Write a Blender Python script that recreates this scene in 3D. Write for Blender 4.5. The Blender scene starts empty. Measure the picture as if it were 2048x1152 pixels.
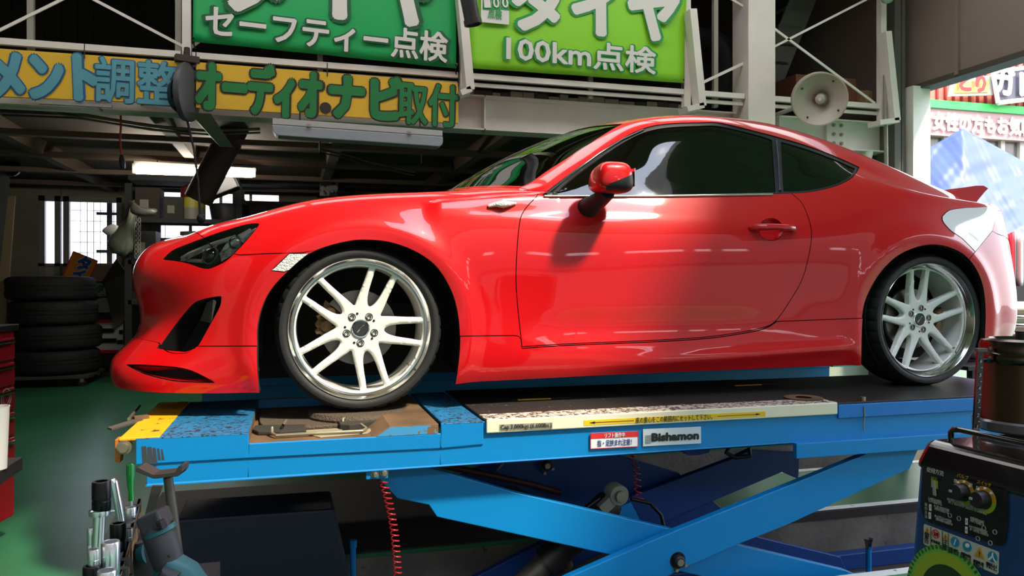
import bpy, bmesh, math, random
import numpy as np
from mathutils import Vector, Matrix
from mathutils.geometry import delaunay_2d_cdt
random.seed(7)
SC = bpy.context.scene
COL = SC.collection

# ------------------------------------------------------------------ camera
CX, CY, CZ = -0.248, -2.96, 1.18          # camera position, floor is z = 0
YAW = math.atan(0.283); FPX = 1550.0; HOR = 565.0
DECK = CZ - 0.489                           # top of the lift deck
cam_d = bpy.data.cameras.new('camera'); cam = bpy.data.objects.new('camera', cam_d); COL.objects.link(cam)
cam.location = (CX, CY, CZ); cam.rotation_euler = (math.pi/2, 0, -YAW)
cam_d.sensor_width = 36.0; cam_d.lens = 36.0*FPX/2048.0
cam_d.shift_y = (HOR-576.0)/2048.0; cam_d.clip_start = 0.05; cam_d.clip_end = 300
SC.camera = cam

# ------------------------------------------------------------------ view, sky and sun
SC.view_settings.view_transform = 'Standard'; SC.view_settings.look = 'None'
SC.view_settings.gamma = 1.0; SC.view_settings.exposure = 1.25
SC.view_settings.use_curve_mapping = False
W = bpy.data.worlds.new('sky'); SC.world = W; W.use_nodes = True
nt = W.node_tree; nt.nodes.clear()
o_ = nt.nodes.new('ShaderNodeOutputWorld'); b_ = nt.nodes.new('ShaderNodeBackground')
s_ = nt.nodes.new('ShaderNodeTexSky'); s_.sky_type = 'PREETHAM'
SUN = Vector((0.38, -0.48, 0.79)).normalized()
s_.sun_direction = SUN; s_.turbidity = 4.0
mx_ = nt.nodes.new('ShaderNodeMix'); mx_.data_type = 'RGBA'; mx_.inputs[0].default_value = 0.65
nt.links.new(s_.outputs[0], mx_.inputs[6]); mx_.inputs[7].default_value = (0.92, 0.94, 1.0, 1)
nt.links.new(mx_.outputs[2], b_.inputs[0]); b_.inputs[1].default_value = 2.3
nt.links.new(b_.outputs[0], o_.inputs[0])
sd = bpy.data.lights.new('sun', 'SUN'); sd.energy = 3.0; sd.angle = math.radians(5.0); sd.color = (1.0, 0.88, 0.68)
so = bpy.data.objects.new('sun', sd); COL.objects.link(so); so.location = (6, -8, 12)
so.rotation_euler = SUN.to_track_quat('Z', 'Y').to_euler()
SC.cycles.max_bounces = 8; SC.cycles.diffuse_bounces = 4; SC.cycles.glossy_bounces = 4
SC.cycles.transmission_bounces = 4; SC.cycles.transparent_max_bounces = 8
SC.cycles.sample_clamp_indirect = 6.0; SC.cycles.caustics_reflective = False; SC.cycles.caustics_refractive = False
SC.cycles.use_denoising = True

# ------------------------------------------------------------------ measuring helpers (pixel of the photograph -> point on a world plane)
CT, ST = math.cos(YAW), math.sin(YAW)
def ray(px, py):
    a = (px-1024.0)/FPX; b = (HOR-py)/FPX
    return Vector((a*CT+ST, -a*ST+CT, b))
def onY(px, py, Y):
    d = ray(px, py); t = (Y-CY)/d.y; return Vector((CX+d.x*t, Y, CZ+d.z*t))
def onX(px, py, X):
    d = ray(px, py); t = (X-CX)/d.x; return Vector((X, CY+d.y*t, CZ+d.z*t))
def onZ(px, py, Z):
    d = ray(px, py); t = (Z-CZ)/d.z; return Vector((CX+d.x*t, CY+d.y*t, Z))
def proj(p):
    dx, dy = p[0]-CX, p[1]-CY
    x = dx*CT-dy*ST; z = dx*ST+dy*CT
    return (1024+FPX*x/z, HOR-FPX*(p[2]-CZ)/z)

# ------------------------------------------------------------------ materials
def lin(c):
    return tuple(((v/255.0)/12.92 if v/255.0 <= 0.04045 else ((v/255.0+0.055)/1.055)**2.4) for v in c[:3])+(1.0,)
MATS = {}
def mat(name, col, rough=0.5, metal=0.0, coat=0.0, emit=None, es=0.0, spec=0.5, bump=0.0, bscale=60.0, var=0.0, vscale=6.0, col2=None, worn=None):
    """worn = (colour, threshold, scale, softness): chipped paint showing another colour"""
    if name in MATS: return MATS[name]
    m = bpy.data.materials.new(name); m.use_nodes = True; t = m.node_tree; b = t.nodes['Principled BSDF']
    c = lin(col); b.inputs['Base Color'].default_value = c
    b.inputs['Roughness'].default_value = rough; b.inputs['Metallic'].default_value = metal
    b.inputs['Coat Weight'].default_value = coat; b.inputs['Coat Roughness'].default_value = 0.03
    b.inputs['Specular IOR Level'].default_value = spec
    if emit: b.inputs['Emission Color'].default_value = lin(emit); b.inputs['Emission Strength'].default_value = es
    src = None
    if var > 0 or bump > 0 or worn:
        tc = t.nodes.new('ShaderNodeTexCoord')
    if var > 0:
        n = t.nodes.new('ShaderNodeTexNoise'); n.inputs['Scale'].default_value = vscale; n.inputs['Detail'].default_value = 5
        t.links.new(tc.outputs['Object'], n.inputs['Vector'])
        r = t.nodes.new('ShaderNodeMapRange'); r.inputs[1].default_value = 0.35; r.inputs[2].default_value = 0.65
        t.links.new(n.outputs['Fac'], r.inputs[0])
        x = t.nodes.new('ShaderNodeMix'); x.data_type = 'RGBA'
        c2 = lin(col2) if col2 else tuple(v*(1-var) for v in c[:3])+(1,)
        x.inputs[6].default_value = c; x.inputs[7].default_value = c2
        t.links.new(r.outputs[0], x.inputs[0]); src = x.outputs[2]
    if worn:
        wc, th, sc_, sf = worn
        n = t.nodes.new('ShaderNodeTexNoise'); n.inputs['Scale'].default_value = sc_; n.inputs['Detail'].default_value = 8; n.inputs['Roughness'].default_value = 0.7
        t.links.new(tc.outputs['Object'], n.inputs['Vector'])
        r = t.nodes.new('ShaderNodeMapRange'); r.inputs[1].default_value = th; r.inputs[2].default_value = th+sf
        t.links.new(n.outputs['Fac'], r.inputs[0])
        x = t.nodes.new('ShaderNodeMix'); x.data_type = 'RGBA'; x.inputs[7].default_value = lin(wc)
        if src: t.links.new(src, x.inputs[6])
        else: x.inputs[6].default_value = c
        t.links.new(r.outputs[0], x.inputs[0]); src = x.outputs[2]
    if src: t.links.new(src, b.inputs['Base Color'])
    if bump > 0:
        n = t.nodes.new('ShaderNodeTexNoise'); n.inputs['Scale'].default_value = bscale; n.inputs['Detail'].default_value = 3
        t.links.new(tc.outputs['Object'], n.inputs['Vector'])
        bp = t.nodes.new('ShaderNodeBump'); bp.inputs['Strength'].default_value = bump; bp.inputs['Distance'].default_value = 0.01
        t.links.new(n.outputs['Fac'], bp.inputs['Height']); t.links.new(bp.outputs[0], b.inputs['Normal'])
    MATS[name] = m; return m
def glass(name, tint=(0.2, 0.2, 0.2), rough=0.0, ior=1.5, refl=1.0, gcol=(1, 1, 1)):
    if name in MATS: return MATS[name]
    m = bpy.data.materials.new(name); m.use_nodes = True; t = m.node_tree; t.nodes.clear()
    o = t.nodes.new('ShaderNodeOutputMaterial'); mx = t.nodes.new('ShaderNodeMixShader'); f = t.nodes.new('ShaderNodeFresnel'); f.inputs[0].default_value = ior
    tr = t.nodes.new('ShaderNodeBsdfTransparent'); tr.inputs[0].default_value = (*tint, 1)
    g = t.nodes.new('ShaderNodeBsdfGlossy'); g.inputs[0].default_value = (gcol[0]*refl, gcol[1]*refl, gcol[2]*refl, 1); g.inputs['Roughness'].default_value = rough
    t.links.new(f.outputs[0], mx.inputs[0]); t.links.new(tr.outputs[0], mx.inputs[1]); t.links.new(g.outputs[0], mx.inputs[2]); t.links.new(mx.outputs[0], o.inputs[0])
    MATS[name] = m; return m

# ------------------------------------------------------------------ object helpers
WL = {}                                        # world location of every parent
def _link(name, data, loc, parent):
    o = bpy.data.objects.new(name, data); COL.objects.link(o)
    loc = Vector(loc); WL[o.name] = loc.copy()
    if parent is not None:
        o.parent = parent; o.location = loc-WL[parent.name]
    else: o.location = loc
    return o
def empty(name, loc, label=None, cat=None, group=None, parent=None):
    o = _link(name, None, loc, parent); o.empty_display_size = 0.1
    tag(o, label, cat, group); return o
def tag(o, label=None, cat=None, group=None, kind=None):
    if label: o['label'] = label
    if cat: o['category'] = cat
    if group: o['group'] = group
    if kind: o['kind'] = kind
    return o
class MB:
    def __init__(s): s.v = []; s.f = []; s.m = []; s.cm = 0
    def add(s, vs, fs, m=None):
        n = len(s.v); s.v += [Vector(v) for v in vs]; s.f += [[n+i for i in f] for f in fs]; s.m += [s.cm if m is None else m]*len(fs); return s
    def box(s, c, d, rot=None, m=None):
        x, y, z = d[0]/2, d[1]/2, d[2]/2
        vs = [Vector(p) for p in ((-x,-y,-z),(x,-y,-z),(x,y,-z),(-x,y,-z),(-x,-y,z),(x,-y,z),(x,y,z),(-x,y,z))]
        if rot is not None:
            R = rot if isinstance(rot, Matrix) else Matrix.Rotation(rot, 3, 'Z')
            vs = [R@v for v in vs]
        return s.add([v+Vector(c) for v in vs], [(0,3,2,1),(4,5,6,7),(0,1,5,4),(1,2,6,5),(2,3,7,6),(3,0,4,7)], m)
    def span(s, a, b, m=None):               # box from corner a to corner b
        a, b = Vector(a), Vector(b); return s.box((a+b)/2, [abs(v) for v in (b-a)], None, m)
    def cyl(s, p0, p1, r0, r1=None, n=20, m=None, caps=True):
        return s.tube([p0, p1], [r0, r0 if r1 is None else r1], n, m, caps)
    def tube(s, path, r, n=10, m=None, caps=True):
        P = [Vector(p) for p in path]; k = len(P); R = r if isinstance(r, (list, tuple)) else [r]*k
        up = None; rings = []
        for i in range(k):
            d = (P[min(i+1, k-1)]-P[max(i-1, 0)])
            if d.length < 1e-9: d = Vector((0, 0, 1))
            d.normalize()
            if up is None: up = d.orthogonal().normalized()
            else:
                up = up-d*up.dot(d)
                up = up.normalized() if up.length > 1e-6 else d.orthogonal().normalized()
            w = d.cross(up)
            rings.append([P[i]+(up*math.cos(2*math.pi*j/n)+w*math.sin(2*math.pi*j/n))*R[i] for j in range(n)])
        vs = [v for rg in rings for v in rg]; fs = []
        for i in range(k-1):
            for j in range(n):
                j2 = (j+1) % n; fs.append((i*n+j, i*n+j2, (i+1)*n+j2, (i+1)*n+j))
        if caps: fs.append(tuple(reversed(range(n)))); fs.append(tuple((k-1)*n+j for j in range(n)))
        return s.add(vs, fs, m)
    def lathe(s, prof, c, ax=(0, 0, 1), n=48, m=None, ref=None, closed=False):
        """prof: list of (radius, height along ax)"""
        ax = Vector(ax).normalized(); u = Vector(ref) if ref else ax.orthogonal().normalized(); w = ax.cross(u); c = Vector(c)
        vs = []; fs = []; k = len(prof)
        for (r, h) in prof:
            for j in range(n):
                a = 2*math.pi*j/n; vs.append(c+ax*h+(u*math.cos(a)+w*math.sin(a))*r)
        kk = k if closed else k-1
        for i in range(kk):
            i2 = (i+1) % k
            for j in range(n):
                j2 = (j+1) % n; fs.append((i*n+j, i*n+j2, i2*n+j2, i2*n+j))
        return s.add(vs, fs, m)
    def prism(s, poly, ext, m=None):          # poly of 3-D points, ext vector
        P = [Vector(p) for p in poly]; e = Vector(ext); n = len(P)
        fs = [tuple(reversed(range(n))), tuple(range(n, 2*n))]+[(i, (i+1) % n, n+(i+1) % n, n+i) for i in range(n)]
        return s.add(P+[p+e for p in P], fs, m)
    def sphere(s, c, r, n=20, k=12, m=None, sc=(1, 1, 1), rot=None):
        vs = []; fs = []
        for i in range(k+1):
            t = math.pi*i/k
            for j in range(n):
                a = 2*math.pi*j/n; v = Vector((math.sin(t)*math.cos(a)*r*sc[0], math.sin(t)*math.sin(a)*r*sc[1], math.cos(t)*r*sc[2]))
                if rot is not None: v = rot@v
                vs.append(v+Vector(c))
        for i in range(k):
            for j in range(n):
                j2 = (j+1) % n; fs.append((i*n+j, (i+1)*n+j, (i+1)*n+j2, i*n+j2))
        return s.add(vs, fs, m)
    def grid(s, P, m=None, closed_u=False):    # P[i][j]
        a, b = len(P), len(P[0]); fs = []
        for i in range(a if closed_u else a-1):
            for j in range(b-1):
                i2 = (i+1) % a; fs.append((i*b+j, i2*b+j, i2*b+j+1, i*b+j+1))
        return s.add([p for r in P for p in r], fs, m)
    def build(s, name, mats, parent=None, smooth=None, bevel=0, seg=2, origin=None, solid=0, sub=0, weld=True):
        if not isinstance(mats, (list, tuple)): mats = [mats]
        lo = Vector([min(v[i] for v in s.v) for i in range(3)]); hi = Vector([max(v[i] for v in s.v) for i in range(3)])
        og = Vector(origin) if origin is not None else Vector(((lo.x+hi.x)/2, (lo.y+hi.y)/2, lo.z))
        me = bpy.data.meshes.new(name); me.from_pydata([v-og for v in s.v], [], s.f)
        for mm in mats: me.materials.append(mm)
        me.polygons.foreach_set('material_index', s.m)
        bm = bmesh.new(); bm.from_mesh(me)
        if weld: bmesh.ops.remove_doubles(bm, verts=bm.verts, dist=1e-5)
        bmesh.ops.recalc_face_normals(bm, faces=bm.faces); bm.to_mesh(me); bm.free()
        if smooth is not None:
            me.polygons.foreach_set('use_smooth', [True]*len(me.polygons)); me.set_sharp_from_angle(angle=math.radians(smooth))
        me.update()
        o = _link(name, me, og, parent)
        if solid: md = o.modifiers.new('solid', 'SOLIDIFY'); md.thickness = solid; md.offset = 0
        if bevel: md = o.modifiers.new('bevel', 'BEVEL'); md.width = bevel; md.segments = seg; md.limit_method = 'ANGLE'; md.angle_limit = math.radians(35)
        if sub: md = o.modifiers.new('sub', 'SUBSURF'); md.levels = sub; md.render_levels = sub
        return o
def copy_tree(o, off=(0, 0, 0), parent=None, rz=None):
    c = o.copy(); COL.objects.link(c)
    if parent is not None: c.parent = parent
    else: c.location = o.location+Vector(off)
    if rz is not None: c.rotation_euler.z += rz
    for k in [k for k in bpy.data.objects if k.parent == o]: copy_tree(k, parent=c)
    WL[c.name] = WL[o.name]+Vector(off)
    return c
def text(name, body, loc, xdir, ydir, size, m, parent=None, bold=0.0, width=None, depth=0.0008, align='CENTER', lift=0.0, shear=0.0):
    """lettering as a mesh lying in the plane xdir / ydir; width squeezes it to that length"""
    cu = bpy.data.curves.new(name, 'FONT'); cu.body = body; cu.size = size; cu.align_x = align; cu.align_y = 'CENTER'
    cu.extrude = depth; cu.resolution_u = 2; cu.shear = shear
    t = bpy.data.objects.new('tmp', cu); COL.objects.link(t)
    dg = bpy.context.evaluated_depsgraph_get(); me = bpy.data.meshes.new_from_object(t.evaluated_get(dg))
    bpy.data.objects.remove(t)
    x = Vector(xdir).normalized(); y = Vector(ydir); y = (y-x*y.dot(x)).normalized(); z = x.cross(y)
    xs = [v.co.x for v in me.vertices]; ys = [v.co.y for v in me.vertices]
    if not xs: return None
    cy = (min(ys)+max(ys))/2; k = 1.0
    if width: k = width/(max(xs)-min(xs))
    cx = (min(xs)+max(xs))/2 if align == 'CENTER' else min(xs)
    for v in me.vertices:
        v.co = x*((v.co.x-cx)*k)+y*(v.co.y-cy)+z*(v.co.z+lift)
    if bold > 0:                               # heavier stroke: the glyph repeated around a small circle
        n = 12 if bold > .03 else 8
        V = [v.co.copy() for v in me.vertices]; F = [tuple(p.vertices) for p in me.polygons if abs(p.normal.dot(z)) > .5 and (p.normal.dot(z) > 0)]
        vs, fs = [], []
        for i in range(n+1):
            o = Vector() if i == n else (x*math.cos(2*math.pi*i/n)+y*math.sin(2*math.pi*i/n))*(bold*size)
            b0 = len(vs); vs += [v+o+z*(i*2e-6) for v in V]; fs += [tuple(q+b0 for q in f) for f in F]
        bpy.data.meshes.remove(me); me = bpy.data.meshes.new(name); me.from_pydata(vs, [], fs)
    me.materials.clear(); me.materials.append(m); me.name = name
    return _link(name, me, loc, parent)
# ================================================================== THE CAR: one smooth body surface, cut into its panels
CYC = 0.84                                     # centre line of the car (world y); w = distance from it
def keyed(tbl):
    xs = [t[0] for t in tbl]; n = len(tbl[0])-1
    cols = [[t[k+1] for t in tbl] for k in range(n)]
    def f(x):
        out = []
        for c in cols:
            # monotone cubic (PCHIP)
            if x <= xs[0]: out.append(c[0]); continue
            if x >= xs[-1]: out.append(c[-1]); continue
            i = max(k for k in range(len(xs)-1) if xs[k] <= x)
            h = [xs[k+1]-xs[k] for k in range(len(xs)-1)]; d = [(c[k+1]-c[k])/h[k] for k in range(len(xs)-1)]
            def m(k):
                if k == 0: return d[0]
                if k == len(xs)-1: return d[-1]
                if d[k-1]*d[k] <= 0: return 0.0
                w1 = 2*h[k]+h[k-1]; w2 = h[k]+2*h[k-1]; return (w1+w2)/(w1/d[k-1]+w2/d[k])
            t = (x-xs[i])/h[i]; a, b = m(i), m(i+1)
            out.append(c[i]*(2*t**3-3*t*t+1)+a*h[i]*(t**3-2*t*t+t)+c[i+1]*(-2*t**3+3*t*t)+b*h[i]*(t**3-t*t))
        return out
    return f
CV = [keyed(t) for t in (
 [(-.55,.80,.088),(-.40,.83,.09),(-.1,.845,.10),(.36,.85,.102),(.7,.845,.106),(1.1,.845,.112),(1.8,.85,.116),(2.2,.862,.12),(2.57,.868,.15),(2.9,.85,.18),(3.08,.815,.20)],
 [(-.55,.805,.185),(-.40,.838,.19),(-.1,.865,.20),(.35,.872,.205),(.9,.868,.205),(1.8,.87,.21),(2.3,.884,.225),(2.57,.888,.24),(2.9,.865,.25),(3.08,.83,.26)],
 [(-.55,.79,.35),(-.40,.835,.37),(-.1,.873,.40),(.3,.876,.42),(.6,.864,.42),(1.2,.864,.42),(1.8,.864,.42),(2.2,.876,.42),(2.57,.888,.42),(2.9,.868,.42),(3.08,.835,.42)],
 [(-.55,.795,.52),(-.40,.832,.56),(-.1,.868,.62),(.3,.874,.64),(.7,.866,.65),(1.2,.870,.66),(1.8,.874,.67),(2.2,.884,.67),(2.57,.886,.66),(2.9,.862,.64),(3.08,.822,.63)],
 [(-.55,.745,.665),(-.40,.785,.705),(-.2,.79,.76),(0,.795,.79),(.36,.80,.815),(.7,.80,.84),(.9,.80,.845),(1.2,.80,.853),(1.55,.80,.871),(1.84,.804,.884),(2.04,.814,.886),(2.25,.824,.884),(2.48,.818,.872),(2.74,.796,.86),(3.08,.75,.85)],
 [(-.55,.68,.70),(-.40,.70,.742),(-.22,.70,.798),(-.03,.70,.830),(.2,.70,.849),(.42,.70,.864),(.6,.725,.870),(.745,.78,.852),(.86,.768,.893),(1.0,.752,.945),(1.16,.730,.995),(1.3,.716,1.022),(1.47,.710,1.038),(1.67,.708,1.048),(1.9,.710,1.040),(2.13,.722,1.022),(2.35,.738,.985),(2.55,.742,.945),(2.75,.728,.915),(2.93,.70,.90),(3.08,.67,.892)],
 [(-.55,.58,.712),(-.40,.60,.752),(-.22,.60,.806),(-.02,.60,.838),(.2,.60,.856),(.42,.61,.870),(.6,.66,.881),(.745,.758,.862),(.88,.71,.950),(1.0,.67,1.03),(1.16,.63,1.127),(1.27,.628,1.174),(1.38,.62,1.200),(1.56,.614,1.218),(1.67,.612,1.222),(1.86,.612,1.199),(1.98,.618,1.172),(2.13,.628,1.137),(2.26,.638,1.095),(2.37,.655,1.048),(2.55,.675,.988),(2.75,.672,.94),(2.93,.65,.915),(3.08,.60,.91)],
 [(-.5,.45,.718),(-.36,.45,.765),(-.18,.45,.818),(0,.45,.845),(.2,.45,.862),(.38,.47,.873),(.55,.56,.886),(.683,.68,.891),(.79,.645,.955),(.93,.595,1.042),(1.11,.542,1.158),(1.211,.51,1.218),(1.364,.48,1.265),(1.538,.462,1.286),(1.748,.46,1.292),(1.941,.462,1.283),(2.133,.47,1.253),(2.33,.48,1.206),(2.525,.495,1.145),(2.731,.505,1.075),(2.907,.505,1.015),(3.08,.49,.96)],
 [(-.48,.23,.722),(-.33,.23,.772),(-.14,.23,.828),(.04,.23,.857),(.2,.23,.873),(.32,.24,.884),(.43,.29,.902),(.52,.36,.922),(.64,.35,.985),(.8,.32,1.085),(1.0,.29,1.192),(1.18,.265,1.258),(1.43,.25,1.298),(1.67,.25,1.306),(1.9,.25,1.299),(2.13,.25,1.272),(2.35,.25,1.224),(2.55,.26,1.162),(2.75,.27,1.092),(2.93,.27,1.03),(3.08,.26,.978)],
 [(-.46,0,.725),(-.32,0,.775),(-.12,0,.833),(.06,0,.862),(.2,0,.878),(.30,0,.888),(.375,0,.905),(.45,0,.93),(.565,0,1.0),(.73,0,1.095),(.94,0,1.197),(1.14,0,1.262),(1.42,0,1.303),(1.67,0,1.311),(1.9,0,1.304),(2.13,0,1.277),(2.35,0,1.228),(2.55,0,1.167),(2.75,0,1.097),(2.93,0,1.035),(3.08,0,.983)],
)]
NOSE = [
 [(-.955,0,.125),(-.95,0,.20),(-.86,0,.31),(-.885,0,.47),(-.878,0,.57),(-.86,0,.615),(-.84,0,.635),(-.82,0,.648),(-.80,0,.658),(-.785,0,.664)],
 [(-.945,.30,.12),(-.94,.30,.195),(-.855,.29,.31),(-.877,.30,.47),(-.868,.29,.575),(-.84,.26,.625),(-.81,.22,.65),(-.78,.16,.667),(-.76,.09,.677),(-.75,0,.682)],
 [(-.895,.565,.105),(-.885,.56,.19),(-.80,.53,.32),(-.82,.54,.48),(-.80,.53,.585),(-.765,.48,.64),(-.73,.42,.664),(-.695,.30,.684),(-.675,.17,.692),(-.665,0,.696)],
 [(-.77,.735,.095),(-.76,.735,.185),(-.68,.695,.335),(-.695,.70,.50),(-.675,.655,.625),(-.635,.59,.672),(-.605,.50,.69),(-.58,.36,.702),(-.565,.18,.708),(-.56,0,.711)],
]
XS = [(-.55,-.50,-.48,-.46),(-.40,-.36,-.33,-.32),(-.22,-.18,-.14,-.12),(-.02,0,.04,.06),(.20,.20,.20,.20),(.42,.38,.32,.30),(.60,.55,.43,.375),(.745,.683,.52,.45),
 (.86,.79,.64,.565),(1.0,.93,.80,.73),(1.16,1.11,1.0,.94),(1.30,1.26,1.18,1.14),(1.47,1.46,1.43,1.42),(1.67,)*4,(1.9,)*4,(2.13,)*4,(2.35,)*4,(2.55,)*4,(2.75,)*4,(2.93,)*4,(3.08,)*4]
TAIL = [
 [(3.15,.775,.20),(3.18,.79,.26),(3.19,.79,.42),(3.18,.77,.62),(3.17,.71,.845),(3.165,.62,.90),(3.16,.55,.912),(3.16,.45,.925),(3.16,.23,.945),(3.16,0,.95)],
 [(3.27,.655,.20),(3.305,.66,.26),(3.31,.66,.42),(3.29,.65,.60),(3.28,.62,.85),(3.25,.56,.898),(3.23,.48,.91),(3.215,.38,.92),(3.21,.19,.932),(3.21,0,.936)],
 [(3.34,.35,.20),(3.375,.35,.26),(3.38,.35,.42),(3.345,.35,.60),(3.34,.34,.86),(3.30,.32,.905),(3.27,.28,.914),(3.255,.21,.92),(3.25,.11,.926),(3.25,0,.929)],
 [(3.355,0,.20),(3.39,0,.26),(3.395,0,.42),(3.355,0,.60),(3.35,0,.865),(3.31,0,.908),(3.285,0,.915),(3.275,0,.92),(3.268,0,.924),(3.265,0,.926)],
]
def ctrl():
    rows = [list(r) for r in NOSE]
    for xs in XS:
        r = []
        for j in range(10):
            x = xs[0] if j <= 6 else xs[j-6]
            w, z = CV[j](x); r.append((x, w, z))
        rows.append(r)
    rows += [list(r) for r in TAIL]
    return np.array(rows, float)
CG = ctrl(); NU, NV = CG.shape[0], CG.shape[1]
MIR = np.array([1, -1, 1.0])
def padded(C):
    P = np.zeros((NU+2, NV+2, 3)); P[1:-1, 1:-1] = C
    P[0, 1:-1] = C[1]*MIR; P[-1, 1:-1] = C[-2]*MIR
    P[:, 0] = 2*P[:, 1]-P[:, 2]; P[:, -1] = P[:, -3]*MIR
    return P
def bas(t):
    return np.stack([(1-t)**3/6, (3*t**3-6*t*t+4)/6, (-3*t**3+3*t*t+3*t+1)/6, t**3/6], -1)
def ev(P, u, v):
    u = np.clip(np.asarray(u, float), 0, NU-1-1e-9); v = np.clip(np.asarray(v, float), 0, NV-1-1e-9)
    iu = u.astype(int); iv = v.astype(int); bu = bas(u-iu); bv = bas(v-iv)
    out = 0
    for a in range(4):
        for b in range(4):
            out = out+(bu[..., a]*bv[..., b])[..., None]*P[iu+a, iv+b]
    return out
_C = CG.copy(); _iu, _iv = np.meshgrid(np.arange(NU), np.arange(NV), indexing='ij')
for _ in range(5): _C += CG-ev(padded(_C), _iu, _iv)
BP = padded(_C)
def relief(p):
    """outward displacement of the skin (arch flares, skirt step, flank creases); p = (X, w, z)"""
    X, w, z = p[..., 0], p[..., 1], p[..., 2]
    side = 1/(1+np.exp(-(w-0.72)/0.02))
    d = np.zeros_like(X)
    for cx, R in ((0.0, 0.405), (2.57, 0.405)):
        r = np.sqrt((X-cx)**2+(z-0.30)**2)
        d = d+0.013*np.exp(-((r-R)/0.045)**2)
    # crease that runs back from the front fender vent and fades in the door
    zc = 0.735+0.01*(X-0.5)
    d = d+0.006*np.exp(-np.maximum(0, z-zc)**2/0.0007-np.maximum(0, zc-z)**2/0.006)*np.clip((X-0.28)/0.15, 0, 1)*np.clip((1.7-X)/0.9, 0, 1)
    # raised shelf behind the front wheel arch, below the hood line
    z1 = 0.806+(X-0.24)*0.112; z2 = z1-0.020
    tt = np.clip((z1-z)/(z1-z2), 0, 1); tt = tt*tt*(3-2*tt)
    d = d+0.019*tt*np.exp(-(np.maximum(0, z2-z)/0.06)**2)*np.clip((X-0.25)/0.05, 0, 1)*np.clip((0.80-X)/0.25, 0, 1)
    # hollow along the lower door above the skirt
    d = d-0.010*np.exp(-((z-0.30)/0.07)**2)*np.clip((X-0.55)/0.3, 0, 1)*np.clip((2.0-X)/0.4, 0, 1)
    # sloping blade of the side skirt
    zb = 0.155+0.045*np.clip((X-1.0)/1.1, 0, 1)
    d = d+0.014*np.exp(-((z-zb)/0.028)**2)*np.clip((X-0.9)/0.5, 0, 1)*np.clip((2.2-X)/0.12, 0, 1)
    return d*side
def S0(u, v): return ev(BP, u, v)
def Nrm(u, v):
    h = 2e-3; u = np.asarray(u, float); v = np.asarray(v, float)
    u0, u1 = np.clip(u-h, 0, NU-1), np.clip(u+h, 0, NU-1); v0, v1 = np.clip(v-h, 0, NV-1), np.clip(v+h, 0, NV-1)
    du = Sx(u1, v)-Sx(u0, v); dv = Sx(u, v1)-Sx(u, v0)
    n = np.cross(dv, du); L = np.linalg.norm(n, axis=-1, keepdims=True); return n/np.maximum(L, 1e-12)
def N0(u, v):
    h = 2e-3; u = np.asarray(u, float); v = np.asarray(v, float)
    u0, u1 = np.clip(u-h, 0, NU-1), np.clip(u+h, 0, NU-1); v0, v1 = np.clip(v-h, 0, NV-1), np.clip(v+h, 0, NV-1)
    n = np.cross(S0(u, v1)-S0(u, v0), S0(u1, v)-S0(u0, v)); L = np.linalg.norm(n, axis=-1, keepdims=True); return n/np.maximum(L, 1e-12)
def Sx(u, v, off=0.0):
    p = S0(u, v); n = N0(u, v)
    return p+n*(relief(p)+off)[..., None]
def toW(p):                                    # (X, w, z) -> world
    p = np.asarray(p, float); return np.stack([p[..., 0], CYC-p[..., 1], p[..., 2]+DECK], -1)
def projn(q):
    dx, dy = q[..., 0]-CX, q[..., 1]-CY
    x = dx*CT-dy*ST; z = dx*ST+dy*CT
    return np.stack([1024+FPX*x/z, HOR-FPX*(q[..., 2]-CZ)/z], -1)
_gu, _gv = np.meshgrid(np.linspace(0, NU-1, (NU-1)*12+1), np.linspace(0, NV-1, (NV-1)*12+1), indexing='ij')
_gp = toW(Sx(_gu, _gv)); _gs = projn(_gp); _gn = Nrm(_gu, _gv)*MIR
_vis = ((np.array([CX, CY, CZ])-_gp)*_gn).sum(-1) > 0
def uv_of(px, py, vis=True, lo=0, hi=NV-1):
    d = (_gs[..., 0]-px)**2+(_gs[..., 1]-py)**2
    if vis: d = np.where(_vis, d, d+400)
    d = np.where((_gv >= lo) & (_gv <= hi), d, 1e9)
    k = np.unravel_index(np.argmin(d), d.shape); uv = np.array([_gu[k], _gv[k]]); t = np.array([px, py], float)
    best = (float(d[k]), uv.copy())
    for _ in range(12):
        h = 1e-3
        q = projn(toW(Sx(np.array([uv[0], uv[0]+h, uv[0]]), np.array([uv[1], uv[1], uv[1]+h]))))
        J = np.stack([(q[1]-q[0])/h, (q[2]-q[0])/h], 1); r = t-q[0]
        e = float(r@r)
        if e < best[0]: best = (e, uv.copy())
        if e < 1e-4: break
        st = np.linalg.lstsq(J+0, r, rcond=1e-3)[0]; L = np.abs(st).max()
        if L > 0.4: st *= 0.4/L
        uv = np.clip(uv+st, [0, lo], [NU-1, hi])
    return best[1]
def crom(pts, n=6, closed=False):              # Catmull-Rom through points
    P = [np.array(p[:2], float) for p in pts]; m = len(P); out = []
    rng = m if closed else m-1
    for i in range(rng):
        if closed: a, b, c, d = P[(i-1) % m], P[i], P[(i+1) % m], P[(i+2) % m]
        else: a, b, c, d = P[max(i-1, 0)], P[i], P[i+1], P[min(i+2, m-1)]
        for k in range(n):
            t = k/n; out.append(0.5*((2*b)+(c-a)*t+(2*a-5*b+4*c-d)*t*t+(3*b-a-3*c+d)*t**3))
    if not closed: out.append(P[-1])
    return out
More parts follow.
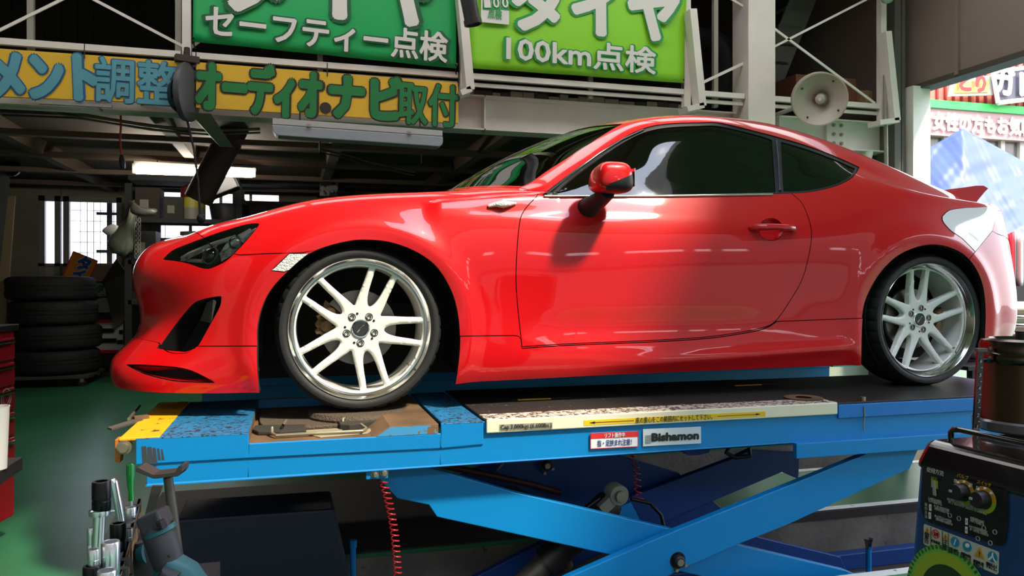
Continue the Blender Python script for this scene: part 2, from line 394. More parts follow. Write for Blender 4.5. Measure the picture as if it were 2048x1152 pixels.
def outline(*segs, step=9.0):
    """closed outline from pieces; a piece ('s', pts) is smooth, ('l', pts) straight; returns dense pixel points"""
    pts = []
    for kind, p in segs:
        q = crom(p, 8) if kind == 's' else [np.array(x, float) for x in p]
        if pts and np.linalg.norm(q[0]-pts[-1]) < 0.5: q = q[1:]
        pts += q
    if np.linalg.norm(pts[0]-pts[-1]) < 0.5: pts.pop()
    out = []; m = len(pts)
    for i in range(m):
        a, b = pts[i], pts[(i+1) % m]; L = np.linalg.norm(b-a); k = max(1, int(L/step+0.5))
        if out and L < 1.0: continue
        for j in range(k): out.append(a+(b-a)*j/k)
    return out
def to_uv(px, **k): return [uv_of(p[0], p[1], **k) for p in px]
# ------------------------------------------------------------------ panel outlines (traced in the photograph, carried onto the surface)
def PL(*p): return list(p)
ARCH_F = outline(('s', [(521,800),(516,735),(515.6,696),(515.6,655),(525,614),(547,574),(587,533),(619,508),(656,492.5),(703,481.6),(737,480),(781,485),(828,502),(869,530),(897,571),(912.5,614),(919,667),(917,717),(909,775),(906,800)]), ('l', [(906,800),(521,800)]))
ARCH_R = outline(('s', [(1719,760),(1721.5,725),(1722,680),(1724.5,635),(1730.6,602),(1746,568.5),(1767,538),(1797,511),(1831,495.6),(1864,489.5),(1895,494),(1925,507.7),(1946,529),(1961.5,559),(1969,593),(1971,632),(1969,684),(1967,740)]), ('l', [(1967,740),(1719,760)]))
HEADL = outline(('s', [(326,518.6),(346,501),(382,486),(437,466),(492,449.5),(516,447.5)]), ('s', [(518,448),(510,460),(484.5,489.4),(455,518.6),(433,531),(415,537),(395,533)]), ('s', [(393,532),(375,526),(353,521.5),(326,518.6)]))
DUCT = outline(('s', [(317,697),(346,657),(382,613),(404,600),(436,593.5),(442.5,594)]), ('s', [(442,595),(439,613),(419,650),(399,686),(390,697)]), ('l', [(390,697),(371,703),(317,698)]))
LIPD = outline(('s', [(256,731),(309,732),(375,739),(430,764)]), ('s', [(430,764.5),(390,764),(346,761),(291,748),(256,731)]))
MARK = outline(('l', [(543,541),(568,544),(580,540),(617.6,507),(579,507)]))
DOOR = outline(('s', [(1075,388),(1073,393),(1057,410),(1046.6,424),(1039.5,444),(1034,500),(1032,560),(1036,620),(1044,693)]),
    ('s', [(1044,693.5),(1130,688),(1300,681),(1400,675),(1456,668.5),(1523,656),(1552,641),(1581,600),(1604,559),(1618,509),(1623,467),(1616.5,435),(1602,404),(1579,384),(1565,372)]),
    ('l', [(1565,372),(1558,300),(1552,276)]), ('s', [(1552,275),(1511,262.5),(1441,246),(1400,245),(1330,248),(1287,257),(1245,276.6),(1199.5,305),(1140,347),(1086,389)]))
DLO = outline(('l', [(1084,392),(1300,393.5),(1441,389.5),(1560,387)]), ('s', [(1560,387),(1616,384),(1669,372.5),(1704,355),(1718,335)]),
    ('s', [(1718,334),(1669,312),(1616,292),(1560,275.4),(1511,262.5),(1441,246),(1400,245),(1330,248),(1287,257),(1245,276.6),(1199.5,305),(1140,347),(1084,392)]))
DGL = outline(('l', [(1106,389),(1300,390),(1441,386.5),(1551,383.5),(1544,279)]), ('s', [(1544,279),(1511,268.5),(1441,252),(1400,251),(1335,254.5),(1290,264),(1250,283),(1205,312),(1150,352),(1106,389)]))
QGL = outline(('l', [(1563,283),(1568,382)]), ('s', [(1568,382),(1616,379.5),(1664,369),(1698,353),(1710,337)]), ('s', [(1710,336),(1669,318),(1616,298.5),(1563,283)]))
TAILL = outline(('s', [(1884,433),(1898,421),(1925,416.5),(1952,415),(1986,413)]), ('s', [(1986,413.5),(1990,436),(1984,462)]), ('l', [(1984,462),(1950,504)]), ('s', [(1950,503.5),(1925,478),(1902,462),(1886,444),(1884,433)]))
SKIRT = outline(('l', [(875,673),(1028,671)]), ('s', [(1028,671),(1038,673.5),(1041.5,681),(1043,695)]), ('l', [(1043,696),(1044,697)]),
    ('s', [(1044,697),(1130,691),(1300,684),(1400,678),(1456,671.5),(1523,659),(1552,643.5)]), ('l', [(1552,643),(1735,636)]))
BOWL = [(1542+24*math.cos(a), 459+22*math.sin(a)) for a in [i*math.pi/12 for i in range(24)]]
R = {}
R['arch_f'] = to_uv(ARCH_F); R['arch_r'] = to_uv(ARCH_R)
for k, o in (('headlight', HEADL), ('duct', DUCT), ('lipduct', LIPD), ('marker', MARK), ('door', DOOR), ('dlo', DLO), ('dgl', DGL), ('qgl', QGL), ('tail', TAILL), ('bowl', BOWL)):
    R[k] = to_uv(o)
sk = to_uv(SKIRT[:-1] if False else SKIRT); 
# the skirt runs down to the bottom edge between the wheel arches
skp = [p for p in to_uv([q for q in SKIRT])]
iL = int(np.argmax([p[0] for p in skp])); skl = skp[:iL+1]
R['skirt'] = skl+[np.array([skl[-1][0], 0.0]), np.array([skl[0][0], 0.0])]
hf = uv_of(404, 473)
def seg(a, b, n): return [np.array(a)+(np.array(b)-np.array(a))*i/n for i in range(n)]
lp = to_uv(outline(('l', [(284,679),(318,686)]), ('s', [(318,686),(330,700),(348,707),(374,706),(384,700),(394,692.5)]), ('l', [(394,692.5),(540,692)]))[:-1])
kk = max(range(len(lp)), key=lambda i: lp[i][0]); lp = lp[:kk+1]
R['lip'] = seg((0, lp[0][1]), lp[0], 6)+lp+[np.array((lp[-1][0], 0.)), np.array((0., 0.))]
R['grille'] = seg((0, 1.45), (1.25, 1.45), 5)+seg((1.25, 1.45), (1.6, 2.3), 4)+seg((1.6, 2.3), (1.3, 3.15), 4)+seg((1.3, 3.15), (0, 3.15), 5)+[np.array((0., 3.15))]
R['hood'] = seg((1.05, 9), hf, 8)+seg(hf, (hf[0]+1.2, 5.5), 4)+seg((hf[0]+1.2, 5.5), (10.4, 5.5), 24)+seg((10.4, 5.5), (10.86, 6.95), 6)+seg((10.86, 6.95), (10.86, 9), 8)+[np.array((10.86, 9.0))]
sm = [uv_of(*p) for p in ((640,500),(600,506),(560,506.7),(520,508),(480,510))]
R['bumper_f'] = sm+[uv_of(430, 500)]+[hf]+seg(hf, (1.05, 9), 8)+[np.array((1.05, 9.0)), np.array((0., 9.)), np.array((0., 0.)), np.array((sm[0][0], 0.))]
R['wind'] = seg((11.07, 9), (11.07, 7.05), 8)+seg((11.07, 7.05), (14.7, 7.02), 20)+seg((14.7, 7.02), (14.75, 9), 8)+[np.array((14.75, 9.))]
R['back'] = seg((19.35, 9), (19.5, 7.4), 8)+seg((19.5, 7.4), (22.0, 7.25), 14)+seg((22.0, 7.25), (22.15, 9), 8)+[np.array((22.15, 9.))]
R['trunk'] = seg((22.5, 9), (22.5, 7.2), 8)+seg((22.5, 7.2), (24.6, 6.2), 8)+seg((24.6, 6.2), (24.9, 4.05), 6)+seg((24.9, 4.05), (28, 4.05), 8)+[np.array((28., 4.05)), np.array((28., 9.))]
t1, t2 = uv_of(1950, 504), uv_of(1984, 462)
R['bumper_r'] = [uv_of(1938, 519), t1, t2]+seg((t2[0]+.3, t2[1]-.05), (28, 3.35), 6)+[np.array((28., 3.35)), np.array((28., 0.)), np.array((uv_of(1938, 519)[0], 0.))]
def inpoly(P, pts):
    P = np.array(P); x, y = pts[:, 0], pts[:, 1]; c = np.zeros(len(pts), bool); n = len(P)
    for i in range(n):
        x0, y0 = P[i]; x1, y1 = P[(i+1) % n]
        if y0 == y1: continue
        k = ((y0 > y) != (y1 > y)) & (x < (x1-x0)*(y-y0)/(y1-y0)+x0); c ^= k
    return c
def triangulate():
    us = np.linspace(0, NU-1, (NU-1)*8+1); vs = np.unique(np.round(np.concatenate([np.linspace(0, 3, 28), np.linspace(3, 4.4, 22), np.linspace(4.4, NV-1, 30)]), 5))
    gp = [(u, v) for u in us for v in vs]
    pts = []; edges = []
    for k, P in R.items():
        n0 = len(pts); pts += [(min(max(p[0], 0), NU-1), min(max(p[1], 0), NV-1)) for p in P]
        edges += [(n0+i, n0+(i+1) % len(P)) for i in range(len(P))]
    # drop grid points that crowd an outline
    A = np.array(pts); G = np.array(gp); keep = np.ones(len(G), bool)
    for i in range(0, len(G), 512):
        d = ((G[i:i+512, None, :]-A[None])**2).sum(-1).min(1); inner = (G[i:i+512, 0] > 0) & (G[i:i+512, 0] < NU-1) & (G[i:i+512, 1] > 0) & (G[i:i+512, 1] < NV-1)
        keep[i:i+512] = ~((d < 0.0028) & inner)
    allp = pts+[tuple(g) for g in G[keep]]
    r = delaunay_2d_cdt([Vector(p) for p in allp], edges, [], 0, 1e-5, True)
    V = np.array([tuple(v) for v in r[0]]); F = np.array([f for f in r[2] if len(f) == 3]); return V, F
TV, TF = triangulate()
_cen = TV[TF].mean(1)
PRI = ['arch_f', 'arch_r', 'bowl', 'headlight', 'marker', 'duct', 'lipduct', 'tail', 'dgl', 'qgl', 'dlo', 'wind', 'back', 'skirt', 'hood', 'grille', 'lip', 'bumper_f', 'bumper_r', 'trunk', 'door']
reg = np.full(len(TF), -1); 
for i, k in reversed(list(enumerate(PRI))): reg[inpoly(R[k], _cen)] = i
UD = uv_of(1034, 500)[0]
reg[(reg == -1) & (_cen[:, 0] < UD+1.3) & (_cen[:, 1] < 5.999)] = 100      # front fender
reg[reg == -1] = 101                                                      # quarter panel, pillars, roof
# drop slivers lying on outlines outside the domain
TXYZ0 = None
def region_mesh(name, ids, mats, parent, off=0.0, gap=0.0018, flange=0.018, mode='split', label=None, floor_=None, fl_mat=1, surf=True):
    """one panel (or its left/right pair) from the triangles of the given regions"""
    pars = parent if isinstance(parent, list) else [parent, parent]
    sel = np.isin(reg, ids); F = TF[sel]
    used = np.unique(F); idx = {int(k): i for i, k in enumerate(used)}; F = np.vectorize(idx.get)(F) if len(F) else F
    uv = TV[used]; P = Sx(uv[:, 0], uv[:, 1], off); N = Nrm(uv[:, 0], uv[:, 1])
    # orient
    a = np.cross(P[F[:, 1]]-P[F[:, 0]], P[F[:, 2]]-P[F[:, 0]]); fl = (a*(N[F].mean(1))).sum(-1) < 0; F[fl] = F[fl][:, ::-1]
    area = np.linalg.norm(a, axis=1); F = F[area > 1e-9]
    ed = {}
    for t in F:
        for i in range(3):
            e = (int(t[i]), int(t[(i+1) % 3])); ed[e] = int(t[(i+2) % 3])
    bd = [e for e in ed if (e[1], e[0]) not in ed]
    cen = lambda i: mode == 'join' and abs(P[i][1]) < 1e-4
    bd = [e for e in bd if not (cen(e[0]) and cen(e[1]))]
    # pull the edge in by the shut-line gap
    mv = {}
    for a_, b_ in bd:
        t = P[b_]-P[a_]; t = t/max(np.linalg.norm(t), 1e-9); inn = np.cross(N[a_], t)
        c = P[ed[(a_, b_)]]-P[a_]
        if inn@c < 0: inn = -inn
        for k in (a_, b_): mv[k] = mv.get(k, 0)+inn
    for k, d in mv.items():
        L = np.linalg.norm(d)
        if L > 1e-6:
            d = d/L*gap
            if cen(k): d = d*np.array([1, 0, 1.])
            P[k] = P[k]+d
    verts = [p for p in P]; nor = [n for n in N]; faces = [tuple(int(x) for x in t) for t in F] if surf else []; mi = [0]*len(faces)
    if flange > 0:
        m1, m2 = {}, {}
        for k in set([x for e in bd for x in e]):
            m1[k] = len(verts); verts.append(P[k]); nor.append(np.zeros(3)); m2[k] = len(verts); verts.append(P[k]-N[k]*flange); nor.append(np.zeros(3))
        for a_, b_ in bd: faces.append((m1[b_], m1[a_], m2[a_], m2[b_])); mi.append(fl_mat if len(mats) > fl_mat else 0)
    if floor_ is not None:
        n0 = len(verts); verts += [p-n*floor_ for p, n in zip(P, N)]; nor += [n for n in N]
        for t in F: faces.append(tuple(int(x)+n0 for x in t)); mi.append(min(2, len(mats)-1))
    V = np.array(verts); NN = np.array(nor)
    def mk(V_, N_, F_, M_, nm, par=None):
        parent = par if par is not None else pars[0]
        q = toW(V_); nn = N_*MIR
        F2 = [tuple(reversed(f)) for f in F_]
        og = Vector(((q[:, 0].min()+q[:, 0].max())/2, (q[:, 1].min()+q[:, 1].max())/2, q[:, 2].min()))
        me = bpy.data.meshes.new(nm); me.from_pydata([tuple(x) for x in (q-np.array(og))], [], F2)
        for m_ in mats: me.materials.append(m_)
        me.polygons.foreach_set('material_index', M_); me.polygons.foreach_set('use_smooth', [True]*len(F2))
        me.normals_split_custom_set_from_vertices([tuple(x) for x in nn]); me.update()
        o = _link(nm, me, og, parent)
        if label: o['label'] = label
        return o
    Vm = V*MIR; Nm = NN*MIR; Fm = [tuple(reversed(f)) for f in faces]
    if mode == 'near': return [mk(V, NN, faces, mi, name)]
    if mode == 'split': return [mk(V, NN, faces, mi, name, pars[0]), mk(Vm, Nm, Fm, mi, name, pars[1])]
    n = len(V); return [mk(np.vstack([V, Vm]), np.vstack([NN, Nm]), faces+[tuple(x+n for x in f) for f in Fm], mi+mi, name)]

M_RED = mat('red car paint', (202, 0, 10), rough=0.45, coat=1.0, spec=0.2)
M_BLK = mat('black plastic trim', (14, 14, 15), rough=0.5)
M_GLOSSBLK = mat('gloss black trim', (6, 6, 7), rough=0.12, coat=0.5)
M_DARK = mat('dark underbody', (10, 9, 9), rough=0.85)
M_CHR = mat('polished chrome', (235, 235, 235), rough=0.06, metal=1.0)
M_GLASS = glass('tinted window glass', (0.20, 0.21, 0.18), ior=1.6, rough=0.022)
M_WSG = glass('windshield glass', (0.30, 0.34, 0.30), ior=2.7, rough=0.01)
M_LENS = glass('clear lamp lens', (0.93, 0.93, 0.93), ior=1.5)
M_TAILW = mat('clear tail lamp lens', (255, 250, 250), rough=0.08, coat=1.0)
CAR = empty('sports_car', (1.285, CYC, DECK), 'red two-door sports coupe with white wheels standing on the blue lift', 'car')
ix = {k: i for i, k in enumerate(PRI)}
region_mesh('front_fender', [100], [M_RED, M_DARK], CAR)
region_mesh('roof_and_quarter_panel', [101], [M_RED, M_DARK], CAR, mode='join')
region_mesh('door', [ix['door']], [M_RED, M_DARK], CAR)
region_mesh('hood', [ix['hood']], [M_RED, M_DARK], CAR, mode='join')
region_mesh('front_bumper', [ix['bumper_f']], [M_RED, M_DARK], CAR, mode='join')
region_mesh('rear_bumper', [ix['bumper_r']], [M_RED, M_DARK], CAR, mode='join')
region_mesh('trunk_lid', [ix['trunk']], [M_RED, M_DARK], CAR, mode='join')
region_mesh('side_skirt', [ix['skirt']], [M_RED, M_DARK], CAR, off=0.005, flange=0.024)
region_mesh('grille', [ix['grille']], [mat('black grille mesh', (16, 16, 17), rough=.5, bump=.8, bscale=120), M_DARK], CAR, off=-.012, flange=.02, mode='join')
region_mesh('front_lip', [ix['lip']], [M_RED, M_DARK], CAR, off=0.006, flange=0.024, mode='join')
region_mesh('window_frame', [ix['dlo']], [M_BLK, M_DARK], CAR, off=-0.003)
region_mesh('door_window', [ix['dgl']], [M_GLASS, M_BLK], CAR, off=-0.007, gap=-0.004, flange=0)
region_mesh('quarter_window', [ix['qgl']], [M_GLASS, M_BLK], CAR, off=-0.007, gap=-0.004, flange=0)
region_mesh('windshield', [ix['wind']], [M_WSG, M_BLK], CAR, off=-0.004, gap=-0.001, flange=0.004, mode='join')
region_mesh('rear_window', [ix['back']], [M_GLASS, M_BLK], CAR, off=-0.004, gap=-0.001, flange=0.004, mode='join')
# ------------------------------------------------------------------ lamps, ducts and openings of the body
M_REFL = mat('lamp reflector chrome', (235, 235, 230), rough=0.22, metal=0.85)
M_LAMPIN = mat('lamp housing grey', (74, 74, 72), rough=0.35, metal=0.3)
M_AMBER = mat('amber lamp', (220, 120, 30), rough=0.3)
M_SILV = mat('silver lamp bezel', (170, 170, 172), rough=0.3, metal=0.8, bump=0.15, bscale=25)
hb = region_mesh('headlight', [ix['headlight']], [M_LAMPIN, M_BLK, M_LAMPIN], CAR, off=-0.002, flange=0.05, floor_=0.05, surf=False)
region_mesh('headlight_lens', [ix['headlight']], [M_LENS], hb, off=-0.001, flange=0)
def S_w(px, py, off=0.0):
    uv = uv_of(px, py); return Vector(toW(Sx(uv[0], uv[1], off)))
def N_w(px, py):
    uv = uv_of(px, py); return Vector(Nrm(uv[0], uv[1])*MIR)
def mirror_add(mb):
    """append the far side copy of everything in the builder"""
    n = len(mb.v); mb.v += [Vector((v.x, 2*CYC-v.y, v.z)) for v in mb.v]; mb.f += [[i+n for i in reversed(f)] for f in mb.f]; mb.m += list(mb.m)
def both(fn, name, mats, parents, **k):
    out = []
    for s in (0, 1):
        mb = MB(); fn(mb)
        if s: mb.v = [Vector((v.x, 2*CYC-v.y, v.z)) for v in mb.v]; mb.f = [list(reversed(f)) for f in mb.f]
        out.append(mb.build(name, mats, parents[s] if isinstance(parents, list) else parents, **k))
    return out
def f_proj(mb):
    for (x, y, r) in ((417, 508, .030), (470, 482, .026)):
        c = S_w(x, y, -0.034); n = (N_w(x, y)+Vector((-.5, -.5, 0))).normalized()
        mb.lathe([(r*1.15, 0), (r*1.2, .012), (r*1.05, .024), (r*.98, .024)], c, n, 24, m=0)
        mb.lathe([(r*.98, .02), (r*.8, .032), (r*.45, .038), (0.0005, .04)], c, n, 24, m=1)
both(f_proj, 'projector_lamp', [M_REFL, M_LENS], hb, smooth=60)
def f_drl(mb):
    top = [(352, 510), (372, 498), (396, 489), (420, 480), (444, 473), (466, 466)]
    for i in range(len(top)-1):
        a = S_w(*top[i], -0.03); b = S_w(*top[i+1], -0.03); mb.tube([a, b], .009, 8, m=0)
        m_ = (a+b)/2; mb.sphere(m_, .008, 8, 6, m=1)
    a = S_w(352, 514, -0.03); b = S_w(392, 516, -0.04); mb.tube([a, b], .008, 8, m=0)
    mb.tube([S_w(476, 470, -0.03), S_w(500, 455, -0.02)], [.018, .01], 8, m=0)
both(f_drl, 'running_light_strip', [mat('white lamp optics', (225, 225, 220), rough=.25), M_LENS], hb, smooth=50)
def f_refl(mb):
    P = [(450,484),(478,466),(514,450),(506,466),(484,486),(462,508),(440,522),(436,505)]
    mb.add([S_w(x, y, -.012) for x, y in P], [tuple(range(8))])
    Q = [(352,518),(372,505),(405,492),(432,484),(428,490),(400,500),(375,512),(362,520)]
    mb.add([S_w(x, y, -.018) for x, y in Q], [tuple(range(8))])
both(f_refl, 'lamp_reflector', [mat('facetted lamp chrome', (240, 240, 234), rough=.35, metal=.35, bump=.9, bscale=45, var=.6, vscale=30)], hb)
M_MARK = mat('clear marker lens', (225, 225, 220), rough=0.25, coat=0.6, bump=0.8, bscale=160)
region_mesh('side_marker', [ix['marker']], [M_MARK, M_BLK], CAR, off=0.002, flange=0.02)
db = region_mesh('bumper_duct', [ix['duct']], [M_BLK, M_BLK, M_DARK], CAR, off=-0.001, flange=0.085, floor_=0.085, surf=False)
def f_fog(mb):
    a, b, c, d = S_w(425, 604, -0.03), S_w(396, 608, -0.05), S_w(372, 640, -0.07), S_w(412, 647, -0.035)
    mb.add([a, b, c, d, S_w(418, 600, -0.03)], [(0, 4, 1, 2, 3)])
both(f_fog, 'duct_insert', [M_SILV], db)
region_mesh('lip_duct', [ix['lipduct']], [M_BLK, M_RED, M_DARK], CAR, off=-0.001, flange=0.05, floor_=0.05, surf=False)
region_mesh('tail_lamp', [ix['tail']], [M_TAILW, M_BLK], CAR, off=0.002, flange=0.03)
region_mesh('handle_bowl', [ix['bowl']], [M_RED, M_RED, M_RED], CAR, gap=0, flange=0.022, floor_=0.022, surf=False)
def f_handle(mb):
    P = [S_w(1500, 457.5, .004), S_w(1508, 458, .024), S_w(1525, 458.5, .034), S_w(1545, 458.5, .037), S_w(1565, 459, .033), S_w(1580, 459, .022), S_w(1587, 459.5, .004)]
    r = [.010, .016, .015, .013, .0135, .014, .011]
    mb.tube(P, r, 14)
    mb.v = [Vector(v) for v in mb.v]
both(f_handle, 'door_handle', [M_RED], CAR, smooth=60)
both(lambda mb: mb.cyl(S_w(1583, 459, .015), S_w(1583, 459, .034), .006, n=12), 'handle_lock', [M_CHR], CAR, smooth=40)
def f_belt(mb):
    P = [S_w(x, 393.5+(0 if x < 1300 else -(x-1300)*.017), .004) for x in range(1088, 1562, 24)]; mb.tube(P, .0055, 8)
both(f_belt, 'belt_moulding', [mat('satin window moulding', (190, 185, 175), rough=0.25, metal=0.9)], CAR, smooth=60)
def f_pil(mb):
    mb.tube([S_w(1092, 388, .001), S_w(1140, 350, .002), S_w(1199, 307.5, .002), S_w(1245, 279.5, .002), S_w(1287, 260, .002)], .0045, 8)
both(f_pil, 'window_seal', [M_GLOSSBLK], CAR, smooth=60)
def f_bp(mb):
    mb.tube([S_w(1554, 281, .0005), S_w(1558, 330, .0005), S_w(1560, 382, .0005)], .006, 8)
both(f_bp, 'pillar_trim', [mat('pillar trim', (60, 62, 70), rough=0.15, coat=1.0)], CAR, smooth=60)
# fender turn signal garnish
def f_sig(mb):
    P = [S_w(976, 414, .006), S_w(990, 412, .012), S_w(1004, 413, .017), S_w(1018, 411, .012), S_w(1031, 408, .005)]
    mb.tube(P, [.006, .010, .016, .010, .005], 10)
both(f_sig, 'turn_signal', [M_MARK], CAR, smooth=60)
# ------------------------------------------------------------------ door mirrors
def f_mirror(mb):
    n, k = 36, 20; vs = []; ms = []
    for i in range(k+1):
        t = math.pi*i/k-math.pi/2
        for j in range(n):
            a = 2*math.pi*j/n
            sx = lambda c, e: math.copysign(abs(c)**e, c)
            x = sx(math.cos(t), .55)*sx(math.cos(a), .5); y = sx(math.cos(t), .55)*sx(math.sin(a), .6); z = sx(math.sin(t), .65)
            X = .958+.080*x*(1-.12*z); Y = -.125+.105*y; Z = .897+.058*z*(1-.12*y)
            vs.append(Vector((X+.014*y, Y, Z+DECK)))
    fs = []
    for i in range(k):
        for j in range(n):
            j2 = (j+1) % n; fs.append((i*n+j, i*n+j2, (i+1)*n+j2, (i+1)*n+j))
    bm = bmesh.new(); bv = [bm.verts.new(v) for v in vs]; bm.verts.index_update()
    for f in fs:
        try: bm.faces.new([bv[q] for q in f])
        except ValueError: pass
    c0 = Vector((.96, -.12, .885+DECK)); pn = Vector((-.42, .0, 1)).normalized()
    bmesh.ops.bisect_plane(bm, geom=bm.verts[:]+bm.edges[:]+bm.faces[:], plane_co=c0, plane_no=pn)
    bm.verts.index_update(); V = [v.co.copy() for v in bm.verts]
    for f in bm.faces:
        c = f.calc_center_median(); mb.add([V[v.index] for v in f.verts], [tuple(range(len(f.verts)))], 0 if (c-c0).dot(pn) > 0 or c.x < .905 else 1)
    bm.free()
both(f_mirror, 'door_mirror', [M_RED, M_BLK], CAR, smooth=70)
def f_foot(mb):
    mb.tube([Vector((.952, -.10, .85+DECK)), Vector((.94, -.06, .822+DECK)), Vector((.925, 0.0, .80+DECK)), Vector((.92, .03, .79+DECK))], [.036, .034, .042, .05], 16)
both(f_foot, 'mirror_foot', [M_BLK], CAR, smooth=60)
both(lambda mb: mb.box((1.029, -.125, .897+DECK), (.004, .15, .070)), 'mirror_glass', [M_CHR], CAR)
# ------------------------------------------------------------------ rear spoiler
sp = [onY(x, y, .30) for x, y in ((1906,392),(1913,384),(1928,375),(1950,371.5),(1966,371.5),(1975,377),(1968,384),(1958,396),(1951,405),(1930,404),(1909,401))]
mb = MB(); n = 13; rows = []
for i in range(n):
    w = .545-1.09*i/(n-1); c = 1-(w/.545)**2
    rows.append([Vector((p.x+.03*c, CYC-w, p.z+(.01*c if p.z-DECK > .93 else .02*c))) for p in sp]+[Vector((sp[0].x+.03*c, CYC-w, sp[0].z+.01*c))])
mb.grid(rows); mb.add(rows[0][:-1], [tuple(range(len(sp)))]); mb.add(rows[-1][:-1], [tuple(range(len(sp)))])
mb.build('rear_spoiler', [M_RED], CAR, smooth=40)
# ------------------------------------------------------------------ inner shell, wheel liners, cabin
bsel = ~np.isin(reg, [ix[k] for k in ('arch_f', 'arch_r', 'duct', 'lipduct', 'headlight', 'dgl', 'qgl', 'wind', 'back', 'bowl')])
_reg = reg.copy(); reg = np.where(bsel & (_cen[:, 0] > .6), 555, -5); region_mesh('inner_shell', [555], [M_DARK, M_DARK], CAR, off=-0.022, flange=0, mode='join'); reg = _reg
mb = MB(); mb.span((-.55, CYC-.50, .10+DECK), (3.2, CYC+.50, .40+DECK)); mb.span((.42, CYC-.80, .112+DECK), (2.14, CYC+.80, .34+DECK)); mb.span((-.52, CYC-.66, .2+DECK), (-.36, CYC+.66, .5+DECK))
mb.build('underbody', [M_DARK], CAR)
for cx in (0, 2.57):
    def f_lin(mb, cx=cx):
        rows = []
        for i in range(25):
            a = math.pi*(-.12+1.24*i/24); rows.append([Vector((cx+.395*math.cos(a), CYC-w, .31+DECK+.40*math.sin(a))) for w in (.845, .7, .45)])
        mb.grid(rows); mb.add([r[2] for r in rows], [tuple(range(25))])
    both(f_lin, 'wheel_liner', [M_DARK], CAR)
M_INT = mat('dark cabin fabric', (26, 25, 26), rough=0.8)
mb = MB(); rows = []
for w in np.linspace(-.70, .70, 9):
    rows.append([Vector((x, CYC-w, z+DECK+(.03 if abs(w+.0) > .2 and abs(w) < .55 and x > .85 else 0))) for x, z in ((.62, .80), (.75, .86), (.95, .88), (1.05, .84), (1.08, .74), (1.02, .60))])
mb.grid(rows); mb.build('dashboard', [M_INT], CAR, smooth=50)
for sy in (-1, 1):
    mb = MB(); cy = CYC+sy*.36
    def pad(P, r, w): 
        rows = []
        for k in range(9):
            t = -1+2*k/8; rows.append([Vector((p[0], cy+t*w*p[2], p[1]+DECK)) for p in P])
        mb.grid(rows)
    prof = [(1.30, .36, 1), (1.33, .46, 1), (1.62, .43, 1), (1.74, .42, 1), (1.90, .78, .95), (1.96, .92, .55), (1.985, 1.04, .5), (2.03, 1.06, .45), (2.05, .95, .5), (2.0, .78, .95), (1.86, .36, 1), (1.30, .36, 1)]
    pad(prof, 0, .25); mb.build('seat', [M_INT], CAR, smooth=50, solid=.03)
mb = MB(); cw = Vector((1.13, CYC+.36, .80+DECK)); ax = Vector((.9, 0, .45)).normalized(); u = Vector((0, 1, 0)); w_ = ax.cross(u)
mb.tube([cw+(u*math.cos(a)+w_*math.sin(a))*.18 for a in [2*math.pi*i/32 for i in range(33)]], .014, 8, caps=False)
for a in (0, math.pi, -math.pi/2): mb.tube([cw, cw+(u*math.cos(a)+w_*math.sin(a))*.175], .014, 8)
mb.tube([cw, cw-ax*.15], .03, 10); mb.build('steering_wheel', [M_INT], CAR, smooth=50)
mb = MB(); mb.span((2.15, CYC-.55, .36+DECK), (2.35, CYC+.55, .80+DECK)); mb.span((1.1, CYC-.68, .32+DECK), (2.4, CYC+.68, .37+DECK)); mb.build('cabin_floor', [M_INT], CAR)
